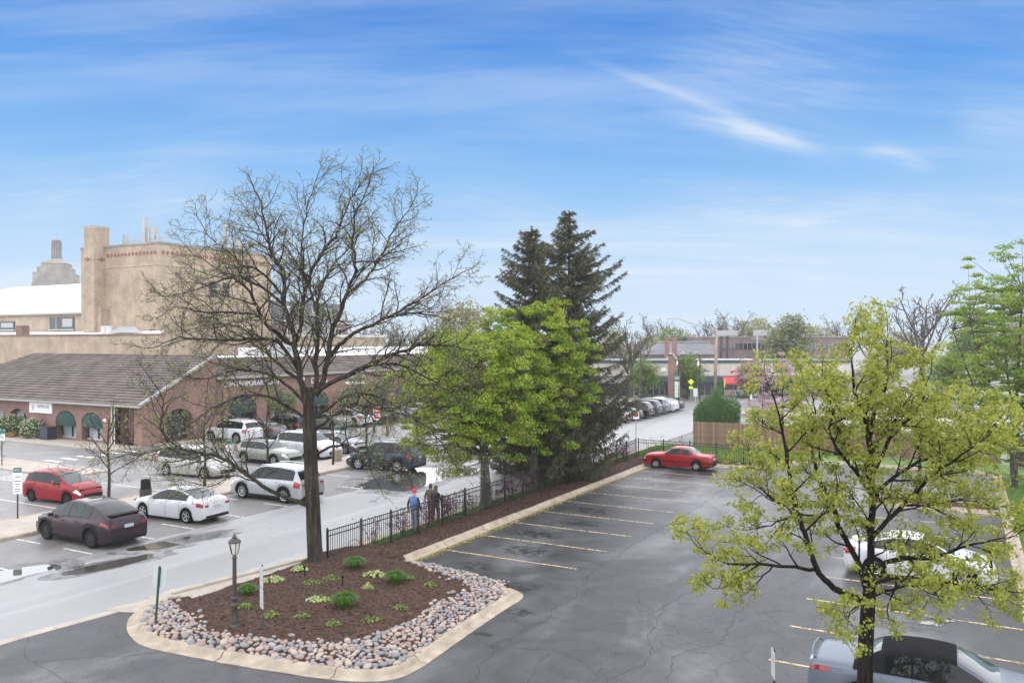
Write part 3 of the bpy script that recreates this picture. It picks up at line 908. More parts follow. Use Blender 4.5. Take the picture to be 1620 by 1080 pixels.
class Bld:
    def __init__(s, name, label, b, a, cat='building', group=None, rz=LOT):
        s.r = thing(name, label, cat, AB(b, a, 0), rz, group); s.b = b; s.a = a
    def box(s, name, m, b0, b1, a0, a1, z0, z1, parent=None):
        return MB().box(b0 - s.b, b1 - s.b, a0 - s.a, a1 - s.a, z0, z1).build(name, m, parent or s.r)
    def poly(s, name, m, faces, parent=None, **kw):
        mb = MB()
        for f in faces: mb.poly([(p[0] - s.b, p[1] - s.a, p[2]) for p in f])
        return mb.build(name, m, parent or s.r, **kw)
    def text(s, txt, m, b, a, z, size, along='a', align='LEFT', parent=None, extrude=.0):
        o = place('lettering', text_mesh(txt, size, align, extrude), m, parent or s.r)
        o.location = (b - s.b, a - s.a, z)
        o.rotation_euler = (R(90), 0, R(90) if along == 'a' else 0)
        return o


def arch_wall(S0, S1, H, ops, depth, mp, n=12):
    """mp(s,z,d)->xyz; ops: (s0,s1,zbase,zspring,rise)"""
    mb = MB(); cur = S0
    for (s0, s1, zb, zs, rise) in sorted(ops):
        mb.poly([mp(cur, 0, 0), mp(s0, 0, 0), mp(s0, H, 0), mp(cur, H, 0)])
        if zb > 0: mb.poly([mp(s0, 0, 0), mp(s1, 0, 0), mp(s1, zb, 0), mp(s0, zb, 0)])
        c = (s0 + s1) / 2; r = (s1 - s0) / 2
        arc = [(c - r * math.cos(math.pi * i / n), zs + rise * math.sin(math.pi * i / n)) for i in range(n + 1)]
        for p, q in zip(arc[:-1], arc[1:]): mb.poly([mp(p[0], p[1], 0), mp(q[0], q[1], 0), mp(q[0], H, 0), mp(p[0], H, 0)])
        ring = [(s0, zb)] + arc + [(s1, zb)]
        for p, q in zip(ring[:-1], ring[1:]): mb.poly([mp(*p, 0), mp(*p, depth), mp(*q, depth), mp(*q, 0)])
        mb.poly([mp(s0, zb, 0), mp(s1, zb, 0), mp(s1, zb, depth), mp(s0, zb, depth)])
        cur = s1
    mb.poly([mp(cur, 0, 0), mp(S1, 0, 0), mp(S1, H, 0), mp(cur, H, 0)])
    return mb


def arch_ring(s0, s1, zs, rise, wd, mp, d0=-.03, n=16):
    """projecting brick voussoirs around an arch"""
    mb = MB(); c = (s0 + s1) / 2; r = (s1 - s0) / 2
    A = [(c - r * math.cos(math.pi * i / n), zs + rise * math.sin(math.pi * i / n)) for i in range(n + 1)]
    B = [(c - (r + wd) * math.cos(math.pi * i / n), zs + (rise + wd) * math.sin(math.pi * i / n)) for i in range(n + 1)]
    for i in range(n):
        mb.hexa([mp(*A[i], .05), mp(*A[i + 1], .05), mp(*B[i + 1], .05), mp(*B[i], .05)], [mp(*A[i], d0), mp(*A[i + 1], d0), mp(*B[i + 1], d0), mp(*B[i], d0)])
    return mb


def awning(s0, s1, z0, rise, proj, mp, n=12, k=6):
    """convex awning filling the head of an arch"""
    mb = MB(); c = (s0 + s1) / 2; r = (s1 - s0) / 2 * .97
    rows = []
    for j in range(k + 1):
        ph = math.pi / 2 * j / k
        rows.append([(c - r * math.cos(math.pi * i / n), z0 + rise * math.sin(math.pi * i / n) * math.sin(ph), .06 - proj * math.cos(ph) * math.sin(math.pi * i / n)) for i in range(n + 1)])
    for A, B in zip(rows[:-1], rows[1:]):
        for i in range(n): mb.poly([mp(*A[i]), mp(*A[i + 1]), mp(*B[i + 1]), mp(*B[i])])
    val = [(p[0], p[1] - .22, p[2]) for p in rows[0]]
    for i in range(n): mb.poly([mp(*val[i]), mp(*val[i + 1]), mp(*rows[0][i + 1]), mp(*rows[0][i])])
    return mb


def shingle_roof(name, B, quad, courses, root, m=M_shingle, lap=.035):
    """quad: eave-left, eave-right, ridge-right, ridge-left (b,a,z); stepped courses"""
    e0, e1, r1, r0 = [Vector(p) for p in quad]
    nrm = (e1 - e0).cross(r0 - e0).normalized()
    if nrm.z < 0: nrm = -nrm
    mb = MB(); o_ = Vector((B.b, B.a, 0))
    for i in range(courses):
        t0, t1 = i / courses, (i + 1) / courses
        a, b_ = e0.lerp(r0, t0), e1.lerp(r1, t0); c_, d = e1.lerp(r1, t1), e0.lerp(r0, t1)
        up = nrm * lap
        seg = max(1, int((b_ - a).length / 3.0))
        for k in range(seg):
            p, q = a.lerp(b_, k / seg), a.lerp(b_, (k + 1) / seg); u_, v_ = d.lerp(c_, (k + 1) / seg), d.lerp(c_, k / seg)
            j = nrm * (mnoise.noise(Vector((i * 1.7, k * 2.3, 0))) * .012)
            mb.poly([p + up + j - o_, q + up + j - o_, u_ + nrm * .004 - o_, v_ + nrm * .004 - o_])
            mb.poly([p - nrm * .03 - o_, q - nrm * .03 - o_, q + up + j - o_, p + up + j - o_])
    return mb.build(name, m, root)


# ---- low brick medical building with hipped shingle roof
B1 = Bld('brick_office', 'low red brick office with brown shingle hip roof, arched windows and a white name board', -70, 47)
mp = lambda s, z, d: (s - B1.b, 41.0 + d - B1.a, z)
ops = [(-74.5, -72.6, .75, 1.45, .9), (-71.9, -69.1, .75, 1.25, 1.05), (-65.2, -62.5, .12, 1.45, .95), (-61.8, -59.2, .12, 1.45, .95)]
arch_wall(-86, -57.8, 3.12, ops, .75, mp).build('wall', M_redbrick, B1.r)
for i, (s0, s1, zb, zs, rise) in enumerate(ops):
    arch_ring(s0, s1, zs, rise, .22, mp).build('brick_arch', M_redbrick, B1.r)
    w_ = B1.box('window', M_glass_l if i != 1 else M_glass_l, s0, s1, 41.62, 41.70, zb, zs + rise)
    n = 2
    for k in range(n + 1):
        s_ = s0 + (s1 - s0) * k / n
        B1.box('mullion', M_dark, s_ - .07, s_ + .07, 41.54, 41.615, zb, zs + rise, parent=w_)
    if i == 1: B1.box('pane', M_glass, -70.3, -69.15, 41.56, 41.61, zb + .02, zs + .85, parent=w_)
    if i >= 2:
        awning(s0, s1, 1.42, .97, .30, mp).build('awning', M_awn, B1.r, smooth=True, ang=40)
        B1.box('window_sill', M_trim, s0 + .05, s1 - .05, 41.45, 41.6, .14, .24)
B1.box('rear_wall', M_redbrick, -86, -54.6, 54.4, 54.6, 0, 3.1)
B1.box('inner_wall', M_redbrick, -58.0, -57.8, 41.7, 42.3, 0, 3.12)
B1.box('entrance_wall', M_redbrick, -57.8, -54.6, 42.3, 42.5, 0, 3.12)
dr = B1.box('door', M_glass_l, -57.0, -55.6, 42.21, 42.28, .1, 2.3); B1.box('door_frame', M_dark, -57.08, -57.0, 42.19, 42.27, .1, 2.4, parent=dr); B1.box('door_frame', M_dark, -55.6, -55.52, 42.19, 42.27, .1, 2.4, parent=dr)
B1.box('pier', M_redbrick, -55.4, -54.51, 41.0, 41.9, 0, 3.1)
# gable end facing the parking
gp = lambda s, z, d: (-54.5 - d - B1.b, s - B1.a, z)
arch_wall(41.9, 48.0, 3.12, [(43.1, 45.7, .1, 1.7, 1.0)], .7, gp).build('gable_wall', M_redbrick, B1.r)
arch_ring(43.1, 45.7, 1.7, 1.0, .22, gp).build('brick_arch', M_redbrick, B1.r)
w_ = B1.box('window', M_glass, -55.3, -55.25, 43.1, 45.7, .1, 2.7); B1.box('mullion', M_dark, -55.24, -55.18, 44.35, 44.45, .1, 2.7, parent=w_)
B1.poly('gable', M_redbrick, [[(-54.5, 40.9, 3.12), (-54.5, 48.0, 3.12), (-54.5, 48.0, 6.85)]])
shingle_roof('roof', B1, [(-86.6, 40.6, 3.14), (-54.2, 40.6, 3.14), (-54.2, 47.9, 6.9), (-79.4, 47.9, 6.9)], 20, B1.r, lap=.075)
shingle_roof('roof', B1, [(-86.6, 54.9, 3.14), (-86.6, 40.6, 3.14), (-79.4, 47.9, 6.9), (-79.41, 47.9, 6.9)], 20, B1.r, lap=.075)
shingle_roof('roof', B1, [(-57.7, 54.9, 3.14), (-86.6, 54.9, 3.14), (-79.4, 47.9, 6.9), (-57.7, 47.9, 6.9)], 26, B1.r)
B1.box('gutter', M_gutter, -86.6, -54.15, 40.44, 40.60, 3.0, 3.16)
B1.poly('bargeboard', M_gutter, [[(-54.15, 40.55, 3.02), (-54.15, 48.0, 6.86), (-54.15, 48.0, 7.08), (-54.15, 40.55, 3.24)], [(-54.15, 40.55, 3.24), (-54.15, 48.0, 7.08), (-54.4, 48.0, 7.08), (-54.4, 40.55, 3.24)]])
for bb in (-57.9, -57.55): MB().tube([(bb - B1.b, 40.88 - B1.a, 3.05), (bb - B1.b, 40.88 - B1.a, .1)], .05, 8).build('downspout', M_trim, B1.r)
MB().lathe([(.16, 0), (.17, .05), (.12, .2), (.05, .24)], 10, (-58.6 - B1.b, 40.8 - B1.a, 1.75)).build('wall_lamp', M_sign_w, B1.r, smooth=True)
MB().box(-67.3 - B1.b, -67.1 - B1.b, 40.85 - B1.a, 41.0 - B1.a, 1.2, 1.5).build('wall_lamp', M_dark, B1.r)
sg = B1.box('name_board', M_sign_w, -68.7, -65.6, 40.9, 40.985, 2.08, 2.92)
B1.text('OPTIONS', M_ink, -67.62, 40.885, 2.46, .40, 'b', parent=sg)
B1.box('tagline_bar', mat('sign_ink_pale', (.5, .55, .57), .5, vary=0), -67.6, -65.9, 40.88, 40.898, 2.27, 2.33, parent=sg)
mb = MB()
for k in range(6):      # rosette emblem
    an = k * math.pi / 3 + math.pi / 2; cx_, cz_ = -68.18 + .13 * math.cos(an), 2.5 + .17 * math.sin(an)
    P = [(cx_ + .13 * math.cos(an + q * .42) * (1 + .25 * math.cos(2 * q * .42)), cz_ + .13 * math.sin(an + q * .42)) for q in range(15)]
    mb.tube([(p[0] - B1.b, 40.89 - B1.a, p[1]) for p in P], .008, 4)
mb.build('emblem', mat('emblem_blue', (.30, .34, .42), .5, vary=0), sg)
MB().tube([(-60.5 - B1.b, 47.9 - B1.a, 6.9), (-60.5 - B1.b, 47.9 - B1.a, 7.75)], .015, 5).build('aerial_mast', M_dark, B1.r)
MB().tube([(-61.3 - B1.b, 47.9 - B1.a, 7.55), (-59.8 - B1.b, 47.9 - B1.a, 7.5)], .012, 5).build('aerial_boom', M_dark, B1.r)

# ---- shopping strip facing the parking
B2 = Bld('brick_shop_strip', 'long red brick shop strip with green arched awnings and a brown shingle mansard', -58, 72)
sp_ = lambda s, z, d: (-54.8 - d - B2.b, s - B2.a, z)
ops = [(s, s + 3.2, .1, 2.1, 1.15) for s in (49.6, 54.3, 59.0, 63.7, 68.4, 73.1, 77.8, 82.5, 87.2)]
arch_wall(48.02, 96, 5.0, ops, .6, sp_).build('wall', M_redbrick, B2.r)
for i, (s0, s1, zb, zs, rise) in enumerate(ops):
    arch_ring(s0, s1, zs, rise, .25, sp_).build('brick_arch', M_redbrick, B2.r)
    w_ = B2.box('window', M_glass, -55.45, -55.38, s0, s1, .1, 3.3)
    for k in range(4):
        s_ = s0 + (s1 - s0) * k / 3
        B2.box('mullion', M_trim if i % 2 else M_dark, -55.375, -55.30, s_ - .05, s_ + .05, .1, 3.3, parent=w_)
    awning(s0, s1, 2.05, 1.18, .4, sp_).build('awning', M_awn, B2.r, smooth=True, ang=40)
shingle_roof('roof', B2, [(-54.4, 48.02, 4.98), (-54.4, 96.2, 4.98), (-57.6, 96.2, 6.55), (-57.6, 48.02, 6.55)], 10, B2.r, lap=.07)
B2.poly('roof_end', M_redbrick, [[(-54.42, 48.03, 4.9), (-57.62, 48.03, 4.9), (-57.62, 48.03, 6.56), (-54.42, 48.03, 5.0)]])
B2.box('fascia', M_gutter, -54.39, -54.25, 48.02, 96.2, 4.84, 5.02)
B2.box('end_wall', M_redbrick, -66, -55.4, 95.7, 96, 0, 6.5)
B2.box('flat_roof', M_whiteroof, -68, -57.62, 55.2, 96, 6.3, 6.5)
B2.box('parapet', M_whiteroof, -67, -66.4, 62, 96, 6.5, 7.35)
B2.box('rooftop_unit', M_galv, -63, -61.2, 62.5, 64.6, 6.5, 7.7)
B2.text('CONTEMPORARY CARE', M_sign_w, -54.72, 48.9, 4.15, .62, 'a', extrude=.04)
B2.text('DI - JN', M_sign_w, -54.72, 59.6, 4.0, .8, 'a', extrude=.04)
MB().lathe([(.2, 0), (.2, .06)], 12, (-54.7 - B2.b, 58.5 - B2.a, 4.5), 'x').build('emblem', M_sign_w, B2.r)
B2.text('SOLUTIONS', M_sign_w, -54.72, 64.3, 4.3, .62, 'a', extrude=.04)
B2.box('sign_band', M_sign_w, -54.75, -54.7, 64.6, 67.6, 3.65, 3.95)

# ---- theatre block
B3 = Bld('brick_theatre', 'tall tan brick theatre block with red diamond tiles and a square chimney tower', -90, 72)
B3.box('stage_house', M_tan, -96, -81.6, 63.6, 81.2, 0, 19.35)
B3.box('coping', M_stone, -96.05, -81.5, 63.5, 63.75, 19.35, 19.6)
B3.box('coping', M_stone, -81.75, -81.5, 63.752, 81.3, 19.35, 19.6)
B3.box('string_course', M_tan2, -91.4, -81.54, 63.54, 63.6, 16.85, 17.0)
B3.box('string_course', M_tan2, -81.6, -81.54, 63.601, 81.2, 16.85, 17.0)
B3.box('chimney_tower', M_tan, -93.3, -91.4, 62.2, 64.2, 0, 21.7)
B3.box('tower_cap', mat('sooty_brick', (.33, .28, .215), .85, vary=.25, nscale=1.5), -93.33, -91.37, 62.17, 64.23, 21.45, 21.9)
B3.box('tower_foot', M_tan, -91.39, -90.6, 62.6, 63.59, 0, 12.2)


def diamond(B, b, a, z, s, face, parent=None):
    mb = MB()
    if face == 'a':
        f = [(b - s - B.b, a - .05 - B.a, z), (b - B.b, a - .05 - B.a, z - s), (b + s - B.b, a - .05 - B.a, z), (b - B.b, a - .05 - B.a, z + s)]
        k = [(p[0], a + .02 - B.a, p[2]) for p in f]
    else:
        f = [(b + .05 - B.b, a - s - B.a, z), (b + .05 - B.b, a - B.a, z - s), (b + .05 - B.b, a + s - B.a, z), (b + .05 - B.b, a - B.a, z + s)]
        k = [(b - .02 - B.b, p[1], p[2]) for p in f]
    mb.hexa(k, f); return mb.build('diamond_tile', M_diam, B.r, recalc=True)


for k in range(14): diamond(B3, -90.75 + k * .655, 63.6, 18.35, .26, 'a')
for k in range(27): diamond(B3, -81.6, 64.2 + k * .63, 18.35, .26, 'b')
diamond(B3, -92.6, 62.2, 17.9, .3, 'a'); diamond(B3, -91.4, 63.2, 17.9, .3, 'b')
for s_ in (-.75, .75):
    diamond(B3, -92.6 + s_ * .6, 62.2, 17.9, .12, 'a'); diamond(B3, -91.4, 63.2 + s_ * .6, 17.9, .12, 'b')
for aa in (71.0, 73.0):
    w_ = B3.box('window', M_glass, -81.6, -81.52, aa, aa + 1.0, 13.6, 15.4); B3.box('frame', M_trim, -81.519, -81.48, aa - .1, aa + 1.1, 14.45, 14.55, parent=w_)
for bb in (-83.0, -82.4):
    for zz in (8.9, 13.7): B3.box('iron_anchor', M_dark, bb, bb + .12, 63.5, 63.6, zz, zz + .5)
# phone masts on the roof
def antenna(parent, x, y, z0, h, w):
    return MB().box(x - w / 2, x + w / 2, y - w / 2, y + w / 2, z0, z0 + h).build('antenna_panel', M_galv, parent)
rk = thing('antenna_rack', 'pale phone antenna rack standing on the theatre roof beside the chimney', 'antenna', AB(-86.5, 66, 19.35), LOT)
MB().tube([(-4.2, 0, .95), (4.2, 0, 1.05)], .05, 6).build('cross_pipe', M_galv, rk)
for x in (-3.8, -2.4, -.2, 1.6, 4.0): MB().tube([(x, 0, 0), (x, 0, 1.9 if abs(x) > 2 else 2.4)], .045, 6).build('pole', M_galv, rk)
antenna(rk, -4.0, -.2, .5, 1.2, .5); antenna(rk, -.3, -.25, .2, 3.4, .5); antenna(rk, .4, -.2, .3, 2.3, .25); antenna(rk, 1.4, -.25, .9, 1.5, .45); antenna(rk, 2.0, -.2, .2, 1.2, .35)
rk2 = thing('antenna_rack', 'small antenna mast on the theatre roof seen through the bare tree', 'antenna', AB(-82.6, 74.5, 19.35), LOT)
MB().box(-1.6, 1.2, -1.5, 2.5, 0, .5).build('plinth', M_slate, rk2); antenna(rk2, -.2, 0, .5, 3.4, .45); antenna(rk2, .5, 1.4, .4, 1.6, .6)
for x in (-1.2, .9): MB().tube([(x, 0, 0), (x, 0, 2.2)], .04, 6).build('pole', M_galv, rk2)

# auditorium with white roof
B4 = Bld('theatre_auditorium', 'tan brick auditorium wing with a long sloping white roof beside the chimney tower', -120, 72)
B4.box('wall', M_tan2, -150, -93.32, 64.0, 64.4, 0, 11.6)
B4.poly('roof', M_whiteroof, [[(-152, 63.7, 11.6), (-93.3, 63.7, 11.6), (-93.3, 80, 17.0), (-139, 80, 17.0)], [(-93.3, 80, 17.0), (-93.3, 96, 11.6), (-152, 96, 11.6), (-139, 80, 17.0)], [(-152, 96, 11.6), (-152, 63.7, 11.6), (-139, 80, 17.0)]])
B4.box('eaves', M_gutter, -152, -93.33, 63.55, 63.7, 11.42, 11.64)
for (p0, p1, y0, y1) in ((80, 118, 502, 521), (-20, 24, 509, 522)):
    r0, r1 = (p0 - 810) / F, (p1 - 810) / F; aa = 64.0
    fb = lambda r: (aa * .8763 * r - .4818 * aa) / (.8763 + .4818 * r)
    b0_, b1_ = fb(r0), fb(r1); Y = .8763 * aa - .4818 * b0_
    z1, z0 = 8 - (y0 - 540) * Y / F, 8 - (y1 - 540) * Y / F
    w_ = B4.box('window', M_slate, b0_, b1_, 63.86, 63.99, z0, z1)
    B4.box('mullion', M_gutter, b0_ + (b1_ - b0_) * .28, b0_ + (b1_ - b0_) * .28 + .15, 63.8, 63.858, z0, z1, parent=w_)
    B4.box('pane', M_galv, b0_ + (b1_ - b0_) * .55, b1_ - .2, 63.82, 63.857, z0 + .3, z1 - .2, parent=w_)
    B4.box('sill', M_trim, b0_ - .1, b1_ + .1, 63.75, 64.0, z0 - .12, z0 - .002)
B4.poly('rear_roof', M_slate, [[(-160, 90, 15.5), (-128, 90, 15.5), (-128, 100, 18.2), (-156, 100, 18.2)]])

B5 = Bld('brick_rear_wing', 'lower tan brick rear wing in front of the theatre, with white flashing along its parapet', -100, 62)
B5.box('wall', M_tan, -130, -76.3, 60.0, 63.4, 0, 8.62)
B5.box('parapet', M_redbrick, -130, -76.25, 59.95, 60.3, 8.62, 8.86)
B5.poly('flashing', M_whiteroof, [[(-130, 60.3, 8.72), (-80.5, 60.3, 8.72), (-80.5, 63.5, 9.25), (-130, 63.5, 9.25)], [(-80.5, 60.3, 8.72), (-77.5, 60.3, 8.72), (-80.5, 63.5, 9.25)]])
B5.box('chimney', M_redbrick, -104.2, -102.9, 60.35, 61.3, 8.6, 10.0)
B5.box('pilaster', M_tan, -80.0, -76.28, 59.7, 59.98, 0, 8.6)
for bb in (-88.5, -87.6): MB().lathe([(.38, 0), (.38, .75), (.42, .78), (.42, .9), (0, .95)], 14, (bb - B5.b, 61.6 - B5.a, 8.9)).build('roof_vent', M_trim, B5.r, smooth=True, ang=40)
B5.poly('skylight', M_galv, [[(-86.8, 60.8, 9.0), (-80.8, 60.8, 9.0), (-84.3, 62.4, 9.75), (-86.8, 62.4, 9.75)]])

# ---- distant stepped stone cupola
B6 = thing('stone_cupola', 'grey stepped stone cupola with an obelisk lantern rising behind the white roof', 'tower', (-94.2, 170, 0), R(45) + LOT)
def sq(name, m, h0, h1, z0, z1):
    k = 1.0
    return MB().hexa([(-h0, -h0, z0), (h0, -h0, z0), (h0, h0, z0), (-h0, h0, z0)], [(-h1, -h1, z1), (h1, -h1, z1), (h1, h1, z1), (-h1, h1, z1)]).build(name, m, B6)
s2 = 1 / math.sqrt(2) * 1.0
K = 170 / F
zz = lambda y: 8 + (540 - y) * K
for (w_, y0, y1, m) in ((80, 640, 449, M_stone), (77, 448.9, 433, M_stone), (64, 432.9, 424, M_stone), (51, 423.9, 418, M_stone)):
    h = w_ * K / 2 * s2; sq('tier', m, h, h, zz(y0), zz(y1))
sq('roof', M_slate if False else M_stone, 51 * K / 2 * s2 * 1.05, 20 * K / 2 * s2, zz(418) + .01, zz(410))
ob = sq('lantern', mat('lantern_stone', (.16, .155, .155), .7, vary=.2, nscale=2), 18 * K / 2 * s2, 15.5 * K / 2 * s2, zz(410) + .01, zz(381)); sq('lantern_cap', M_stone, 17 * K / 2 * s2, .02, zz(381) + .01, zz(377))
for q in range(4):
    for s_ in (-.55, 0, .55):
        h = 17.2 * K / 2 * s2
        m_ = MB().box(h * s_ - .07, h * s_ + .07, -h - .05, -h + .1, zz(408), zz(383)).build('rib', M_stone, ob); m_.rotation_euler = (0, 0, q * math.pi / 2)

# ---- mansard building behind the bare tree
B7 = Bld('mansard_block', 'mauve brick block with grey slate mansard and white dormer windows behind the bare tree', -95, 100)
B7.box('wall', M_mauve, -104, -92.2, 92, 109.5, 0, 10.9)
B7.box('cornice', M_trim, -104, -92.0, 91.8, 109.7, 10.9, 11.3)
B7.poly('mansard', M_slate, [[(-92.1, 91.9, 11.3), (-92.1, 109.6, 11.3), (-92.9, 109.2, 14.3), (-92.9, 92.3, 14.3)], [(-92.1, 109.6, 11.3), (-104, 109.6, 11.3), (-104, 109.2, 14.3), (-92.9, 109.2, 14.3)],
                             [(-104, 91.9, 11.3), (-92.1, 91.9, 11.3), (-92.9, 92.3, 14.3), (-104, 92.3, 14.3)], [(-92.9, 92.3, 14.3), (-92.9, 109.2, 14.3), (-104, 109.2, 14.3), (-104, 92.3, 14.3)]])
for k in range(5):
    a0 = 94.6 + 3.2 * k
    d = B7.box('dormer', M_trim, -92.9, -92.0, a0, a0 + 1.15, 11.6, 13.5)
    B7.box('pane', M_glass_l, -91.995, -91.97, a0 + .2, a0 + .95, 11.75, 13.25, parent=d); B7.box('glazing_bar', M_trim, -91.968, -91.94, a0 + .53, a0 + .62, 11.75, 13.25, parent=d)
for k in range(4):
    for z0 in (8.3, 5.0):
        a0 = 95 + 3.7 * k
        d = B7.box('window', M_trim, -92.19, -92.1, a0, a0 + 1.7, z0, z0 + 1.9); B7.box('pane', M_glass, -92.095, -92.07, a0 + .15, a0 + .8, z0 + .1, z0 + 1.8, parent=d); B7.box('pane', M_glass, -92.095, -92.07, a0 + .9, a0 + 1.55, z0 + .1, z0 + 1.8, parent=d)
B7b = Bld('brick_annex', 'tan brick annex with a white parapet band in front of the mansard block', -78, 90)
B7b.box('wall', M_tan2, -86, -76, 82, 99, 0, 8.6); B7b.box('coping', M_trim, -86, -75.9, 81.9, 99.1, 8.6, 8.95)
for k in range(4): B7b.box('window', M_glass, -76.02, -75.93, 84 + 3.6 * k, 85.3 + 3.6 * k, 5.6, 7.2)
B7b.box('rooftop_box', M_galv, -81, -77, 84, 88, 8.95, 12.0)

# ---- half-timbered gable house peeking over the strip
hp = D(672, 620, 150)
B8 = thing('half_timbered_house', 'white and black half-timbered gable house peeking between the tree crowns', 'house', (hp.x, 150, 0), R(-10))
wv = lambda y: 8 + (540 - y) * 150 / F
hw = 2.6
MB().prism([(-hw, 0), (hw, 0), (hw, 6), (-hw, 6)], 0, wv(540)).build('wall', M_mauve, B8)
MB().poly([(-hw, -.05, wv(540)), (hw, -.05, wv(540)), (0, -.05, wv(523))]).build('gable', M_trim, B8)
MB().poly([(-hw - .3, -.4, wv(543)), (0, -.4, wv(521)), (0, 6, wv(521)), (-hw - .3, 6, wv(543))]).poly([(0, -.4, wv(521)), (hw + .3, -.4, wv(543)), (hw + .3, 6, wv(543)), (0, 6, wv(521))]).build('roof', M_slate, B8)
for x in (-1.8, -1.1, -.4, .4, 1.1, 1.8): MB().box(x - .08, x + .08, -.12, -.06, wv(540), wv(540) + (hw - abs(x)) / hw * (wv(523) - wv(540))).build('timber', M_dark, B8)
w_ = MB().box(-.55, .55, -.14, -.065, wv(539), wv(533)).build('window', M_glass, B8)

# ---- far storefront row across the cross street
YF = 121.0
fx = lambda px: (px - 810) * YF / F
fz = lambda py: HC - (py - 540) * YF / F
B9 = thing('storefront_row', 'single-storey cream panelled storefront row with black and red awnings across the road', 'building', (fx(1110), YF, 0), 0)
ox = fx(1110)
def fb9(name, m, p0, p1, y0, y1, d0, d1, parent=None): return MB().box(fx(p0) - ox, fx(p1) - ox, d0, d1, fz(y1), fz(y0)).build(name, m, parent or B9)
fb9('wall', mat('shop_backing', (.30, .275, .24), .8), 880, 1345, 573.5, 628, .15, 14)
for k, p in enumerate(range(886, 1340, 9)): MB().box(fx(p) - ox + .012, fx(p + 9) - ox - .012, 0, .149, fz(594), fz(574)).build('wall_panel', M_panel, B9)
fb9('coping', mat('green_coping', (.03, .06, .055), .5), 880, 1345, 570, 574, -.12, 14)
fb9('roof_strip', M_galv, 1090, 1200, 568.6, 569.9, .3, 6)
fb9('sign_band', mat('green_band', (.14, .17, .15), .6), 880, 1345, 594, 596, -.05, .15)
def shed(name, m, p0, p1, y0, y1, out):
    x0, x1 = fx(p0) - ox, fx(p1) - ox; zt, zb_ = fz(y0), fz(y1)
    mb = MB(); mb.poly([(x0, -out, zb_ + .25), (x1, -out, zb_ + .25), (x1, 0, zt), (x0, 0, zt)]); mb.poly([(x0, -out, zb_), (x1, -out, zb_), (x1, -out, zb_ + .25), (x0, -out, zb_ + .25)])
    mb.poly([(x0, -out, zb_ + .25), (x0, 0, zt), (x0, 0, zb_), (x0, -out, zb_)]); mb.poly([(x1, -out, zb_), (x1, 0, zb_), (x1, 0, zt), (x1, -out, zb_ + .25)])
    return mb.build(name, m, B9)
shed('awning', M_blackawn, 1030, 1142, 596, 606, 1.1); shed('awning', M_redawn, 1143, 1188, 596, 607, 1.2); shed('awning', M_blackawn, 1190, 1340, 597, 606, 1.0)
fb9('glazing', M_glass, 885, 1340, 606.5, 625.5, .05, .149)
for p in (1003, 1012, 1022, 1034, 1043, 1052, 1060, 1075, 1086, 1095, 1104, 1115, 1126, 1133.5, 1141.5, 1146, 1160.5, 1176, 1184, 1194, 1206, 1218, 1230, 1250, 1270): fb9('mullion', M_gutter, p - .55, p + .55, 606.5, 626.5, -.02, .048)
for p0, p1 in ((1134, 1141), (1052.5, 1059.5), (1176.8, 1183.4)): fb9('door', M_dark, p0, p1, 608.6, 626, -.03, .045)
fb9('stall_riser', M_panel, 1000, 1133, 625, 629, -.03, .14); fb9('stall_riser', mat('pink_riser', (.45, .3, .28), .7), 1147, 1175.5, 616, 625.4, -.0, .047)
def ftxt(txt, m, px, py, size):
    o = place('lettering', text_mesh(txt, size, 'CENTER', .03), m, B9); o.location = (fx(px) - ox, -.06, fz(py)); o.rotation_euler = (R(90), 0, 0)
for k, p in enumerate((1110, 1112.3, 1114.6, 1117, 1119.2, 1121.6)): fb9('letter_bar', M_ink, p, p + 1.3, 585.9 + .25 * (k % 2), 588.6, -.07, -.002)
fb9('letter_bar', M_ink, 1113.5, 1118, 583.6, 585.4, -.07, -.002)
fb9('lettering', mat('sign_red', (.55, .03, .04), .5, vary=0), 1155.5, 1167.5, 586.5, 589.6, -.07, -.002); fb9('sign_panel', M_sign_w, 1160, 1173.5, 589.8, 591.2, -.07, -.002)
fb9('sign_panel', M_sign_w, 1109.5, 1124.5, 588.8, 590, -.07, -.002); fb9('sign_panel', M_sign_w, 1046, 1054, 582, 587, -.07, -.002)
for p in (1006, 1022): fb9('framed_panel', M_trim, p - 3, p + 3, 604, 613, -.06, -.02)
YG = 160.0
gx = lambda px: (px - 810) * YG / F
gz = lambda py: HC - (py - 540) * YG / F
B10 = thing('brick_office_block', 'low mauve brick office block with dark ribbon windows behind the storefronts', 'building', (gx(1230), YG, 0), 0)
def fb10(name, m, p0, p1, y0, y1, d0, d1, parent=None): return MB().box(gx(p0) - gx(1230), gx(p1) - gx(1230), d0, d1, gz(y1), gz(y0)).build(name, m, parent or B10)
fb10('wall', M_mauve, 1109, 1345, 533, 640, 0, 20); fb10('stair_tower', M_tan2, 1121, 1133, 545, 640, -.6, -.01)
for p0, p1 in ((1111, 1120), (1142, 1156), (1161, 1220), (1226, 1290), (1296, 1340)):
    w_ = fb10('ribbon_window', M_glass, p0, p1, 543, 552.5, -.1, -.005)
    for k in range(int((p1 - p0) / 7) + 1): fb10('mullion', M_gutter, p0 + k * 7, p0 + k * 7 + .7, 543, 552.5, -.16, -.105, parent=w_)
fb10('penthouse', M_galv, 1153, 1174, 522, 531, 3, 9); fb10('penthouse', M_galv, 1213, 1233, 521, 531, 3, 9); fb10('coping', M_gutter, 1108.5, 1345, 532, 533.2, -.15, .3)
B11 = thing('grey_roof_hall', 'hall with a broad grey shingle roof and twin brick stacks behind the storefronts', 'building', (gx(1070), 150, 0), 0)
MB().box(-6, 5, 0, 10, 0, 5.8).build('wall', M_mauve, B11)
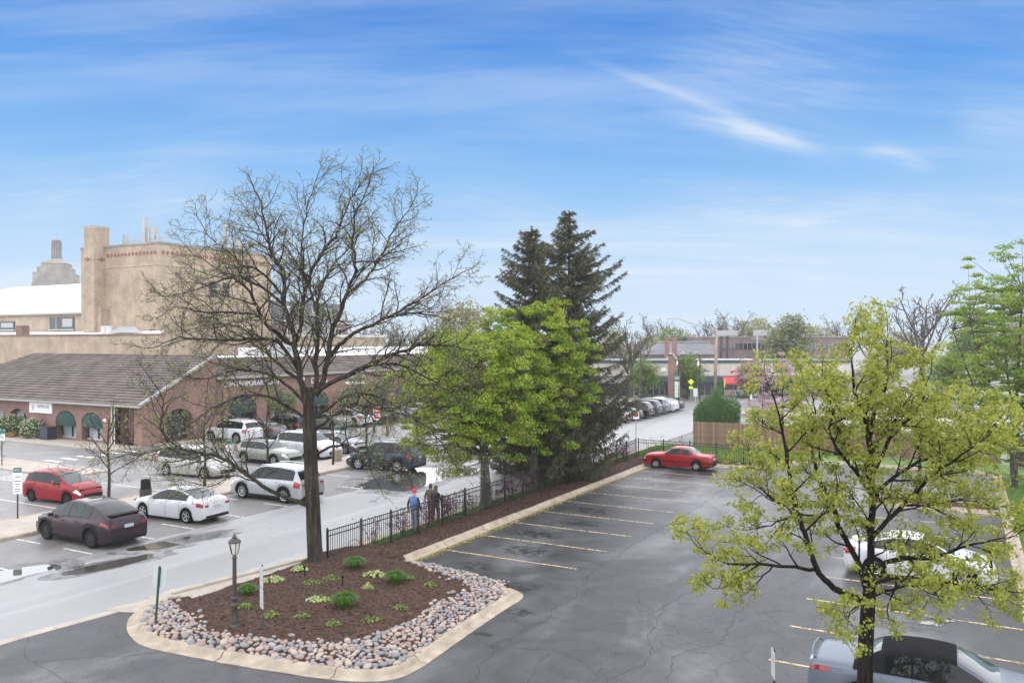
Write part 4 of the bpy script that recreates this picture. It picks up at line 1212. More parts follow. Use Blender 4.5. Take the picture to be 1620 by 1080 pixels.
MB().poly([(-7, -.5, 5.6), (5.5, -.5, 5.6), (5.5, 6, 7.9), (-4, 6, 7.9)]).poly([(-7, -.5, 5.6), (-4, 6, 7.9), (-7, 12, 5.6)]).poly([(5.5, -.5, 5.6), (5.5, 12, 5.6), (5.5, 6, 7.9)]).build('roof', mat('grey_shingle', (.13, .13, .135), .8, vary=.2, nscale=.8), B11)
MB().box(-4, 5.5, 5.6, 6.4, 7.88, 8.05).build('ridge_cap', M_galv, B11)
for x in (-4.4, -3.0): MB().box(x, x + .7, -2, -1.3, 0, 8.9).build('stack', M_redbrick, B11)
MB().poly([(-5, -2.5, 4.2), (-1.5, -2.5, 4.2), (-3.2, -2.5, 5.9)]).poly([(-5, -2.5, 4.2), (-3.2, -2.5, 5.9), (-3.2, 0, 5.9), (-5, 0, 4.2)]).poly([(-3.2, -2.5, 5.9), (-1.5, -2.5, 4.2), (-1.5, 0, 4.2), (-3.2, 0, 5.9)]).build('porch_roof', M_whiteroof, B11)

# brick pylon sign
py_ = D(1066, 632, 112.5)
B12 = thing('brick_pylon_sign', 'tall brick pylon sign with a sloped shoulder and an arched tenant board', 'sign', (py_.x, 112.5, 0), R(-12))
k = 112.5 / F
pw = lambda p: (p - 1066) * k
ph = lambda y: HC - (y - 540) * k
mb = MB(); out_ = [(pw(1057), 0), (pw(1076), 0), (pw(1076), ph(589)), (pw(1064), ph(562)), (pw(1057), ph(562))]
n = len(out_)
mb.v += [(p[0], -.35, p[1]) for p in out_] + [(p[0], .35, p[1]) for p in out_]
mb.f += [tuple(range(n)), tuple(range(2 * n - 1, n - 1, -1))] + [(i, n + i, n + (i + 1) % n, (i + 1) % n) for i in range(n)]
mb.build('brick_body', M_redbrick, B12, recalc=True)
mb = MB(); c_ = [(pw(1056.6), ph(561.9)), (pw(1064.3), ph(561.9)), (pw(1076.6), ph(588.8)), (pw(1076.6), ph(586.6)), (pw(1064.3), ph(559.6)), (pw(1056.6), ph(559.6))]
mb.v += [(p[0], -.45, p[1]) for p in c_] + [(p[0], .45, p[1]) for p in c_]
mb.f += [(0, 1, 4, 5), (1, 2, 3, 4), (6, 11, 10, 7), (7, 10, 9, 8), (5, 4, 10, 11), (4, 3, 9, 10), (0, 5, 11, 6), (2, 8, 9, 3), (0, 6, 7, 1), (1, 7, 8, 2)]
mb.build('coping', mat('brown_coping', (.12, .075, .065), .7), B12, recalc=True)
bd = [(pw(1067), ph(631)), (pw(1075), ph(631)), (pw(1075), ph(592))] + [(pw(1071) + (pw(1075) - pw(1071)) * math.cos(q), ph(592) + (ph(585) - ph(592)) * math.sin(q)) for q in (.5, 1.0, 1.57, 2.1, 2.6)] + [(pw(1067), ph(592))]
mb = MB(); mb.poly([(p[0], -.42, p[1]) for p in bd]); tb = mb.build('tenant_board', mat('board_green', (.04, .12, .09), .5), B12)
for y0, y1 in ((603, 609.5), (610, 615.5), (616, 622), (622.5, 628)): MB().box(pw(1067.4), pw(1074.6), -.46, -.425, ph(y1), ph(y0)).build('tenant_panel', mat('board_white', (.6, .66, .6), .5), B12)
MB().box(pw(1067.4), pw(1074.6), -.46, -.425, ph(600), ph(595)).build('tenant_panel', mat('board_pale_green', (.25, .36, .3), .5), B12)
# ================================================================== CARS
def interp(tab, x):
    if x <= tab[0][0]: return tab[0][1]
    for (x0, y0), (x1, y1) in zip(tab[:-1], tab[1:]):
        if x <= x1:
            return y0 + (y1 - y0) * (x - x0) / (x1 - x0 + 1e-9)
    return tab[-1][1]


def sm_interp(tab, x, e=.012):
    return (interp(tab, x - e) + 2 * interp(tab, x) + interp(tab, x + e)) / 4


def car_paint(name, col, rough=.25, metal=.0, coat=1.0):
    if name in MAT: return MAT[name]
    m = mat(name, col, rough, metal=metal, vary=.04, nscale=3, coat=coat * .45, spec=.25)
    return m


M_tyre = mat('tyre_rubber', (.014, .014, .014), .9, vary=.1, spec=.08)
M_rim_s = mat('alloy_rim', (.52, .53, .54), .3, metal=.7, vary=.05)
M_rim_d = mat('dark_rim', (.03, .03, .032), .5, metal=.2, vary=.05, spec=.2)
M_cglass = mat('car_glass', (.008, .010, .010), .03, vary=.1, spec=.32)
M_cglass_l = mat('car_glass_clear', (.04, .052, .05), .03, vary=.15, spec=.45)
M_cladding = mat('black_cladding', (.018, .018, .019), .7, vary=.1, spec=.12)
M_under = mat('underbody', (.006, .006, .006), .9, vary=0, spec=.0)
M_tail = mat('tail_lamp', (.26, .008, .012), .2, vary=.1, coat=.3)
M_head = mat('head_lamp', (.62, .65, .67), .1, vary=.15, coat=.6)
M_chrome = mat('chrome', (.65, .66, .67), .15, metal=.9, vary=0)
M_plate = mat('number_plate', (.42, .44, .46), .4, vary=.05)
M_seam = mat('panel_gap', (.015, .015, .016), .7, vary=0)
M_amber = mat('amber_lamp', (.75, .30, .04), .2, vary=0)

SPECS = {}
# x fraction: 0 rear .. 1 front. z in metres
SPECS['crossover'] = dict(L=5.0, W=1.98, wb=2.95, xr=.20, R=.385, gc=.22,   # fast-tailed tall crossover
    top=[(0, .62), (.006, .95), (.02, 1.15), (.055, 1.22), (.16, 1.42), (.27, 1.59), (.38, 1.66), (.48, 1.68), (.56, 1.64), (.64, 1.50), (.72, 1.28), (.785, 1.10), (.88, 1.0), (.95, .88), (.985, .74), (1, .52)],
    belt=[(0, .90), (.05, 1.06), (.3, 1.06), (.6, .98), (.75, .97), (.85, .93), (.95, .8), (1, .5)],
    width=[(0, .80), (.02, .90), (.08, .97), (.2, 1.0), (.75, 1.0), (.9, .95), (.97, .84), (1, .68)], tum=.40,
    ws=(.575, .765), rw=(.085, .29), sw=[(.24, .335), (.345, .50), (.515, .73)], clad=True, roofglass=(.36, .57))
SPECS['sedan'] = dict(L=4.62, W=1.80, wb=2.70, xr=.215, R=.32, gc=.17,
    top=[(0, .55), (.006, .80), (.015, .98), (.05, 1.045), (.12, 1.09), (.22, 1.26), (.32, 1.38), (.42, 1.43), (.52, 1.415), (.60, 1.31), (.68, 1.13), (.745, .98), (.85, .90), (.94, .78), (.985, .62), (1, .45)],
    belt=[(0, .80), (.04, .93), (.2, .95), (.5, .90), (.75, .86), (.88, .80), (.96, .66), (1, .42)],
    width=[(0, .78), (.02, .88), (.08, .96), (.2, 1.0), (.75, 1.0), (.9, .94), (.97, .82), (1, .66)], tum=.42,
    ws=(.535, .735), rw=(.10, .305), sw=[(.225, .30), (.31, .47), (.485, .70)])
SPECS['suv'] = dict(L=4.92, W=1.98, wb=2.82, xr=.215, R=.375, gc=.20,
    top=[(0, .66), (.006, .98), (.02, 1.12), (.05, 1.34), (.085, 1.58), (.13, 1.70), (.3, 1.755), (.5, 1.76), (.58, 1.70), (.66, 1.46), (.735, 1.16), (.80, 1.08), (.9, 1.0), (.96, .9), (.985, .75), (1, .52)],
    belt=[(0, .95), (.05, 1.08), (.3, 1.07), (.6, 1.03), (.75, 1.02), (.88, .95), (.96, .82), (1, .5)],
    width=[(0, .84), (.02, .92), (.08, .98), (.2, 1.0), (.78, 1.0), (.92, .95), (.98, .84), (1, .72)], tum=.30,
    ws=(.60, .735), rw=(.028, .085), sw=[(.11, .255), (.275, .455), (.47, .70)], rails=True, clad=True)
SPECS['coupe'] = dict(L=4.33, W=1.65, wb=2.57, xr=.215, R=.30, gc=.18,     # boxy three-box
    top=[(0, .52), (.006, .72), (.012, .87), (.03, .905), (.17, .93), (.225, .97), (.30, 1.24), (.345, 1.345), (.45, 1.375), (.56, 1.355), (.60, 1.28), (.69, .985), (.715, .945), (.85, .90), (.965, .84), (.985, .72), (1, .50)],
    belt=[(0, .72), (.02, .84), (.2, .87), (.5, .865), (.72, .855), (.9, .82), (.97, .76), (1, .5)],
    width=[(0, .88), (.02, .95), (.08, .98), (.2, 1.0), (.8, 1.0), (.94, .97), (.985, .93), (1, .86)], tum=.42,
    ws=(.575, .70), rw=(.225, .335), sw=[(.305, .44), (.455, .675)], strip=True)
SPECS['hatch'] = dict(L=4.08, W=1.70, wb=2.50, xr=.185, R=.30, gc=.17,
    top=[(0, .62), (.006, .90), (.02, 1.05), (.05, 1.28), (.09, 1.42), (.16, 1.49), (.35, 1.525), (.48, 1.51), (.58, 1.40), (.68, 1.20), (.79, 1.0), (.88, .92), (.95, .80), (.985, .65), (1, .46)],
    belt=[(0, .86), (.05, 1.0), (.3, .97), (.6, .90), (.78, .86), (.9, .80), (.96, .68), (1, .44)],
    width=[(0, .82), (.02, .90), (.08, .97), (.2, 1.0), (.75, 1.0), (.9, .94), (.97, .82), (1, .66)], tum=.34,
    ws=(.55, .79), rw=(.025, .085), sw=[(.10, .19), (.205, .40), (.415, .66)])
SPECS['minivan'] = dict(L=5.08, W=1.96, wb=3.0, xr=.22, R=.33, gc=.17,
    top=[(0, .66), (.006, 1.0), (.02, 1.15), (.045, 1.40), (.075, 1.64), (.12, 1.72), (.3, 1.76), (.5, 1.74), (.60, 1.64), (.70, 1.42), (.80, 1.12), (.86, 1.02), (.94, .88), (.985, .70), (1, .5)],
    belt=[(0, .95), (.05, 1.04), (.3, 1.0), (.6, .95), (.8, .92), (.9, .86), (.96, .74), (1, .46)],
    width=[(0, .84), (.02, .92), (.08, .98), (.2, 1.0), (.75, 1.0), (.9, .94), (.97, .82), (1, .66)], tum=.28,
    ws=(.60, .80), rw=(.028, .08), sw=[(.09, .26), (.28, .47), (.485, .74)])
SPECS['wagon'] = dict(L=4.75, W=1.77, wb=2.67, xr=.205, R=.33, gc=.20,
    top=[(0, .60), (.006, .88), (.02, 1.0), (.06, 1.20), (.11, 1.40), (.17, 1.46), (.4, 1.49), (.52, 1.46), (.60, 1.32), (.68, 1.08), (.715, .99), (.86, .93), (.95, .82), (.985, .68), (1, .48)],
    belt=[(0, .84), (.05, .96), (.3, .95), (.6, .91), (.75, .89), (.9, .82), (.96, .72), (1, .46)],
    width=[(0, .82), (.02, .90), (.08, .97), (.2, 1.0), (.75, 1.0), (.9, .95), (.97, .84), (1, .70)], tum=.36,
    ws=(.55, .70), rw=(.03, .10), sw=[(.13, .27), (.285, .45), (.465, .665)], rails=True, clad=True)
SPECS['convertible'] = dict(L=4.88, W=1.82, wb=2.72, xr=.225, R=.325, gc=.15,
    top=[(0, .58), (.006, .80), (.02, .96), (.06, 1.0), (.16, 1.015), (.205, 1.03), (.24, 1.12), (.30, 1.29), (.37, 1.385), (.47, 1.415), (.56, 1.40), (.605, 1.36), (.67, 1.21), (.745, 1.01), (.775, .955), (.87, .90), (.94, .79), (.985, .62), (1, .45)],
    belt=[(0, .80), (.04, .90), (.2, .93), (.5, .90), (.75, .86), (.88, .80), (.96, .66), (1, .42)],
    width=[(0, .74), (.015, .85), (.06, .95), (.2, 1.0), (.75, 1.0), (.9, .93), (.97, .80), (1, .62)], tum=.46,
    ws=(.605, .765), rw=(.225, .30), sw=[(.325, .425), (.435, .73)], soft=(.195, .60), spoiler=True)


class CarShape:
    def __init__(s, S):
        s.S = S; s.L, s.W = S['L'], S['W']; s.xr = S['xr'] * s.L; s.xf = s.xr + S['wb']; s.Ra = S['R'] * 1.17
    def sill(s, x):
        g = s.S['gc']; X = x * s.L
        z = g + .10 * max(0, (.05 - x) / .05) + .06 * max(0, (x - .94) / .06)
        for c in (s.xr, s.xf):
            d = abs(X - c)
            if d < s.Ra: z = max(z, s.S['R'] + math.sqrt(max(0, s.Ra ** 2 - d * d)) - .0)
        return z
    def section(s, x):
        S = s.S; w = s.W / 2 * sm_interp(S['width'], x, .008); zt = sm_interp(S['top'], x, .01); zb = min(sm_interp(S['belt'], x, .02), zt - .015); zs = min(s.sill(x), zb - .06)
        h = zt - zb; yr = max(w * .42, w * .93 - S['tum'] * h - .02); rc = min(.07, h * .35)
        P = [(w * .955, zs), (w * .985, zs + .16 * (zb - zs)), (w * 1.0, zs + .42 * (zb - zs)), (w * .998, zs + .66 * (zb - zs)), (w * .985, zs + .86 * (zb - zs)), (w * .95, zb)]
        e = (yr, zt - rc)
        for k in (.06, .35, .65, .94): P.append((w * .94 + (e[0] - w * .94) * k, zb + (e[1] - zb) * k))
        P += [e, (yr - .05, zt - rc * .35), (yr * .7, zt - rc * .08 + .004), (yr * .35, zt + .012), (0, zt + .016)]
        return P
    def at(s, x, t):
        P = s.section(x); i = min(int(t), len(P) - 2); f = t - i
        return Vector(((x - .5) * s.L, P[i][0] * (1 - f) + P[i + 1][0] * f, P[i][1] * (1 - f) + P[i + 1][1] * f))
    def nrm(s, x, t):
        a = s.at(min(1, x + .004), t) - s.at(max(0, x - .004), t); b = s.at(x, min(t + .2, 13.99)) - s.at(x, max(0, t - .2))
        n = a.cross(b)
        if n.length < 1e-9: n = Vector((0, 0, 1))
        n.normalize()
        if n.y < -.001 and abs(n.z) < .9: n = -n
        return n
    def patch(s, x0, x1, t0, t1, off, nx=8, nt=4, both=True, mirror_only=None, fx0=None, fx1=None):
        """surface patch lifted by off; returns MB. t<=14, side +y and its mirror"""
        mb = MB()
        for sgn in ((1, -1) if both else (mirror_only or 1,)):
            n0 = len(mb.v)
            for i in range(nx + 1):
                for j in range(nt + 1):
                    tt = t0 + (t1 - t0) * j / nt
                    xa = x0 if fx0 is None else x0 + (fx0 - x0) * j / nt; xb = x1 if fx1 is None else x1 + (fx1 - x1) * j / nt
                    x = xa + (xb - xa) * i / nx
                    p = s.at(x, tt); n = s.nrm(x, tt)
                    if n.dot(Vector((0, p.y, p.z - .6))) < 0 and t0 > 4: n = -n
                    elif t0 <= 4 and n.y < 0 and .06 < x < .94: n = -n
                    q = p + n * off; mb.v.append((q.x, sgn * q.y, q.z))
            for i in range(nx):
                for j in range(nt):
                    f = (n0 + i * (nt + 1) + j, n0 + (i + 1) * (nt + 1) + j, n0 + (i + 1) * (nt + 1) + j + 1, n0 + i * (nt + 1) + j + 1)
                    mb.f.append(f if sgn > 0 else f[::-1])
        return mb
    def band(s, x0, x1, t0, off, nx=8, nt=8, inset=0.0):
        """patch that crosses the centre line: windscreens, soft tops"""
        mb = MB()
        for i in range(nx + 1):
            x = x0 + (x1 - x0) * i / nx
            for j in range(-nt, nt + 1):
                tt = 14 - (14 - t0) * abs(j) / nt
                p = s.at(x, min(tt, 13.999)); n = Vector((0, 0, 1))
                a = s.at(min(1, x + .006), min(tt, 13.99)) - s.at(max(0, x - .006), min(tt, 13.99))
                n = Vector((-a.z, 0, a.x)).normalized()
                if n.z < 0: n = -n
                sg = 1 if j >= 0 else -1
                n = (n + Vector((0, .35 * abs(j) / nt, 0))).normalized()
                q = p + n * off; mb.v.append((q.x, sg * q.y, q.z))
        c = 2 * nt + 1
        for i in range(nx):
            for j in range(c - 1): mb.f.append((i * c + j, i * c + j + 1, (i + 1) * c + j + 1, (i + 1) * c + j))
        return mb


WHEELS = {}


def wheel_meshes(Rw, wd, style):
    key = (round(Rw, 3), style)
    if key in WHEELS: return WHEELS[key]
    r = Rw * .68 if style != 'old' else Rw * .6
    ty = MB().lathe([(r, -wd / 2 + .02), (Rw * .9, -wd / 2), (Rw * .975, -wd / 2 + .025), (Rw, 0), (Rw * .975, wd / 2 - .025), (Rw * .9, wd / 2), (r, wd / 2 - .02), (r * .97, wd / 2 - .03)], 28, axis='y')
    tm = ty.mesh('wheel', True, 50); tm.materials.append(M_tyre)
    rm = MB(); o = wd / 2 - .012
    rm.lathe([(r * .99, o - .03), (r * .97, o), (r * .9, o - .008), (r * .87, o - .05)], 28, axis='y')
    rm.lathe([(0.0, o - .07), (r * .9, o - .06)], 24, axis='y')
    n = {'five': 5, 'ten': 10, 'old': 12, 'dark': 7}[style]
    for k in range(n):
        a = 2 * math.pi * k / n; w0, w1 = (r * .16, r * .10) if n < 8 else (r * .07, r * .06)
        for s_ in ((-1, 1) if style == 'five' else (0,)):
            da = s_ * .16
            ca, sa = math.cos(a + da), math.sin(a + da); ca2, sa2 = math.cos(a), math.sin(a)
            p0 = Vector((ca2 * r * .15, 0, sa2 * r * .15)); p1 = Vector((ca * r * .93, 0, sa * r * .93)); tn = Vector((-sa, 0, ca))
            wa, wb_ = (w0 * .5, w1 * .6) if style == 'five' else (w0, w1)
            b4 = [p0 - tn * wa, p1 - tn * wb_, p1 + tn * wb_, p0 + tn * wa]
            rm.hexa([(p.x, o - .055, p.z) for p in b4], [(p.x, o - .012, p.z) for p in b4])
    rm.lathe([(r * .2, o - .05), (r * .19, o - .004), (0.0, o)], 12, axis='y')
    me = rm.mesh('rim', True, 35); WHEELS[key] = (tm, me); return WHEELS[key]


def make_car(spec, paint, label, loc, rz, rim='five', rim_mat=None, group=None, name='parked_car', cat='car', glass=None, detail=True, tail_t=(3.2, 5.6), scale=1.0, plate=True, soft_mat=None, name2=None):
    S = SPECS[spec]; C = CarShape(S); root = thing(name, label, cat, loc, rz, group, scale)
    glass = glass or M_cglass
    xs_ = sorted(set([0, .004, .01, .018, .03, .045, .06, .08] + [.1 + .8 * i / 44 for i in range(45)] + [.92, .935, .95, .965, .978, .988, .995, 1.0] +
                     [max(0, min(1, (c + d * C.Ra) / C.L)) for c in (C.xr, C.xf) for d in (-1.0, -.985, -.93, -.8, .8, .93, .985, 1.0)]))
    mb = MB(); secs = [C.section(x) for x in xs_]; m_ = len(secs[0])
    for x, P in zip(xs_, secs):
        X = (x - .5) * C.L
        for (y, z) in P: mb.v.append((X, y, z))
        for (y, z) in reversed(P[:-1]): mb.v.append((X, -y, z))
    c = 2 * m_ - 1
    for i in range(len(xs_) - 1):
        for j in range(c - 1): mb.f.append((i * c + j, (i + 1) * c + j, (i + 1) * c + j + 1, i * c + j + 1))
    mb.f.append(tuple(range(c))); mb.f.append(tuple((len(xs_) - 1) * c + j for j in reversed(range(c))))
    body = mb.build('body', paint, root, smooth=True, ang=32, recalc=True)
    MB().box(-C.L * .47, C.L * .47, -C.W * .36, C.W * .36, S['gc'] + .02, .75).build('underbody', M_under, root)
    # glass
    if spec != 'coupe':
        for sg in (1, -1): C.patch(S['sw'][0][0] - .010, S['sw'][-1][1] + .008, 6.15, 9.9, .005, 22, 3, both=False, mirror_only=sg).build('window_surround', M_seam, root, smooth=True)
    for (a, b_) in S['sw']:
        for sg in (1, -1): C.patch(a, b_, 6.35, 9.6, .008, 8, 3, both=False, mirror_only=sg).build('side_window', glass, root, smooth=True)
    C.band(S['ws'][0], S['ws'][1], 11.0, .008, 10, 8).build('windscreen', M_cglass_l if glass is M_cglass else glass, root, smooth=True)
    if spec == 'convertible':
        sf = C.band(S['soft'][0], S['soft'][1], 6.0, .015, 22, 14).build('soft_top', soft_mat, root, smooth=True, ang=50)
        C.band(.245, .305, 12.0, .024, 5, 6).build('rear_window', M_cglass_l, sf, smooth=True)
        for a, b_ in S['sw']:
            for sg in (1, -1): C.patch(a, b_, 6.3, 9.4, .03, 8, 3, both=False, mirror_only=sg).build('side_window', glass, root, smooth=True)
    else:
        C.band(S['rw'][0], S['rw'][1], 11.0, .008, 8, 8).build('rear_window', glass if spec != 'sedan' else M_cglass_l, root, smooth=True)
    if 'roofglass' in S: C.band(S['roofglass'][0], S['roofglass'][1], 11.4, .006, 8, 8).build('roof_glass', M_cglass_l, root, smooth=True)
    # lamps
    for sg in (1, -1):
        C.patch(.0135, .10 if spec == 'convertible' else (.03 if spec == 'coupe' or not detail else .085), tail_t[0], tail_t[1], .010, 8, 4, both=False, mirror_only=sg).build('tail_lamp', M_tail, root, smooth=True)
        C.patch(.90 if spec != 'coupe' else .97, .982, 3.4, 5.6, .010, 8, 4, both=False, mirror_only=sg, fx0=.93 if spec != 'coupe' else None).build('head_lamp', M_head, root, smooth=True)
    # rear lamps reach round onto the tail face
    zt_ = interp(S['belt'], .03)
    for sg in (() if spec == 'convertible' or not detail else (1, -1)):
        MB().box(-C.L / 2 - .012 + .006, -C.L / 2 + .06, sg * C.W * .33 - C.W * .05, sg * C.W * .33 + C.W * .05, zt_ - .15, zt_ - .06).build('tail_lamp', M_tail, root)
    if plate: MB().box(-C.L / 2 - .022, -C.L / 2 + .03, -.19, .19, zt_ - .22, zt_ - .10).build('number_plate', M_plate, root)
    MB().box(-C.L / 2 - .015, -C.L / 2 + .1, -C.W * .36, C.W * .36, S['gc'] + .06, S['gc'] + .19).build('rear_bumper_insert', M_cladding, root)
    MB().box(C.L / 2 - .12, C.L / 2 + .012, -C.W * .30, C.W * .30, S['gc'] + .12, S['gc'] + .34).build('grille', M_cladding, root)
    # wheels
    tm, rm = wheel_meshes(S['R'], .22, rim)
    for X in (C.xr - C.L / 2, C.xf - C.L / 2):
        for sg in (1, -1):
            w = place('wheel', tm, None, root); w.location = (X, sg * (C.W / 2 - .125), S['R']); w.rotation_euler = (0, rng.uniform(0, 6), 0 if sg > 0 else math.pi)
            rr = place('rim', rm.copy() if False else rm, None, w)
            if not rm.materials: rm.materials.append(rim_mat or M_rim_s)
            rr.material_slots[0].link = 'OBJECT'; rr.material_slots[0].material = rim_mat or M_rim_s
    if detail:
        Xm = (S['sw'][-1][1] - .025)
        for sg in (1, -1):
            p = C.at(Xm, 5.6)
            mr = MB().hexa([(p.x - .10, sg * (p.y + .02), p.z + .02), (p.x + .02, sg * (p.y + .02), p.z + .02), (p.x + .0, sg * (p.y + .22), p.z + .04), (p.x - .09, sg * (p.y + .22), p.z + .04)],
                           [(p.x - .09, sg * (p.y + .02), p.z + .15), (p.x, sg * (p.y + .02), p.z + .13), (p.x - .02, sg * (p.y + .20), p.z + .17), (p.x - .08, sg * (p.y + .20), p.z + .17)])
            mr.build('mirror', paint, root, recalc=True)
        xs_d = [S['sw'][-1][0] - .005] + ([S['sw'][-2][0] - .012] if len(S['sw']) > 2 else []) + [S['sw'][-1][1] + .01]
        for xd in xs_d:
            for sg in (1, -1): C.patch(xd - .0014, xd + .0014, .6, 5.2, .005, 1, 10, both=False, mirror_only=sg).build('door_gap', M_seam, root)
        for xd in xs_d[:-1]:
            for sg in (1, -1):
                p = C.at(xd + .03, 4.2); MB().box(p.x - .02, p.x + .16, min(sg * (p.y - .01), sg * (p.y + .03)), max(sg * (p.y - .01), sg * (p.y + .03)), p.z - .015, p.z + .02).build('door_handle', paint if spec != 'coupe' else M_cladding, root)
        if S.get('clad'):
            x0, x1 = (C.xr + C.Ra * 1.02) / C.L, (C.xf - C.Ra * 1.02) / C.L
            for sg in (1, -1): C.patch(x0, x1, .0, .9, .008, 10, 2, both=False, mirror_only=sg).build('sill_cladding', M_cladding, root, smooth=True)
            for cx_ in (C.xr, C.xf):
                for sg in (1, -1):
                    tb = MB(); n = 14; pr = []
                    for i in range(n + 1):
                        an = math.pi * i / n; X = cx_ + C.Ra * 1.03 * math.cos(an); Z = S['R'] + C.Ra * 1.03 * math.sin(an)
                        pr.append((X - C.L / 2, sg * (C.W / 2 * sm_interp(S['width'], X / C.L, .008) * .985), max(S['gc'] + .02, Z)))
                    tb.tube(pr, .045, 5).build('wheel_arch_trim', M_cladding, root, smooth=True)
        if S.get('strip'):
            for sg in (1, -1): C.patch(.02, .985, 2.0, 2.35, .008, 30, 1, both=False, mirror_only=sg).build('rubbing_strip', M_cladding, root)
            for sg in (1, -1): C.patch(.02, .12, .3, 1.2, .012, 6, 1, both=False, mirror_only=sg).build('bumper_wrap', M_cladding, root)
            MB().box(C.L / 2 - .06, C.L / 2 + .06, -C.W * .46, C.W * .46, .42, .55).build('bumper', M_cladding, root); MB().box(-C.L / 2 - .06, -C.L / 2 + .06, -C.W * .46, C.W * .46, .42, .55).build('bumper', M_cladding, root)
            for sg in (1, -1): MB().tube([tuple(Vector((C.at(x, 10.1).x, sg * (C.at(x, 10.1).y + .004), C.at(x, 10.1).z))) for x in (.235, .27, .30, .34, .4, .5, .56, .6, .65, .695)], .012, 5).build('window_trim', M_chrome, root)
        if S.get('rails'):
            for sg in (1, -1):
                pr = [C.at(x, 11.0) for x in (.14, .17, .3, .45, .56, .585)]
                MB().tube([(p.x, sg * (p.y - .03), p.z + (.07 if 0 < i < 5 else .01)) for i, p in enumerate(pr)], .02, 6).build('roof_rail', M_chrome if spec == 'suv' else M_cladding, root, smooth=True)
        if spec == 'crossover':
            q0 = C.at(.055, 12.5); MB().hexa([(q0.x - .06, -.62, q0.z + .005), (q0.x + .12, -.66, q0.z + .03), (q0.x + .12, .66, q0.z + .03), (q0.x - .06, .62, q0.z + .005)], [(q0.x - .10, -.60, q0.z + .055), (q0.x + .06, -.64, q0.z + .07), (q0.x + .06, .64, q0.z + .07), (q0.x - .10, .60, q0.z + .055)]).build('tail_spoiler', M_cladding, root, recalc=True)
        if S.get('spoiler'):
            pr = [(-C.L / 2 + .16, -.62, .985), (-C.L / 2 + .07, -.5, 1.035), (-C.L / 2 + .04, 0, 1.05), (-C.L / 2 + .07, .5, 1.035), (-C.L / 2 + .16, .62, .985)]
            MB().tube(pr, .022, 8).build('spoiler', paint, root, smooth=True)
            MB().tube([(-C.L / 2 + .95, -.18, 1.0), (-C.L / 2 + .72, -.18, 1.30)], .008, 5).build('aerial', M_seam, root)
    return root


NOSE_L = math.atan2(-W.y, -W.x)    # nose toward -W (left, up the picture)
NOSE_R = math.atan2(W.y, W.x)
P_purple = car_paint('paint_dark_plum', (.020, .007, .013), .35, .0, .6)
P_white = car_paint('paint_white', (.50, .51, .52), .3)
P_silver = car_paint('paint_silver', (.34, .355, .37), .3, .3)
P_red = car_paint('paint_red', (.28, .010, .014), .32, 0, .5)
P_red2 = car_paint('paint_bright_red', (.22, .007, .012), .35, 0, .35)
P_blue = car_paint('paint_slate_blue', (.02, .04, .058), .3, .1, .5)
P_sage = car_paint('paint_sage', (.20, .215, .185), .3, .4)
P_grey = car_paint('paint_grey', (.15, .155, .165), .3, .4)
P_black = car_paint('paint_black', (.014, .015, .017), .2)
P_conv = car_paint('paint_steel_blue', (.125, .15, .185), .38, .1, .25)
P_champ = car_paint('paint_champagne', (.36, .35, .33), .3, .2)
P_char = car_paint('paint_charcoal', (.045, .046, .05), .3)
M_soft = mat('soft_top_fabric', (.016, .016, .017), .95, spec=.05, vary=.15, nscale=8, bump=.2, bscale=80)

Z0 = .006
gs = 'cars nosed in along the street side of the median'
make_car('crossover', P_purple, 'dark plum crossover with black wheels and a sloping tail, parked by the median', AB(-31.05, 20.95, Z0), NOSE_L + R(-1), 'dark', M_rim_d, gs, tail_t=(4.0, 4.9))
make_car('sedan', P_white, 'white four-door sedan with silver spoked wheels between the plum crossover and silver SUV', AB(-31.35, 25.55, Z0), NOSE_L + R(3), 'five', None, gs, tail_t=(3.6, 5.1))
make_car('suv', P_silver, 'silver SUV with bright red tail lamps behind the bare tree trunk', AB(-30.9, 31.1, Z0), NOSE_L + R(1), 'ten', None, gs)
make_car('suv', P_blue, 'slate blue SUV standing beside the big puddle at the end of the median', AB(-31.9, 41.5, Z0), NOSE_L + R(6), 'ten', None, gs)
gm = 'cars nosed in on the far side of the median'
make_car('hatch', P_red2, 'bright red small hatchback with dark wheels beside the litter bin', AB(-39.75, 25.4, Z0), NOSE_R + R(6), 'dark', M_rim_d, gm)
make_car('minivan', P_champ, 'pale champagne minivan on the far side of the median', AB(-40.4, 34.1, Z0), NOSE_R + R(4), 'five', None, gm)
make_car('wagon', P_sage, 'sage green estate car next to the champagne minivan', AB(-40.3, 39.9, Z0), NOSE_R, 'five', None, gm)
make_car('suv', P_white, 'white SUV facing the median between the sage estate and a grey sedan', AB(-40.0, 43.3, Z0), NOSE_R, 'five', None, gm)
make_car('sedan', P_grey, 'grey sedan facing the median, seen just right of the bare tree trunk', AB(-40.0, 46.4, Z0), NOSE_R, 'five', None, gm)
gb = 'cars parked in front of the brick shop strip'
make_car('suv', P_white, 'white SUV parked nearest the gable of the brick office', AB(-51.6, 47.2, Z0), NOSE_L, 'five', None, gb)
make_car('sedan', P_grey, 'dark grey sedan between a white SUV and a black SUV at the shop strip', AB(-51.4, 50.0, Z0), NOSE_L, 'five', None, gb)
make_car('suv', P_black, 'black SUV left of the bare tree trunk at the shop strip', AB(-51.5, 52.9, Z0), NOSE_L, 'ten', None, gb)
make_car('sedan', P_sage, 'olive grey sedan just right of the bare tree trunk at the shop strip', AB(-51.5, 58.3, Z0), NOSE_L, 'five', None, gb, detail=False)
make_car('crossover', P_white, 'white crossover parked before the SOLUTIONS sign at the shop strip', AB(-51.4, 61.0, Z0), NOSE_L, 'five', None, gb)
make_car('suv', P_black, 'black SUV by the red and white no-entry sign at the shop strip', AB(-51.4, 63.9, Z0), NOSE_L, 'ten', None, gb)
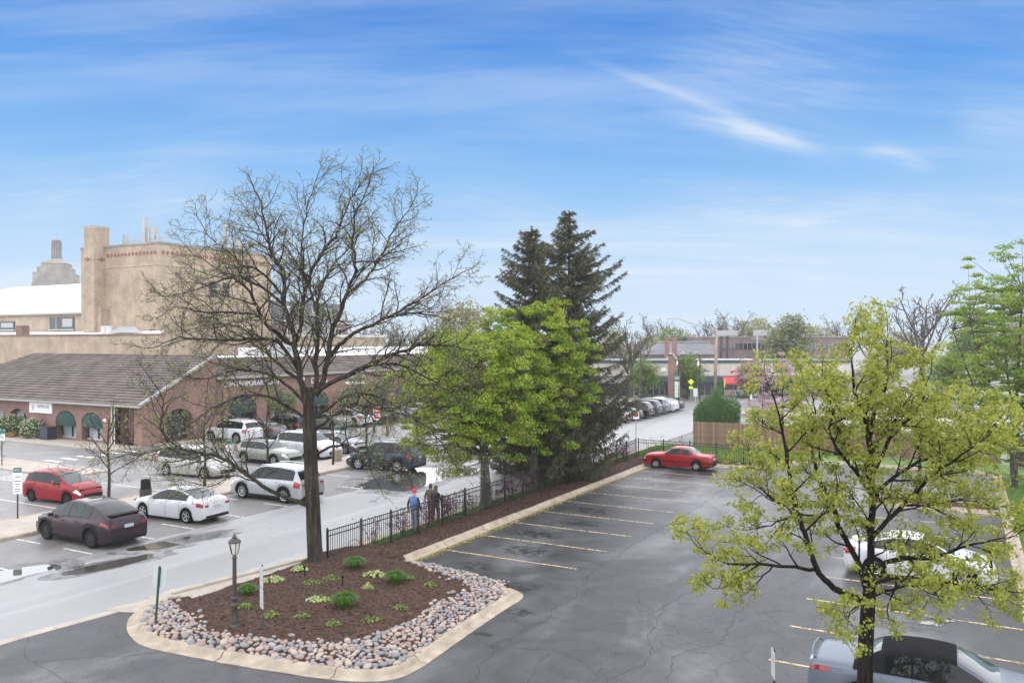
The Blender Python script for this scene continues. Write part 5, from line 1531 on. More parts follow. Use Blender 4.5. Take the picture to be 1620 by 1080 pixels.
make_car('crossover', P_grey, 'grey crossover partly hidden by the left green maple at the shop strip', AB(-51.4, 66.8, Z0), NOSE_L, 'five', None, gb, detail=False)
make_car('sedan', P_white, 'white sedan glimpsed through the green maple at the shop strip', AB(-51.4, 72.4, Z0), NOSE_L, 'five', None, gb, detail=False)
gr = 'cars in the row at the far end of the street'
for spec, paint, a, lab in (('hatch', P_silver, 76.6, 'silver hatchback first in the far row, beside the spruce'), ('sedan', P_black, 79.2, 'black sedan second in the far row of parked cars'),
                            ('suv', P_black, 82.0, 'large black SUV in the far row of parked cars'), ('suv', P_char, 84.8, 'charcoal SUV between the black and grey SUVs of the far row'),
                            ('suv', P_grey, 87.6, 'grey SUV between the charcoal SUV and white crossover of the far row'), ('crossover', P_white, 90.4, 'white crossover in the far row by the brick pylon'),
                            ('sedan', P_black, 93.2, 'black sedan last in the far row by the brick pylon')):
    make_car(spec, paint, lab, AB(-30.9, a, Z0), NOSE_L, 'five', None, gr, detail=False)
make_car('coupe', P_red, 'boxy bright red two-door coupe alone in the last stall of the lot', AB(-15.75, 50.75, Z0 - .004), NOSE_L + R(1.5), 'old', M_rim_s, glass=M_cglass_l)
make_car('convertible', P_conv, 'steel blue convertible with raised black soft top beside the near tree trunk', AB(-.62, 19.95, Z0 - .004), NOSE_R + R(1), 'five', None, soft_mat=M_soft, tail_t=(4.0, 4.95))
make_car('sedan', P_white, 'white sedan half hidden behind the leafy yellow-green tree', AB(-1.35, 31.3, Z0 - .004), NOSE_R, 'five', None)
make_car('suv', P_champ, 'pale grey SUV driving on the street behind the green maples', AB(-24.3, 45.5, Z0), math.atan2(U.y, U.x), 'five', None)
make_car('hatch', P_white, 'white hatchback with red tail lamps beyond the wooden fence at right', AB(9.5, 70, -.02), NOSE_L + R(180) + R(40), 'five', None, detail=False)
make_car('minivan', P_white, 'white van parked beyond the wooden fence behind the yellow-green tree', AB(-3.5, 74, -.02), NOSE_L + R(150), 'five', None, detail=False, name='parked_van', cat='van')
make_car('minivan', P_silver, 'pale silver van beyond the wooden fence, right of the white van', AB(2.5, 71, -.02), NOSE_L + R(150), 'five', None, detail=False, name='parked_van', cat='van')
# ================================================================== VEGETATION
M_bark = bark_mat('dark_bark', (.020, .016, .012), (.085, .070, .056), 9)
M_twig = mat('twig_bark', (.088, .076, .066), .9, vary=.25, nscale=3, spec=.2)
M_bark_b = bark_mat('black_bark', (.009, .007, .006), (.034, .027, .022), 16)
M_bark_g = bark_mat('grey_bark', (.05, .044, .036), (.14, .122, .10), 10)
L_bud = leaf_mat('bud_leaf', (.22, .25, .05), (.33, .34, .09), (.27, .29, .07), .35, 1.0)
L_maple = leaf_mat('maple_leaf', (.105, .20, .010), (.25, .36, .020), (.37, .43, .045), .36, .6)
L_linden = leaf_mat('linden_leaf', (.17, .225, .028), (.42, .42, .08), (.34, .36, .06), .45, 1.6)
L_green = leaf_mat('green_leaf', (.07, .135, .02), (.15, .22, .035), (.19, .26, .05), .40, .4)
L_olive = leaf_mat('olive_leaf', (.14, .165, .06), (.22, .24, .10), (.17, .2, .08), .35, .5)
L_spruce = leaf_mat('spruce_needle', (.075, .082, .045), (.20, .185, .11), (.12, .125, .07), .3, .6, .7)
L_purple = leaf_mat('purple_leaf', (.10, .032, .044), (.21, .085, .10), (.13, .05, .058), .3, 2.0)
L_pink = leaf_mat('pink_blossom', (.44, .28, .31), (.62, .46, .49), (.38, .25, .27), .35, 1.0)
L_bush = leaf_mat('bush_leaf', (.06, .11, .03), (.12, .18, .055), (.09, .15, .04), .3, 1.2)
L_tuft = leaf_mat('tuft_blade', (.055, .145, .012), (.12, .24, .025), (.08, .19, .018), .35, 3.0)
L_hosta = leaf_mat('hosta_leaf', (.30, .38, .12), (.55, .58, .32), (.36, .44, .15), .3, 5.0)
L_flow = leaf_mat('white_flower', (.62, .6, .42), (.75, .72, .6), (.7, .68, .5), .2, 5.0)
L_small = leaf_mat('herb_leaf', (.14, .24, .04), (.24, .33, .07), (.18, .28, .05), .3, 4.0)


class Wood:
    def __init__(s): s.V = []; s.Q = []; s.n = 0
    def tube(s, P, r, sides=5):
        P = np.asarray(P, float); r = np.asarray(r, float); k = len(P)
        T = np.gradient(P, axis=0); T /= np.linalg.norm(T, axis=1, keepdims=True) + 1e-9
        ref = np.array([.31, .17, .93]) if abs(T[0, 2]) < .8 else np.array([.93, .3, .17])
        A = np.cross(T, ref); A /= np.linalg.norm(A, axis=1, keepdims=True) + 1e-9; B = np.cross(T, A)
        an = np.arange(sides) * 2 * np.pi / sides
        ring = P[:, None, :] + r[:, None, None] * (np.cos(an)[None, :, None] * A[:, None, :] + np.sin(an)[None, :, None] * B[:, None, :])
        s.V.append(ring.reshape(-1, 3))
        i = np.arange(k - 1)[:, None] * sides; q = np.arange(sides)[None, :]; q2 = (q + 1) % sides
        F_ = np.stack([i + q, i + q2, i + sides + q2, i + sides + q], -1).reshape(-1, 4) + s.n
        s.Q.append(F_); s.n += k * sides
    def build(s, name, m, parent, smooth=True, kind=None):
        if not s.V: return None
        o = place(name, fast_mesh(name, np.vstack(s.V), np.vstack(s.Q), smooth), m, parent)
        if kind: o['kind'] = kind
        return o


def catmull(P, n):
    P = np.asarray(P, float); k = len(P); out = []
    for i in range(k - 1):
        p0, p1, p2, p3 = P[max(0, i - 1)], P[i], P[i + 1], P[min(k - 1, i + 2)]
        for j in range(n):
            t = j / n
            out.append(.5 * (2 * p1 + (p2 - p0) * t + (2 * p0 - 5 * p1 + 4 * p2 - p3) * t * t + (3 * p1 - p0 - 3 * p2 + p3) * t ** 3))
    out.append(P[-1]); return np.array(out)


def unit(v): return v / (np.linalg.norm(v) + 1e-9)


def grow(wood, p, d, L, r, lvl, sp, rg, tips, fine=None):
    """recursive twig; sp: per level dict(step, len ratio, angle, up)"""
    n = max(3, min(8, int(L / sp['seg'][lvl]) + 2)); P = [p]; dd = unit(d); q = p.copy()
    for i in range(n):
        dd = unit(dd + rg.normal(size=3) * sp['wig'][lvl] + np.array([0, 0, sp['up'][lvl]]))
        q = q + dd * L / n; P.append(q)
    P = np.array(P); rr = np.linspace(r, max(r * .35, sp['rmin']), len(P))
    (fine if (fine is not None and lvl >= sp.get('fine_from', 9)) else wood).tube(P, rr, sp['sides'][lvl])
    if lvl >= sp['max']:
        tips.append((P[-1], dd)); 
        if len(P) > 3: tips.append((P[len(P) // 2], dd))
        return
    if lvl == sp['max'] - 1: tips.append((P[-1], dd))
    kids(wood, P, rr, L, lvl + 1, sp, rg, tips, fine, .2)


def kids(wood, P, rr, L, lvl, sp, rg, tips, fine, start):
    seg = np.linalg.norm(np.diff(P, axis=0), axis=1); cum = np.concatenate([[0], np.cumsum(seg)]); tot = cum[-1]
    s_ = tot * start + rg.random() * sp['step'][lvl]; side = rg.random() * 6.28
    while s_ < tot:
        i = min(len(P) - 2, int(np.searchsorted(cum, s_) - 1)); i = max(i, 0); f = (s_ - cum[i]) / (seg[i] + 1e-9)
        p = P[i] + (P[i + 1] - P[i]) * f; t = unit(P[i + 1] - P[i])
        side += 2.4 + rg.normal() * .5
        a = unit(np.cross(t, np.array([.2, .1, 1.0]))); b = np.cross(t, a)
        perp = a * math.cos(side) + b * math.sin(side) * sp.get('flat', 1.0)
        ang = sp['ang'][lvl] * (1 + rg.normal() * .2)
        d = t * math.cos(ang) + unit(perp) * math.sin(ang)
        l = sp['len'][lvl] * (.55 + .8 * rg.random()) * (1.08 - .5 * s_ / tot)
        r = max(sp['rmin'], min(rr[i] * .62, sp['rad'][lvl]))
        grow(wood, p, d, l, r, lvl, sp, rg, tips, fine)
        s_ += sp['step'][lvl] * (.6 + .8 * rg.random())


def leaves_at(C, per, spread, size, rg, out_dir=None, flat=.5, aspect=.62, zsq=.6):
    C = np.repeat(np.asarray(C), per, axis=0); n = len(C)
    off = rg.normal(size=(n, 3)) * spread; off[:, 2] *= zsq
    N = unit_rows(off / (spread + 1e-9) * .6 + np.array([0, 0, flat]) + rg.normal(size=(n, 3)) * .45)
    return quads(C + off, rg.uniform(size[0], size[1], n), rg, normal=N, aspect=aspect)


def unit_rows(A): return A / (np.linalg.norm(A, axis=1, keepdims=True) + 1e-9)


def px_limb(pts, Y0, dY, n=4, wig=.03, rg=None, base=None):
    """traced limb: pixels plus a depth that drifts from Y0 to Y0+dY"""
    k = len(pts); out = []
    for i, (x, y) in enumerate(pts):
        out.append(np.array(D(x, y, Y0 + dY * (i / (k - 1)) ** 1.2)))
    P = catmull(out, n)
    P[1:-1] += rg.normal(size=P[1:-1].shape) * wig
    if base is not None: P -= base
    return P


# ------------------------------------------------------------------ the big bare tree
def traced_tree(name, label, basepx, Y0, trunk, limbs, spec, m_bark, m_twig, leaf, seed, leafspec, trunk_r, base_z=None, limb_k=1.0):
    rg = np.random.default_rng(seed); bp = D(basepx[0], basepx[1], Y0); bz = base_z if base_z is not None else bp.z
    root = thing(name, label, 'tree', (bp.x, Y0, bz)); base = np.array([bp.x, Y0, bz])
    wood, twig, tips = Wood(), Wood(), []
    T = catmull([np.array(D(x, y, Y0)) - base for x, y in trunk], 5)
    rr = np.interp(np.linspace(0, 1, len(T)), np.linspace(0, 1, len(trunk_r)), trunk_r)
    # bark ridges: many sided trunk with noise
    tw = Wood(); tw.tube(T, rr, 18)
    V = tw.V[0]; cen = np.repeat(T, 18, axis=0)
    nz = np.array([mnoise.noise(Vector((math.atan2(*(v - c_)[:2]) * 2.2, v[2] * .55, seed))) * .07 + mnoise.noise(Vector((math.atan2(*(v - c_)[:2]) * 6, v[2] * 1.6, seed))) * .05 for v, c_ in zip(V, cen)])
    tw.V[0] = cen + (V - cen) * (1 + nz)[:, None]
    tw.build('trunk', m_bark, root)
    for (pts, dY, r0, r1, *kid) in limbs:
        P = px_limb(pts, Y0, dY, 4, .022 * Y0 / 29, rg, base); r_ = (r0 * (1 - np.linspace(0, 1, len(P))) ** .8 + r1) * limb_k
        wood.tube(P, r_, 8)
        kids(wood, P, r_, 0, 0, spec, rg, tips, twig, kid[0] if kid else .12)
        grow(wood, P[-1], P[-1] - P[-2], spec['len'][0] * .7, r1, 0, spec, rg, tips, twig)
    wood.build('limbs', m_bark if leafspec.get('limb_bark') else m_twig, root, kind='stuff')
    twig.build('twigs', m_twig, root, kind='stuff')
    C = np.array([t[0] for t in tips])
    if leafspec.get('frac', 1) < 1: C = C[rg.random(len(C)) < leafspec['frac']]
    V, Q = leaves_at(C, leafspec['per'], leafspec['spread'], leafspec['size'], rg, flat=leafspec.get('flat', .5))
    o = place('foliage', fast_mesh('foliage', V, Q), leaf, root); o['kind'] = 'stuff'
    print(name, 'tips', len(C), 'wood', wood.n, twig.n)
    return root


SP_BARE = dict(seg=[.30, .18, .12], wig=[.17, .22, .28], up=[.05, .03, .02], rmin=.0056, sides=[5, 3, 3], max=2, step=[.22, .135, .11], len=[1.65, .68, .28], ang=[.75, .8, .8], rad=[.032, .012, .006], fine_from=1)
bare_limbs = [
    ([(486, 640), (476, 600), (470, 560), (464, 527), (450, 483), (448, 430), (430, 403), (420, 360), (412, 318)], -1.2, .20, .03),
    ([(466, 535), (477, 515), (482, 463), (497, 417), (520, 387), (537, 360), (550, 325), (575, 285)], .6, .15, .022),
    ([(492, 630), (501, 590), (502, 520), (502, 490), (507, 460), (520, 430), (540, 405), (560, 380)], 2.2, .16, .02),
    ([(502, 495), (492, 465), (480, 430), (478, 380), (486, 330), (500, 285)], 1.2, .08, .018),
    ([(500, 625), (516, 585), (523, 527), (537, 497), (550, 460), (563, 427), (558, 390), (562, 340), (580, 300)], -1.8, .18, .02),
    ([(549, 462), (577, 443), (603, 403), (623, 363), (650, 327)], 1.0, .09, .018),
    ([(515, 572), (538, 545), (563, 527), (617, 500), (647, 483), (687, 457), (725, 434)], 1.5, .14, .02, .3),
    ([(617, 500), (657, 495), (690, 500), (715, 507)], .6, .06, .014),
    ([(496, 622), (540, 597), (600, 570), (660, 547), (700, 545), (735, 552)], -2.4, .15, .022, .3),
    ([(535, 600), (600, 575), (640, 580), (690, 605), (720, 628)], -1.0, .09, .016, .3),
    ([(474, 590), (444, 544), (426, 537), (380, 537), (324, 537), (285, 533), (255, 545)], -1.6, .12, .018, .2),
    ([(478, 605), (431, 568), (413, 544), (385, 520), (350, 512), (315, 518)], 1.8, .10, .016, .2),
    ([(466, 550), (440, 527), (420, 512), (404, 477), (387, 451), (360, 440), (330, 452), (295, 462)], -2.2, .13, .018, .2),
    ([(447, 480), (417, 457), (380, 440), (354, 431), (333, 418), (305, 402)], 1.2, .085, .016, .2),
    ([(446, 466), (428, 444), (405, 425), (380, 418), (361, 397), (339, 381), (322, 360)], -.6, .08, .016, .2),
    ([(417, 503), (380, 494), (318, 493), (285, 486), (262, 494)], -1.0, .07, .014, .2),
    ([(448, 440), (430, 395), (405, 355), (385, 325)], 1.6, .07, .015, .2),
    ([(483, 660), (450, 640), (415, 625), (375, 628), (335, 645), (300, 672)], -2.6, .10, .016, .2),
    ([(482, 640), (455, 610), (420, 590), (370, 585), (320, 600), (280, 590)], 2.4, .10, .016, .2),
    ([(492, 800), (460, 789), (430, 776), (400, 757), (370, 735), (345, 722), (320, 716), (290, 709), (265, 695), (254, 670), (258, 640), (250, 615)], -2.8, .13, .02, .25),
    ([(292, 710), (262, 708), (230, 718), (190, 722), (150, 735)], -1.2, .045, .012, .1),
    ([(405, 762), (370, 752), (335, 768), (300, 762)], -1.0, .04, .012, .2),
    ([(500, 720), (520, 707), (545, 704), (560, 712), (575, 726), (600, 733), (640, 725)], -1.6, .085, .016, .25),
    ([(500, 680), (530, 655), (565, 640), (610, 648), (660, 660)], -2.4, .09, .016, .2),
    ([(502, 660), (545, 628), (590, 625), (640, 650), (690, 690), (720, 735)], 1.6, .085, .016, .25)]
tree_bare = traced_tree('bare_locust_tree', 'large nearly bare tree with tiny buds standing at the tip of the black fence', (500, 903), 28.9,
    [(501, 912), (499, 885), (497, 850), (495, 800), (492, 740), (490, 690), (489, 650), (488, 612)], bare_limbs, SP_BARE, M_bark, M_twig, L_bud, 11,
    dict(per=1, spread=.045, size=(.02, .045), frac=.55, limb_bark=True), [.40, .29, .262, .252, .245, .235, .245, .21, .13], .18, .52)

# ------------------------------------------------------------------ the near leafy tree
SP_NEAR = dict(seg=[.22, .14, .10], wig=[.16, .2, .25], up=[.07, .05, .03], rmin=.0038, sides=[5, 4, 3], max=2, step=[.24, .17, .14], len=[.95, .44, .20], ang=[.7, .8, .8], rad=[.022, .009, .005], fine_from=1)
near_limbs = [
    ([(1370, 950), (1335, 938), (1310, 920), (1293, 900), (1277, 853), (1265, 820), (1253, 787), (1248, 740), (1240, 690), (1232, 660), (1225, 630)], -1.2, .085, .012, .3),
    ([(1262, 818), (1240, 800), (1213, 783), (1195, 757), (1187, 735)], .8, .03, .01),
    ([(1292, 902), (1260, 897), (1197, 893), (1147, 890), (1110, 868)], -.9, .045, .01),
    ([(1200, 893), (1170, 915), (1140, 930)], -.7, .02, .008),
    ([(1374, 945), (1360, 893), (1330, 840), (1317, 800), (1300, 767), (1287, 735), (1285, 690), (1290, 650), (1282, 620)], .8, .075, .012),
    ([(1318, 802), (1295, 815), (1255, 815), (1220, 830), (1180, 838)], 1.4, .03, .009),
    ([(1376, 940), (1377, 857), (1380, 800), (1380, 757), (1377, 707), (1382, 657), (1400, 615), (1404, 580), (1405, 530)], .3, .095, .010),
    ([(1377, 715), (1368, 660), (1352, 620), (1348, 580), (1347, 550)], -.6, .05, .010),
    ([(1378, 780), (1345, 735), (1315, 690), (1318, 650), (1305, 615)], -1.0, .04, .010),
    ([(1378, 850), (1400, 827), (1430, 797), (1470, 757), (1500, 735), (1520, 720), (1560, 690)], -.8, .06, .012),
    ([(1384, 790), (1393, 773), (1443, 737), (1490, 713), (1553, 693), (1590, 680)], .8, .05, .010),
    ([(1386, 740), (1410, 690), (1440, 660), (1460, 630), (1468, 600)], -.4, .045, .010),
    ([(1376, 905), (1413, 885), (1480, 880), (1540, 860), (1595, 850)], -1.0, .05, .012),
    ([(1378, 925), (1413, 915), (1480, 917), (1550, 928), (1620, 937)], .9, .05, .012),
    ([(1376, 945), (1400, 935), (1440, 925), (1475, 940)], -1.2, .04, .010),
    ([(1430, 798), (1470, 800), (1520, 790), (1570, 800)], .9, .03, .010),
    ([(1377, 955), (1350, 962), (1340, 975)], -.9, .02, .008),
    ([(1470, 757), (1480, 720), (1500, 680), (1530, 650)], 1.1, .025, .009)]
tree_near = traced_tree('linden_tree', 'young yellow-green leafy tree with dark trunk beside the steel blue convertible', (1368, 1190), 15.8,
    [(1366, 1200), (1367, 1120), (1369, 1060), (1370, 1010), (1373, 965), (1376, 930)], near_limbs, SP_NEAR, M_bark_b, M_bark_b, L_linden, 5,
    dict(per=13, spread=.078, size=(.023, .050), frac=.92, limb_bark=True, flat=.35), [.20, .152, .145, .14, .13, .11], .1, .70)


# ------------------------------------------------------------------ leafy crowns built from clumps
def leafy_tree(name, label, base, H, crown_c, crown_r, trunk_r, leaf, seed, clumps=220, per=60, clump_r=.42, size=(.07, .13), limbs=9, bark=M_bark, group=None, cat='tree', layered=.55, gap=.45, trunk_h=None, lean=(0, 0), zsq=.85, cloud=1.0):
    rg = np.random.default_rng(seed); root = thing(name, label, cat, base, 0, group)
    c = np.array(crown_c, float); r = np.array(crown_r, float); th = trunk_h or (c[2] - r[2] * .75)
    tw = Wood(); T = catmull([np.array([0, 0, -.1]), np.array([0, 0, th * .5]), np.array([lean[0], lean[1], th]), np.array([c[0] * .8 + lean[0], c[1] * .8 + lean[1], c[2] + r[2] * .55])], 5)
    tw.tube(T, np.interp(np.linspace(0, 1, len(T)), [0, .06, .3, .6, 1], [trunk_r * 1.35, trunk_r, trunk_r * .9, trunk_r * .6, trunk_r * .15]), 10); tw.build('trunk', bark, root)
    wd = Wood(); ends = []
    for k in range(limbs):
        az = k * 2.4 + rg.normal() * .3; el = rg.uniform(-.35, .85)
        e = c + r * .82 * np.array([math.cos(az) * math.cos(el), math.sin(az) * math.cos(el), math.sin(el)])
        i = int(np.interp(e[2], [c[2] - r[2], c[2] + r[2]], [len(T) * .38, len(T) * .85])); s_ = T[min(i, len(T) - 1)]
        mid = s_ * .5 + e * .5 + np.array([0, 0, -.12 * np.linalg.norm(e - s_)]) + rg.normal(size=3) * .15
        P = catmull([s_, mid, e], 5); wd.tube(P, np.linspace(trunk_r * .42, .02, len(P)), 6); ends.append(P)
    nodes = np.vstack(ends + [T[len(T) // 2:]])
    cl = []
    tries = 0
    while len(cl) < clumps and tries < clumps * 40:
        tries += 1
        v = rg.normal(size=3); v /= np.linalg.norm(v); rad = rg.random() ** .42
        q = v * rad; k_ = 1 + .30 * mnoise.noise(Vector(v * 1.9) + Vector((seed, 0, 0))) + .18 * mnoise.noise(Vector(v * 4.2) + Vector((0, seed, 0)))
        p = c + r * q * k_
        if mnoise.noise(Vector(p * (.55 / max(.5, cloud)))+ Vector((seed * 1.3, 2, 0))) < -gap + .25: continue
        cl.append(p)
    cl = np.array(cl)
    for p in cl:
        j = np.argmin(np.linalg.norm(nodes - p, axis=1) + .6 * np.maximum(0, nodes[:, 2] - p[2])); s_ = nodes[j]
        mid = (s_ + p) / 2 + rg.normal(size=3) * .1 - np.array([0, 0, .06 * np.linalg.norm(p - s_)])
        P = np.array([s_, mid, p]); wd.tube(P, [.028, .018, .008], 4)
    wd.build('limbs', bark, root, kind='stuff')
    n = len(cl); cs = np.repeat(cl, per, axis=0); rs = np.repeat(clump_r * rg.uniform(.6, 1.25, n), per)[:, None]
    off = rg.normal(size=cs.shape); off /= np.linalg.norm(off, axis=1, keepdims=True); off *= rg.random((len(cs), 1)) ** .5
    off[:, 2] = np.abs(off[:, 2]) * 1.1 - .45
    sc_ = np.array([1, 1, zsq])
    pos = cs + off * rs * sc_
    N = unit_rows(off * .9 + np.array([0, 0, layered]) + rg.normal(size=cs.shape) * .4)
    V, Q = quads(pos, rg.uniform(size[0], size[1], len(pos)), rg, normal=N, aspect=.7)
    o = place('crown', fast_mesh('crown', V, Q), leaf, root); o['kind'] = 'stuff'
    return root


b_ = AB(-20.1, 33.9, .08)
leafy_tree('maple_tree', 'bright green maple standing behind the fence near the walking people', b_, 10, (-.85, 0, 5.4), (3.6, 3.1, 3.3), .27, L_maple, 21, 520, 150, .44, (.034, .074), 11, M_bark_g, lean=(-.15, 0), gap=.9)
b_ = AB(-20.1, 39.0, .08)
leafy_tree('maple_tree', 'second bright green maple behind the fence, just left of the spruces', b_, 10, (-.1, 0, 6.1), (3.55, 3.2, 4.15), .24, L_maple, 33, 560, 150, .44, (.034, .074), 11, M_bark_g, gap=.9)
b_ = AB(2.4, 52.5, .06)
leafy_tree('maple_tree', 'tall layered green maple at the right edge beyond the lot', b_, 14, (.6, 0, 7.2), (4.5, 4.0, 6.5), .2, leaf_mat('light_maple_leaf', (.13, .22, .03), (.24, .33, .055), (.28, .36, .07), .42, .5), 41, 600, 84, .55, (.045, .09), 12, M_bark_g, gap=.5, zsq=.5)
b_ = AB(-1.9, 45.2, .12)
leafy_tree('linden_tree', 'small yellow-green tree on the far kerbed island in the lot', b_, 6.5, (0, 0, 4.4), (2.3, 2.2, 2.2), .11, L_linden, 43, 110, 40, .34, (.05, .09), 7, M_bark, gap=.3)
b_ = D(592, 640, 72)
leafy_tree('street_tree', 'pale olive tree in front of the shop strip behind the bare tree', (b_.x, 72, 0), 6, (0, 0, 3.7), (2.5, 2.3, 2.3), .12, L_olive, 44, 130, 36, .42, (.05, .10), 7, M_bark_g, gap=.4)
b_ = D(447, 640, 68.5)
leafy_tree('street_tree', 'small olive green tree before the arched awnings, left of the bare trunk', (b_.x, 68.5, 0), 5, (0, 0, 3.3), (1.35, 1.3, 1.7), .1, L_olive, 45, 80, 36, .38, (.05, .10), 6, M_bark_g, gap=.5)


# ------------------------------------------------------------------ spruces
def spruce(label, base, H, Rm, seed, lean=(0, 0), z0=1.1):
    rg = np.random.default_rng(seed); root = thing('spruce_tree', label, 'tree', base)
    top = np.array([lean[0], lean[1], H]); tw = Wood()
    T = np.array([np.array([0, 0, -.1]) * (1 - t) + top * t for t in np.linspace(0, 1, 12)]); tw.tube(T, np.linspace(.30, .02, 12), 10); tw.build('trunk', M_bark, root)
    wd = Wood(); VV, QQ, n0 = [], [], 0
    z = z0
    while z < H - .2:
        f = (z - z0) / (H - z0); Lm = min(Rm * (1 - .25 * f) * (1.0 if f > .12 else .85 + f), (H - z) * .66 + .08)
        nb = 7 if f < .35 else 6
        for k in range(nb):
            if rg.random() < .12: continue
            az = rg.uniform(0, 6.28); L = Lm * rg.uniform(.45, 1.25); o_ = np.array([lean[0] * z / H, lean[1] * z / H, z + rg.normal() * .12])
            d = np.array([math.cos(az), math.sin(az), 0]); rise = .30 * f + .02
            pts = [o_]; n = 9
            for i in range(1, n + 1):
                t = i / n; pts.append(o_ + d * L * t + np.array([0, 0, L * (rise * t - (.52 - .45 * f) * t * (1 - t) * 1.3 + .20 * max(0, t - .6))]))
            P = np.array(pts); P[1:] += rg.normal(size=P[1:].shape) * .03; wd.tube(P, np.linspace(.035, .008, len(P)), 4)
            m = int(L * 66) + 12; tt = rg.uniform(.10, 1.0, m) ** .8; idx_ = np.minimum((tt * n).astype(int), n - 1); fr = tt * n - idx_
            Bp = P[idx_] + (P[idx_ + 1] - P[idx_]) * fr[:, None]
            sd_ = np.array([-d[1], d[0], 0]); s_ = rg.choice([-1, 1], m)[:, None]
            hang = rg.uniform(.25, 1.0, m)[:, None]
            dr = unit_rows(sd_ * s_ * rg.uniform(.3, 1.0, (m, 1)) + d * .5 - np.array([0, 0, 1]) * hang * (1.3 - .7 * f) + rg.normal(size=(m, 3)) * .2)
            ln = (rg.uniform(.18, .80, m) * (1.25 - .7 * tt) * (1 - .35 * f))[:, None]; wdh = rg.uniform(.013, .028, m)[:, None]
            for q in range(2):
                perp = unit_rows(np.cross(dr, rg.normal(size=(m, 3)))) * wdh
                V = np.stack([Bp - perp * .5, Bp + dr * ln * .55 - perp, Bp + dr * ln, Bp + dr * ln * .55 + perp], 1).reshape(-1, 3)
                VV.append(V); QQ.append(np.arange(len(V)).reshape(-1, 4) + n0); n0 += len(V)
            # dense sleeve along the shoot
            m2 = int(L * 42) + 8; tt = rg.uniform(.05, 1.02, m2); idx_ = np.minimum((tt * n).astype(int), n - 1); fr = tt * n - idx_
            Bp = P[idx_] + (P[idx_ + 1] - P[idx_]) * fr[:, None]
            V, Q = quads(Bp + rg.normal(size=Bp.shape) * .04, rg.uniform(.04, .09, m2), rg, normal=np.tile(np.array([0, 0, .6]), (m2, 1)), aspect=.4)
            VV.append(V); QQ.append(Q + n0); n0 += len(V)
        z += .20 + .12 * rg.random()
    V, Q = quads(top + np.stack([rg.normal(size=60) * .05, rg.normal(size=60) * .05, -rg.random(60) * .8], 1), rg.uniform(.05, .1, 60), rg, aspect=.4); VV.append(V); QQ.append(Q + n0)
    wd.build('boughs', M_bark, root, kind='stuff')
    o = place('crown', fast_mesh('crown', np.vstack(VV), np.vstack(QQ)), L_spruce, root); o['kind'] = 'stuff'
    print('spruce quads', n0 // 4)


spruce('tall dark spruce rising behind the green maples', AB(-20.3, 43.9, .08), 15.6, 3.7, 3)
spruce('shorter dark spruce left of the tall spruce, behind the maples', AB(-20.6, 40.9, .08), 14.4, 2.9, 4, lean=(-.55, .3))


# ------------------------------------------------------------------ slender trees on the median
SP_SM = dict(seg=[.25, .16, .1], wig=[.16, .2, .25], up=[.10, .05, .03], rmin=.005, sides=[4, 3, 3], max=2, step=[.34, .24, .2], len=[.9, .42, .2], ang=[.7, .8, .8], rad=[.016, .009, .006], fine_from=1)


def sapling(label, base, H, seed, leaf=L_bud, dens=.55, spread=1.0):
    rg = np.random.default_rng(seed); root = thing('young_street_tree', label, 'tree', base, 0, 'slender trees on the median'); tips = []
    tw, wd, tg = Wood(), Wood(), Wood()
    T = catmull([np.array([0, 0, -.05]), np.array([.03, .02, H * .3]), np.array([-.05, .04, H * .62]), np.array([.04, 0, H * .9])], 5); rr = np.linspace(.085, .02, len(T)); tw.tube(T, rr, 8); tw.build('trunk', M_bark, root)
    for k in range(7):
        i = int(len(T) * (.36 + .075 * k)); i = min(i, len(T) - 1); az = k * 2.4 + rg.normal() * .3; d = np.array([math.cos(az) * spread, math.sin(az) * spread, .85])
        L = H * .42 * rg.uniform(.75, 1.15); P = [T[i]]; dd = unit(d)
        for _ in range(6): dd = unit(dd + rg.normal(size=3) * .12 + np.array([0, 0, .05])); P.append(P[-1] + dd * L / 6)
        P = np.array(P); r_ = np.linspace(.035, .010, len(P)); wd.tube(P, r_, 5); kids(wd, P, r_, L, 0, SP_SM, rg, tips, tg, .25)
    wd.build('limbs', M_bark, root, kind='stuff'); tg.build('twigs', M_twig, root, kind='stuff')
    C = np.array([t_[0] for t_ in tips]); C = C[rg.random(len(C)) < dens]
    V, Q = leaves_at(C, 2, .05, (.025, .055), rg); o = place('foliage', fast_mesh('foliage', V, Q), leaf, root); o['kind'] = 'stuff'


sapling('slender budding tree beside the bright red hatchback', AB(-36.5, 25.6, .12), 4.6, 61, spread=.8)
sapling('slender budding tree above the white sedan', AB(-36.3, 31.2, .12), 4.8, 62)
sapling('slender budding tree between the minivan and the silver SUV', AB(-36.5, 36.0, .12), 4.6, 63)
sapling('slender budding tree by the stone bin, right of the bare trunk', AB(-35.4, 40.6, .12), 4.8, 64)
sapling('slender budding tree at the far tip of the median', AB(-35.8, 44.4, .12), 4.8, 65)
sapling('slender tree whose twigs reach in from the left picture edge', AB(-37.0, 19.3, .12), 4.9, 66)
for k, (px, py) in enumerate(((352, 700), (250, 690), (480, 672), (642, 668))):
    p = G(px, py); sapling(['slender budding tree before the white SUV at the shop strip', 'slender tree in front of the brick gable', 'slender tree behind the bare trunk at the shop strip', 'slender tree behind the left maple at the shop strip'][k], p, 4.4, 70 + k)


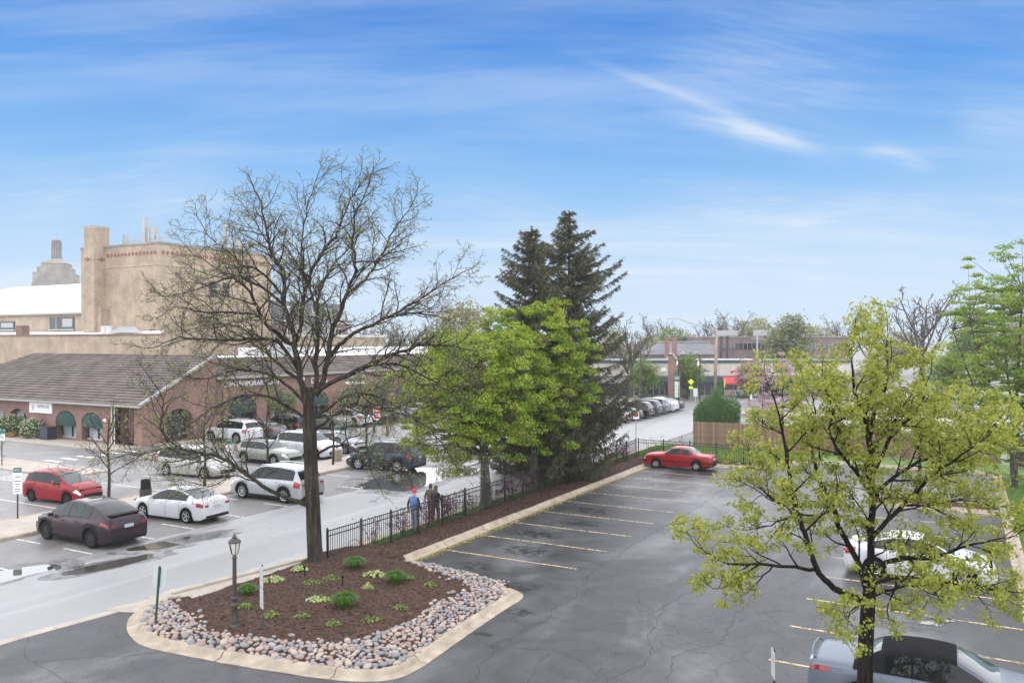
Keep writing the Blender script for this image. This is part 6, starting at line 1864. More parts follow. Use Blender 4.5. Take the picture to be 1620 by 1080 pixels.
# ------------------------------------------------------------------ shrubs and bedding plants
def bush(name, label, base, r, leaf, seed, n=2600, size=(.03, .07), stems=8, flowers=None, cat='shrub', group=None, up=.3, egg=1.0, fl=160):
    rg = np.random.default_rng(seed); root = thing(name, label, cat, base, 0, group); wd = Wood()
    rx, ry, rz = r
    for k in range(stems):
        e = np.array([rg.normal() * rx * .45, rg.normal() * ry * .45, rz * rg.uniform(.9, 1.6)]); wd.tube(np.array([[0, 0, -.02], e * .5 + rg.normal(size=3) * .05, e]), [.02, .014, .005], 4)
    wd.build('stems', M_twig, root, kind='stuff')
    v = unit_rows(rg.normal(size=(n, 3))); rad = rg.random((n, 1)) ** .38
    k_ = np.array([1 + .28 * mnoise.noise(Vector(q * 2.3) + Vector((seed, 0, 0))) for q in v])[:, None]
    P = v * rad * k_ * np.array([rx, ry, rz]) + np.array([0, 0, rz * .95]); P[:, 2] = np.maximum(P[:, 2], .03)
    V, Q = quads(P, rg.uniform(size[0], size[1], n), rg, normal=unit_rows(v + np.array([0, 0, up])), aspect=.6)
    o = place('foliage', fast_mesh('foliage', V, Q), leaf, root); o['kind'] = 'stuff'
    if flowers:
        m = fl; v = unit_rows(rg.normal(size=(m, 3)) + np.array([0, -.5, .4])); P = np.repeat(v * np.array([rx, ry, rz]) * rg.uniform(.9, 1.08, (m, 1)) + np.array([0, 0, rz * .95]), 6, axis=0) + rg.normal(size=(m * 6, 3)) * .03
        V, Q = quads(P, rg.uniform(.025, .05, len(P)), rg, aspect=.8); o = place('blossom', fast_mesh('blossom', V, Q), flowers, root); o['kind'] = 'stuff'
    return root


p = AB(-69.9, 40.1, .05); bush('flowering_shrub', 'large white-flowering shrub under the left arched window', p, (1.5, .8, .95), L_bush, 81, 5200, (.04, .09), 10, L_flow)
p = AB(-73.4, 40.2, .05); bush('flowering_shrub', 'dark flowering shrub at the left picture edge by the brick wall', p, (1.3, .8, .85), L_bush, 82, 3600, (.04, .09), 10, L_flow, fl=60)
p = AB(-67.0, 40.1, .05); bush('flowering_shrub', 'round white-flowering shrub between the arched window and the door', p, (1.0, .75, .85), L_bush, 83, 3200, (.04, .09), 10, L_flow, fl=200)
p = AB(-69.0, 39.6, .05); bush('orange_shrub', 'small orange-leaved shrub at the foot of the large flowering shrub', p, (.35, .3, .25), leaf_mat('orange_leaf', (.35, .16, .05), (.45, .22, .08), None, .2, 2), 84, 400, (.03, .06), 5)

# tall upright green bush and crab apples beyond the wooden fence
def reed_bush(label, base, rx, rz, seed, n=9000):
    rg = np.random.default_rng(seed); root = thing('willow_bush', label, 'bush', base); az = rg.uniform(0, 6.28, n); rr = np.sqrt(rg.random(n)) * rx
    h = rz * np.sqrt(np.maximum(.05, 1 - (rr / rx) ** 2 * .55)) * (rg.random(n) ** .6 * .8 + .22) * np.array([1 + .5 * mnoise.noise(Vector((math.cos(a_) * 1.4 + q_ * .8, math.sin(a_) * 1.6, seed))) for a_, q_ in zip(az, rr)]); c = np.stack([np.cos(az) * rr, np.sin(az) * rr, h], 1)
    dr = unit_rows(np.stack([np.cos(az) * .35, np.sin(az) * .35, np.ones(n)], 1) + rg.normal(size=(n, 3)) * .25); ln = rg.uniform(.10, .26, n)[:, None]
    pp = unit_rows(np.cross(dr, rg.normal(size=(n, 3)))) * .022
    V = np.stack([c - dr * ln, c - pp, c + dr * ln, c + pp], 1).reshape(-1, 3); o = place('foliage', fast_mesh('foliage', V, np.arange(len(V)).reshape(-1, 4)), leaf_mat('willow_leaf', (.05, .115, .03), (.11, .20, .06), (.09, .17, .05), .3, .8), root); o['kind'] = 'stuff'
    wd = Wood()
    for k in range(40):
        a, q = rg.uniform(0, 6.28), rg.random() * rx * .8; wd.tube(np.array([[q * .4 * math.cos(a), q * .4 * math.sin(a), 0], [q * math.cos(a), q * math.sin(a), rz * .8]]), [.02, .006], 4)
    wd.build('stems', M_twig, root, kind='stuff')


p = D(1134, 700, 66.5); reed_bush('dense upright green bush rising behind the wooden fence', (p.x, 66.5, 0), 1.9, 3.5, 91)
p = D(1206, 700, 64.5); leafy_tree('crab_apple_tree', 'low pink-blossomed crab apple just behind the wooden fence', (p.x, 64.5, 0), 3.5, (0, 0, 2.5), (1.7, 1.6, .95), .1, L_pink, 92, 70, 46, .33, (.04, .08), 6, M_bark_b, gap=.5)
p = D(1238, 700, 68); leafy_tree('crab_apple_tree', 'tall pink-blossomed crab apple behind the yellow-green tree', (p.x, 68, 0), 7, (0, 0, 4.6), (3.2, 2.6, 2.3), .13, L_pink, 93, 150, 44, .38, (.04, .085), 8, M_bark_b, gap=.35)
p = AB(3.4, 24.5, .06); bush('lawn_shrub', 'bright green shrub on the lawn at the right picture edge', (p.x, p.y, .06), (.9, .9, .95), L_green, 95, 2600, (.04, .08), 8)
p = AB(4.4, 47.0, .06); bush('lawn_shrub', 'broad green shrub at the foot of the right-hand maple', (p.x, p.y, .06), (1.8, 1.5, 1.1), L_green, 97, 3600, (.04, .09), 8)
p = AB(3.6, 33.5, .06); bush('lawn_shrub', 'rounded green shrub farther back on the right lawn', (p.x, p.y, .06), (1.2, 1.2, 1.2), L_green, 96, 3200, (.04, .09), 8)

# purple-leaved shrubs trained along the fence
for k, a in enumerate((25.3, 27.2, 28.9, 30.4, 31.6, 34.6, 36.3, 38.2, 40.5, 42.8, 46.2, 48.6, 50.6, 52.2)):
    rg = np.random.default_rng(200 + k); where = ['nearest the bare tree', 'second from the bare tree', 'left of the man in the blue vest', 'right of the man in the blue vest', 'in front of the person in black', 'at the foot of the left maple', 'right of the left maple trunk', 'before the second maple trunk', 'right of the second maple trunk', 'under the spruce branches', 'third from the fence corner', 'second from the fence corner', 'beside the red coupe nose', 'at the fence corner by the red coupe'][k]
    root = thing('purple_shrub', 'thin purple-leaved shrub against the black fence, ' + where, 'shrub', AB(-20.02, a, .08), LOT, 'purple shrubs along the black fence'); wd = Wood(); C = []
    small = k in (0,)
    for q in range(7):
        P = [np.array([rg.normal() * .06, rg.normal() * .15, 0])]; dd = unit(np.array([rg.normal() * .2, rg.normal() * .55, 1]))
        for _ in range(6): dd = unit(dd + rg.normal(size=3) * .25); P.append(P[-1] + dd * rg.uniform(.14, .26)); C.append(P[-1])
        wd.tube(np.array(P), np.linspace(.018, .005, 7), 4)
    wd.build('stems', M_bark, root, kind='stuff'); C = np.array(C); C = C[C[:, 2] > .35]
    V, Q = leaves_at(C, 6 if small else 20, .11, (.024, .05), rg); o = place('foliage', fast_mesh('foliage', V, Q), L_purple, root); o['kind'] = 'stuff'
for k, (b__, lab) in enumerate(((-18.4, 'thin purple shrub behind the red coupe bonnet'), (-16.6, 'thin purple shrub behind the red coupe roof'))):
    rg = np.random.default_rng(240 + k); root = thing('purple_shrub', lab, 'shrub', AB(b__, 54.3, .08), LOT); wd = Wood(); C = []
    for q in range(7):
        P = [np.array([rg.normal() * .1, rg.normal() * .06, 0])]; dd = unit(np.array([rg.normal() * .55, rg.normal() * .2, 1]))
        for _ in range(6): dd = unit(dd + rg.normal(size=3) * .25); P.append(P[-1] + dd * .25); C.append(P[-1])
        wd.tube(np.array(P), np.linspace(.018, .005, 7), 4)
    wd.build('stems', M_bark, root, kind='stuff'); V, Q = leaves_at(np.array(C), 8, .10, (.02, .045), rg); o = place('foliage', fast_mesh('foliage', V, Q), L_purple, root); o['kind'] = 'stuff'


def tuft(label, px, py, r, h, seed, n=420):
    rg = np.random.default_rng(seed); p = G(px, py, .3); z = mulch_h(p.x, p.y); root = thing('ornamental_grass', label, 'grass clump', (p.x, p.y, z - .02), 0, 'grass clumps in the mulch bed')
    VV, QQ, n0 = [], [], 0
    az = rg.uniform(0, 6.28, n); sp = rg.random(n) ** .6; L = h * rg.uniform(.8, 1.25, n)
    d = np.stack([np.cos(az), np.sin(az)], 1); b0 = np.concatenate([d * (rg.random((n, 1)) * r * .35), np.zeros((n, 1))], 1)
    p1 = b0 + np.concatenate([d * (r * .45 * sp)[:, None], (L * .75)[:, None]], 1); p2 = b0 + np.concatenate([d * (r * 1.05 * sp)[:, None], (L * (1.0 - .45 * sp))[:, None]], 1)
    sd_ = np.stack([-np.sin(az), np.cos(az), 0 * az], 1) * .011
    V = np.stack([b0 - sd_, b0 + sd_, p1 + sd_, p1 - sd_, p2 + sd_ * .2, p2 - sd_ * .2], 1).reshape(-1, 3); i = np.arange(n)[:, None] * 6
    Q = np.vstack([i + np.array([0, 1, 2, 3]), i + np.array([3, 2, 4, 5])]); o = place('blades', fast_mesh('blades', V, Q), L_tuft, root); o['kind'] = 'stuff'


tuft('green grass clump beside the bare tree trunk', 562, 899, .36, .36, 301, 900)
tuft('green grass clump next to the pale hosta, nearest the parking stalls', 626, 922, .34, .38, 302, 900)
tuft('largest green grass clump in the middle of the mulch bed', 545, 960, .38, .42, 303, 1100)
tuft('green grass clump beside the lamp post', 392, 939, .28, .34, 304, 700)


def rosette(label, px, py, r, h, seed, leaf, n=70, name='hosta_plant', size=(.05, .09), cat='plant'):
    rg = np.random.default_rng(seed); p = G(px, py, .28); z = mulch_h(p.x, p.y); root = thing(name, label, cat, (p.x, p.y, z - .01)); a = rg.uniform(0, 6.28, n); q = np.sqrt(rg.random(n)) * r
    C = np.stack([np.cos(a) * q * 1.25, np.sin(a) * q * .8, h * (1.1 - q / r) * rg.uniform(.4, 1, n) + .02], 1); N = unit_rows(np.stack([np.cos(a) * .6, np.sin(a) * .6, np.ones(n)], 1) + rg.normal(size=(n, 3)) * .25)
    V, Q = quads(C, rg.uniform(size[0], size[1], n), rg, normal=N, aspect=.55); o = place('leaf_rosette', fast_mesh('leaf_rosette', V, Q), leaf, root); o['kind'] = 'stuff'
    wd = Wood()
    for k in range(6): wd.tube(np.array([[0, 0, -.03], C[k] * .5, C[k]]), [.006, .005, .004], 3)
    wd.build('stems', L_small, root, kind='stuff')


for k, (px, py, r, lf, lab) in enumerate(((592, 912, .34, L_hosta, 'pale variegated hosta between the two rear grass clumps'), (503, 952, .30, L_hosta, 'pale variegated hosta left of the largest grass clump'),
        (432, 920, .34, L_hosta, 'pale variegated hosta behind the narrow sign'), (582, 933, .16, L_hosta, 'small pale hosta near the second path light'), (474, 904, .22, L_hosta, 'pale hosta left of the bare tree foot'),
        (427, 975, .22, L_small, 'light green seedling patch right of the narrow sign post'), (388, 962, .2, L_small, 'light green seedling left of the narrow sign'),
        (478, 977, .2, L_small, 'small green plant in the front of the bed'), (529, 989, .2, L_small, 'low green plant nearest the cobbles'), (588, 982, .24, L_small, 'bushy green plant near the front cobbles'),
        (633, 962, .2, L_small, 'small green plant right of the largest grass clump'), (680, 928, .18, L_small, 'lone low green plant toward the right tip of the bed'),
        (495, 925, .28, L_small, 'thin green ground plant by the first path light'), (525, 918, .26, L_small, 'thin green ground plant between the path lights'), (647, 917, .18, L_small, 'yellow-green plant right of the rear grass clump'))):
    rosette(lab, px, py, r, .2, 320 + k, lf, 90 if lf is L_hosta else 60, 'hosta_plant' if lf is L_hosta else 'bedding_plant', (.05, .085) if lf is L_hosta else (.025, .05))


# ------------------------------------------------------------------ far trees along the skyline
def far_variant(kind, seed):
    """local tree, 10 m high"""
    rg = np.random.default_rng(seed); tw = Wood(); tw.tube(np.array([[0, 0, -.2], [.1, 0, 3], [0, .1, 7]]), [.3, .22, .08], 7)
    if kind == 'bare':
        tips = []; sp = dict(seg=[.7, .4, .3], wig=[.15, .2, .2], up=[.12, .08, .05], rmin=.028, sides=[4, 3, 3], max=2, step=[.75, .5, .45], len=[2.4, 1.3, .8], ang=[.6, .7, .7], rad=[.08, .05, .035], fine_from=9); wd = Wood()
        for k in range(8):
            az = k * 2.4; P = catmull([np.array([0, 0, 2.2 + .45 * k]), np.array([math.cos(az) * 1.4, math.sin(az) * 1.4, 4 + .5 * k]), np.array([math.cos(az) * 2.6, math.sin(az) * 2.6, 6.6 + .45 * k])], 4); r_ = np.linspace(.13, .05, len(P)); wd.tube(P, r_, 5); kids(wd, P, r_, 0, 0, sp, rg, tips, None, .15)
        C = np.array([t_[0] for t_ in tips]); V, Q = leaves_at(C[::2], 2, .12, (.06, .13), rg)
        return tw, wd, (V, Q)
    wd = Wood(); n = 150 if kind != 'tall' else 170; v = unit_rows(rg.normal(size=(n, 3))); q = rg.random((n, 1)) ** .4; kk = np.array([1 + .3 * mnoise.noise(Vector(x * 2) + Vector((seed, 0, 0))) for x in v])[:, None]
    rr_ = np.array([3.4, 3.4, 3.9]) if kind != 'tall' else np.array([2.4, 2.4, 4.2])
    C = v * q * kk * rr_ + np.array([0, 0, 5.9])
    for p in C[:60]: wd.tube(np.array([[0, 0, min(6, p[2] * .6)], p * .6 + np.array([0, 0, .5]), p]), [.07, .04, .02], 3)
    V, Q = leaves_at(C, 34, .55, (.12, .24), rg, flat=.5, zsq=.6)
    return tw, wd, (V, Q)


FAR = {}
fl_mats = {'bare': leaf_mat('far_bud', (.20, .19, .12), (.27, .25, .16), None, .3, .3), 'green': L_green, 'pale': leaf_mat('far_pale_leaf', (.22, .22, .10), (.30, .29, .14), None, .35, .3), 'tall': L_olive, 'pinkish': leaf_mat('far_rust_leaf', (.22, .13, .10), (.30, .19, .15), None, .3, .3)}


def far_tree(kind, px, py_top, Y, label, sx=1.0, seed=1):
    x = (px - 810) * Y / F; H = HC + (540 - py_top) * Y / F; shape = {'pale': 'green', 'pinkish': 'green'}.get(kind, kind)
    key = (kind, seed % 2)
    if key not in FAR:
        tw, wd, (V, Q) = far_variant(shape, 500 + seed % 2 + len(kind)); mt = fast_mesh('trunk', np.vstack(tw.V), np.vstack(tw.Q), True); mt.materials.append(M_bark_g)
        ml = fast_mesh('limbs', np.vstack(wd.V), np.vstack(wd.Q), True); ml.materials.append(M_bark_g); mc = fast_mesh('crown', V, Q); mc.materials.append(fl_mats[kind]); FAR[key] = (mt, ml, mc)
    root = thing('far_tree', label, 'tree', (x, Y, 0), seed * 1.7, 'trees along the skyline'); s_ = H / 10.0; root.scale = (s_ * sx, s_ * sx, s_)
    for nm, me in zip(('trunk', 'limbs', 'crown'), FAR[key]):
        o = place(nm, me, None, root)
        if nm != 'trunk': o['kind'] = 'stuff'


far_list = [('bare', 998, 512, 118, 'bare pinkish tree beside the spruce skirt'), ('pale', 1028, 528, 165, 'pale budding tree left of the round green tree'), ('green', 1063, 515, 175, 'round fresh green tree above the grey roof'),
    ('bare', 1040, 508, 190, 'thin bare tree behind the pale budding tree'), ('pale', 1093, 530, 185, 'low pale tree right of the round green tree'), ('bare', 1125, 508, 190, 'bare tree above the left end of the office block'), ('bare', 1158, 497, 185, 'tall bare tree above the office block penthouse'),
    ('pale', 1195, 498, 190, 'pale budding tree between the two roof penthouses'), ('tall', 1248, 500, 150, 'broad olive tree right of the office block windows'), ('pale', 1290, 512, 190, 'low pale tree behind the pink crab apple'), ('bare', 1330, 505, 195, 'bare tree above the tip of the yellow-green tree'),
    ('bare', 1375, 495, 180, 'bare tree left of the right-hand maple'), ('bare', 1460, 462, 120, 'large bare tree beside the right-hand maple'), ('pale', 1420, 520, 190, 'pale tree low behind the yellow-green crown'), ('green', 1540, 500, 150, 'green tree behind the right-hand maple'), ('pale', 1610, 490, 170, 'pale tree at the right picture edge'),
    ('green', 1020, 565, 112, 'low green tree at the left end of the storefronts'), ('green', 1088, 556, 114, 'green street tree right of the brick pylon'), ('pinkish', 1186, 566, 112, 'rust-leaved street tree before the red awning'), ('bare', 600, 512, 130, 'grey budding tree left of the half-timbered house'),
    ('pale', 735, 478, 120, 'pale green treetop showing above the left maple'), ('bare', 640, 520, 140, 'grey bare tree behind the half-timbered house'), ('bare', 700, 515, 150, 'grey bare tree right of the half-timbered house'), ('pale', 560, 525, 150, 'pale tree right of the mansard block'), ('pale', 975, 520, 180, 'pale tree hidden behind the spruce skirt'), ('green', 1500, 555, 95, 'green tree low beyond the wooden fence at right'), ('pale', 1380, 560, 100, 'pale tree beyond the vans behind the wooden fence')]
for k, (kd, px, pt, Y, lab) in enumerate(far_list): far_tree(kd, px, pt, Y, lab, 1.0 if kd != 'tall' else 1.3, k)
# ================================================================== FENCES
M_iron = mat('black_iron', (.014, .014, .015), .4, vary=.1)


def metal_fence(label, p0, p1, n_panels, z=.10, h=1.22, pick=.115):
    d = (p1 - p0); L = d.length; rz = math.atan2(d.y, d.x); root = thing('metal_fence', label, 'fence', (p0.x, p0.y, z), rz); pl = L / n_panels
    post = MB().box(-.032, .032, -.032, .032, -.15, h + .05).lathe([(.045, h + .05), (.045, h + .07), (.02, h + .10), (0, h + .11)], 4).mesh('post'); picket = MB().box(-.0085, .0085, -.0085, .0085, .05, h - .0).mesh('picket'); rail = MB().box(.033, pl - .033, -.016, .016, -.018, .018).mesh('rail')
    for i in range(n_panels + 1):
        o = place('post', post, M_iron, root); o.location = (i * pl, 0, 0); o.rotation_euler = (rng.uniform(-.02, .02), rng.uniform(-.025, .025), 0)
    for i in range(n_panels):
        for zz_ in (.10, h - .20, h - .02): o = place('rail', rail, M_iron, root); o.location = (i * pl, 0, zz_)
        n = int(pl / pick)
        for k in range(1, n): o = place('picket', picket, M_iron, root); o.location = (i * pl + k * pl / n, 0, 0)
    return root


metal_fence('long black metal picket fence running along the mulch strip beside the street', AB(-19.72, 22.35), AB(-19.62, 53.3), 17)
metal_fence('short black metal picket fence behind the red coupe', AB(-19.5, 53.42), AB(-10.6, 53.42), 5)

M_wood = [mat('cedar_board_%d' % i, c, .85, vary=.3, nscale=2.5, bump=.4, bscale=30) for i, c in enumerate(((.21, .135, .085), (.165, .105, .068), (.26, .172, .11), (.185, .115, .078)))]
def wood_fence(label, b0, b1, a, h, m_iron_posts=True):
    root = thing('wooden_fence', label, 'fence', AB(b0, a, 0), LOT); n = int((b1 - b0) / .145); mb = MB(); mb.box(0, .138, -.012, .012, .05, h); me0 = mb.mesh('board')
    mesh_by = []
    for m in M_wood: q = me0.copy(); q.materials.append(m); mesh_by.append(q)
    for k in range(n):
        o = place('board', mesh_by[rng.randrange(4)], None, root); o.location = (k * .145, rng.uniform(-.006, .006), rng.uniform(-.015, .015))
    for zz_ in (.3, h - .25): MB().box(0, b1 - b0, .013, .05, zz_, zz_ + .09).build('rail', M_wood[1], root)
    for k in range(int((b1 - b0) / 2.45) + 1): MB().box(k * 2.45 - .05, k * 2.45 + .05, .02, .12, 0, h + .06).build('post', M_iron if k % 4 == 0 else M_wood[1], root)
    return root


wood_fence('brown cedar board fence behind the lawn and the pink crab apples', -18.2, 2.2, 62.2, 1.85)
wood_fence('reddish brown board fence at right, beyond the right-hand maple', 2.6, 14, 60.6, 1.8)
bx_ = thing('utility_box', 'dark utility box standing in front of the cedar fence', 'box', AB(-7.6, 61.4, 0), LOT)
MB().box(-.35, .35, -.3, .3, 0, 1.25).build('cabinet', M_cladding, bx_); MB().box(-.38, .38, -.33, .33, 1.25, 1.31).build('lid', M_dark, bx_)

# ================================================================== STREET FURNITURE
p = G(371, 990, .25); zb = mulch_h(p.x, p.y)
lp = thing('lamp_post', 'dark bronze lantern post standing on the cobbles of the bed', 'lamp post', (p.x, p.y, zb - .05))
M_bronze = mat('dark_bronze', (.055, .048, .042), .5, metal=.3, vary=.15)
MB().lathe([(.13, 0), (.13, .10), (.105, .13), (.115, .17), (.085, .24), (.075, .55), (.10, .60), (.10, .64), (.075, .67), (.07, .76), (.085, .78), (.085, .82), (.058, .85), (.052, 1.88), (.07, 1.90), (.07, 1.93), (.045, 1.96), (.045, 2.0)], 16).build('post', M_bronze, lp, smooth=True, ang=40)
M_lglass = mat('lantern_glass', (.62, .6, .55), .25, vary=.08)
lg = MB().lathe([(.06, 2.0), (.085, 2.04), (.125, 2.20), (.145, 2.34)], 6).build('lantern_glass', M_lglass, lp)
for k in range(6):
    an = math.pi / 3 * k; MB().tube([(.062 * math.cos(an), .062 * math.sin(an), 2.0), (.09 * math.cos(an), .09 * math.sin(an), 2.04), (.13 * math.cos(an), .13 * math.sin(an), 2.20), (.15 * math.cos(an), .15 * math.sin(an), 2.34)], .011, 5).build('glazing_bar', M_bronze, lg)
MB().lathe([(.175, 2.33), (.175, 2.355), (.11, 2.42), (.06, 2.445), (.06, 2.47), (.075, 2.48), (.03, 2.51), (.03, 2.535), (0, 2.57)], 12).build('lantern_cap', M_bronze, lp, smooth=True, ang=40)


def sign_post(name, label, px_base, py_base, h, post_m, tilt=(0, 0), rz=0.0, plates=(), channel=True, pw=.06, base_z=0.0):
    p = G(px_base, py_base, base_z); root = thing(name, label, 'sign', (p.x, p.y, base_z - .05), rz); root.rotation_euler = (tilt[0], tilt[1], rz)
    if channel: MB().box(-pw / 2, pw / 2, -.008, .0, 0, h).box(-pw / 2, -pw / 2 + .008, -.03, -.008, 0, h).box(pw / 2 - .008, pw / 2, -.03, -.008, 0, h).build('post', post_m, root)
    else: MB().tube([(0, 0, 0), (0, 0, h)], pw / 2, 8).build('post', post_m, root)
    for (w_, z0, z1, m, marks) in plates:
        r_ = .04; P = [(-w_ / 2 + r_, z0), (w_ / 2 - r_, z0), (w_ / 2, z0 + r_), (w_ / 2, z1 - r_), (w_ / 2 - r_, z1), (-w_ / 2 + r_, z1), (-w_ / 2, z1 - r_), (-w_ / 2, z0 + r_)]
        mb = MB(); n = len(P); mb.v += [(q[0], -.045, q[1]) for q in P] + [(q[0], -.036, q[1]) for q in P]; mb.f += [tuple(range(n)), tuple(range(2 * n - 1, n - 1, -1))] + [(i, n + i, n + (i + 1) % n, (i + 1) % n) for i in range(n)]
        pl = mb.build('sign_plate', m, root, recalc=True)
        for (x0, x1, y0, y1, mm) in marks: MB().poly([(x0, -.0475, y0), (x1, -.0475, y0), (x1, -.0475, y1), (x0, -.0475, y1)]).build('print', mm, pl)
    return root


M_gpost = mat('green_post', (.012, .055, .042), .5, vary=.1); M_bpost = mat('dark_post', (.045, .04, .036), .5, vary=.1)
M_backal = mat('sign_back', (.52, .56, .56), .45, metal=.2, vary=.05); M_signgreen = mat('sign_green', (.02, .16, .12), .4, vary=0)
M_red_sign = mat('sign_red_print', (.55, .03, .03), .4, vary=0)
zb = .16
sign_post('traffic_sign', 'grey-backed sign on a leaning dark green post in the cobbles', 245, 990, 1.75, M_gpost, (R(-2), R(-7), 0), R(160), [(.46, 1.15, 1.72, M_backal, [])], base_z=zb)
M_sign_d = mat('dull_sign_white', (.44, .44, .42), .6, vary=.1)
M_inkp = mat('faded_ink', (.28, .29, .30), .5, vary=0)
lines = [(-.14 + .02 * (k % 2), .14 - .03 * (k % 3), .98 + .16 * k, 1.01 + .16 * k, M_inkp) for k in range(6)]
sign_post('parking_sign', 'narrow white notice sign on a brown post, seen edge-on in the bed', 417, 1013, 2.02, M_bpost, (0, R(-3)), R(-62), [(.42, 1.42, 2.0, M_sign_d, lines[3:]), (.42, .9, 1.40, M_sign_d, lines[:3])], base_z=zb)
tx = [(-.13, .13, 1.70, 1.74, M_ink), (-.10, .10, 1.58, 1.62, M_ink), (-.06, .06, 1.47, 1.51, M_ink), (-.12, .12, 1.36, 1.40, M_ink), (-.14, .1, 1.25, 1.29, M_ink)]
sign_post('parking_sign', 'green and white parking sign on a dark post at the left edge of the median', 28, 820, 2.2, M_bpost, (0, 0), R(22), [(.34, 1.80, 2.35, M_sign_w, [(-.16, .16, 2.10, 2.33, M_signgreen), (-.12, .12, 2.17, 2.27, M_sign_w), (-.1, .12, 1.9, 1.94, M_ink)]), (.34, 1.16, 1.78, M_sign_w, tx)], base_z=.12)
for k, (px, py, lab) in enumerate(((362, 757, 'teal-posted parking sign among the median twigs beside the minivan'), (533, 727, 'green topped parking sign right of the bare tree trunk'), (3, 735, 'dark sign post cut by the left picture edge'))):
    sign_post('parking_sign', lab, px, py, 2.3, M_gpost if k == 0 else M_bpost, (0, 0), R(30), [(.34, 1.6, 2.3, M_sign_w, [(-.16, .16, 2.02, 2.28, M_signgreen), (-.12, .12, 1.82, 1.86, M_ink), (-.1, .1, 1.72, 1.76, M_ink)])], base_z=.12)
sign_post('no_entry_sign', 'red and white no-entry sign before the shop strip', 596, 690, 2.6, M_galv, (0, 0), R(20), [(.62, 1.9, 2.5, M_sign_w, [(-.24, .24, 2.0, 2.42, M_red_sign), (-.18, .18, 2.17, 2.25, M_sign_w)]), (.62, 1.45, 1.86, M_sign_w, [(-.26, .26, 1.55, 1.75, M_red_sign)])])
sign_post('no_entry_sign', 'red and white sign on a grey post beside the spruce', 1006, 706, 2.75, M_galv, (0, 0), R(20), [(.5, 2.15, 2.75, M_sign_w, [(-.18, .18, 2.3, 2.62, M_red_sign)])])
sign_post('tow_sign', 'white notice sign on a thin black post at the bottom edge beside the convertible', 1226, 1122, 1.35, M_cladding, (0, 0), R(-98), [(.45, .75, 1.35, mat('dull_sign_white', (.44, .44, .42), .6, vary=.1), [])], base_z=0)

# timber bollard and litter bins
p = G(613, 690); bo = thing('timber_post', 'square mossy timber post before the shop strip', 'post', (p.x, p.y, 0)); MB().box(-.12, .12, -.12, .12, 0, 1.35).hexa([(-.12, -.12, 1.35), (.12, -.12, 1.35), (.12, .12, 1.35), (-.12, .12, 1.35)], [(-.05, -.05, 1.42), (.05, -.05, 1.42), (.05, .05, 1.42), (-.05, .05, 1.42)]).build('shaft', mat('mossy_timber', (.16, .13, .06), .9, vary=.3), bo)
p = AB(-36.0, 27.3, .12); bn = thing('litter_bin', 'dark slatted litter bin with a hooded liner on the median', 'bin', p)
for k in range(16):
    an = k * math.pi / 8; o = MB().box(-.05, .05, -.012, .012, .04, .48).build('slat', M_bpost, bn); o.location = (.27 * math.cos(an), .27 * math.sin(an), 0); o.rotation_euler = (0, 0, an + math.pi / 2)
MB().lathe([(.24, .02), (.25, .5), (.23, .92), (.235, .95), (.2, .96), (.19, .6)], 18).build('liner', M_cladding, bn, smooth=True, ang=40); MB().lathe([(.29, .46), (.3, .48), (.29, .5)], 18).build('hoop', M_dark, bn)
p = G(533, 729, .12); bn = thing('stone_bin', 'round pebble-dash stone bin on the median', 'bin', (p.x, p.y, .12)); MB().lathe([(.30, 0), (.32, .05), (.32, .72), (.30, .76), (.22, .76), (.2, .6)], 18).build('drum', mat('pebble_dash', (.25, .2, .14), .9, vary=.3, nscale=20), bn, smooth=True, ang=40); MB().lathe([(.335, .70), (.335, .76), (.325, .76)], 18).build('rim', M_conc, bn)
p = AB(-64.95, 40.2, .1); bn = thing('litter_bin', 'dark blue square bin beside the office door', 'bin', p, LOT); MB().box(-.5, .5, -.4, .4, 0, .95).build('body', mat('navy_plastic', (.02, .025, .04), .5), bn); MB().box(-.53, .53, -.43, .43, .95, 1.02).build('lid', M_dark, bn)
p = D(1168, 628, 117); bn = thing('litter_bin', 'blue street bin below the red awning', 'bin', (p.x, 117, 0)); MB().lathe([(.30, 0), (.34, .1), (.34, .8), (.30, .9)], 12).build('drum', mat('blue_bin', (.03, .09, .22), .5), bn, smooth=True, ang=40); MB().lathe([(.35, .9), (.2, 1.0), (0, 1.02)], 12).build('lid', mat('blue_bin', (.03, .09, .22), .5), bn)

# path lights, drain, manhole
for k, (px, py, lab) in enumerate(((482, 914, 'small black path light left of the bare tree foot'), (542, 929, 'small black path light in the middle of the bed'))):
    p = G(px, py, .3); zz_ = mulch_h(p.x, p.y); o = thing('path_light', lab, 'path light', (p.x, p.y, zz_), 0, 'black path lights in the bed'); MB().tube([(0, 0, -.03), (0, 0, .26)], .022, 8).build('stake', M_cladding, o); MB().lathe([(.035, .26), (.05, .30), (.05, .33), (0, .345)], 10).build('cap', M_cladding, o)
p = G(1160, 856); dn = thing('storm_drain', 'iron storm drain grate sunk in the lot near the yellow-green tree', 'drain', (p.x, p.y, .006), LOT)
MB().box(-.42, .42, -.32, .32, -.01, .004).build('frame', M_cladding, dn)
for k in range(9): MB().box(-.36 + k * .085, -.32 + k * .085, -.27, .27, .0045, .016).build('bar', mat('rusty_iron', (.09, .07, .06), .7, vary=.3), dn)
p = G(640, 889) if False else G(707, 886); 

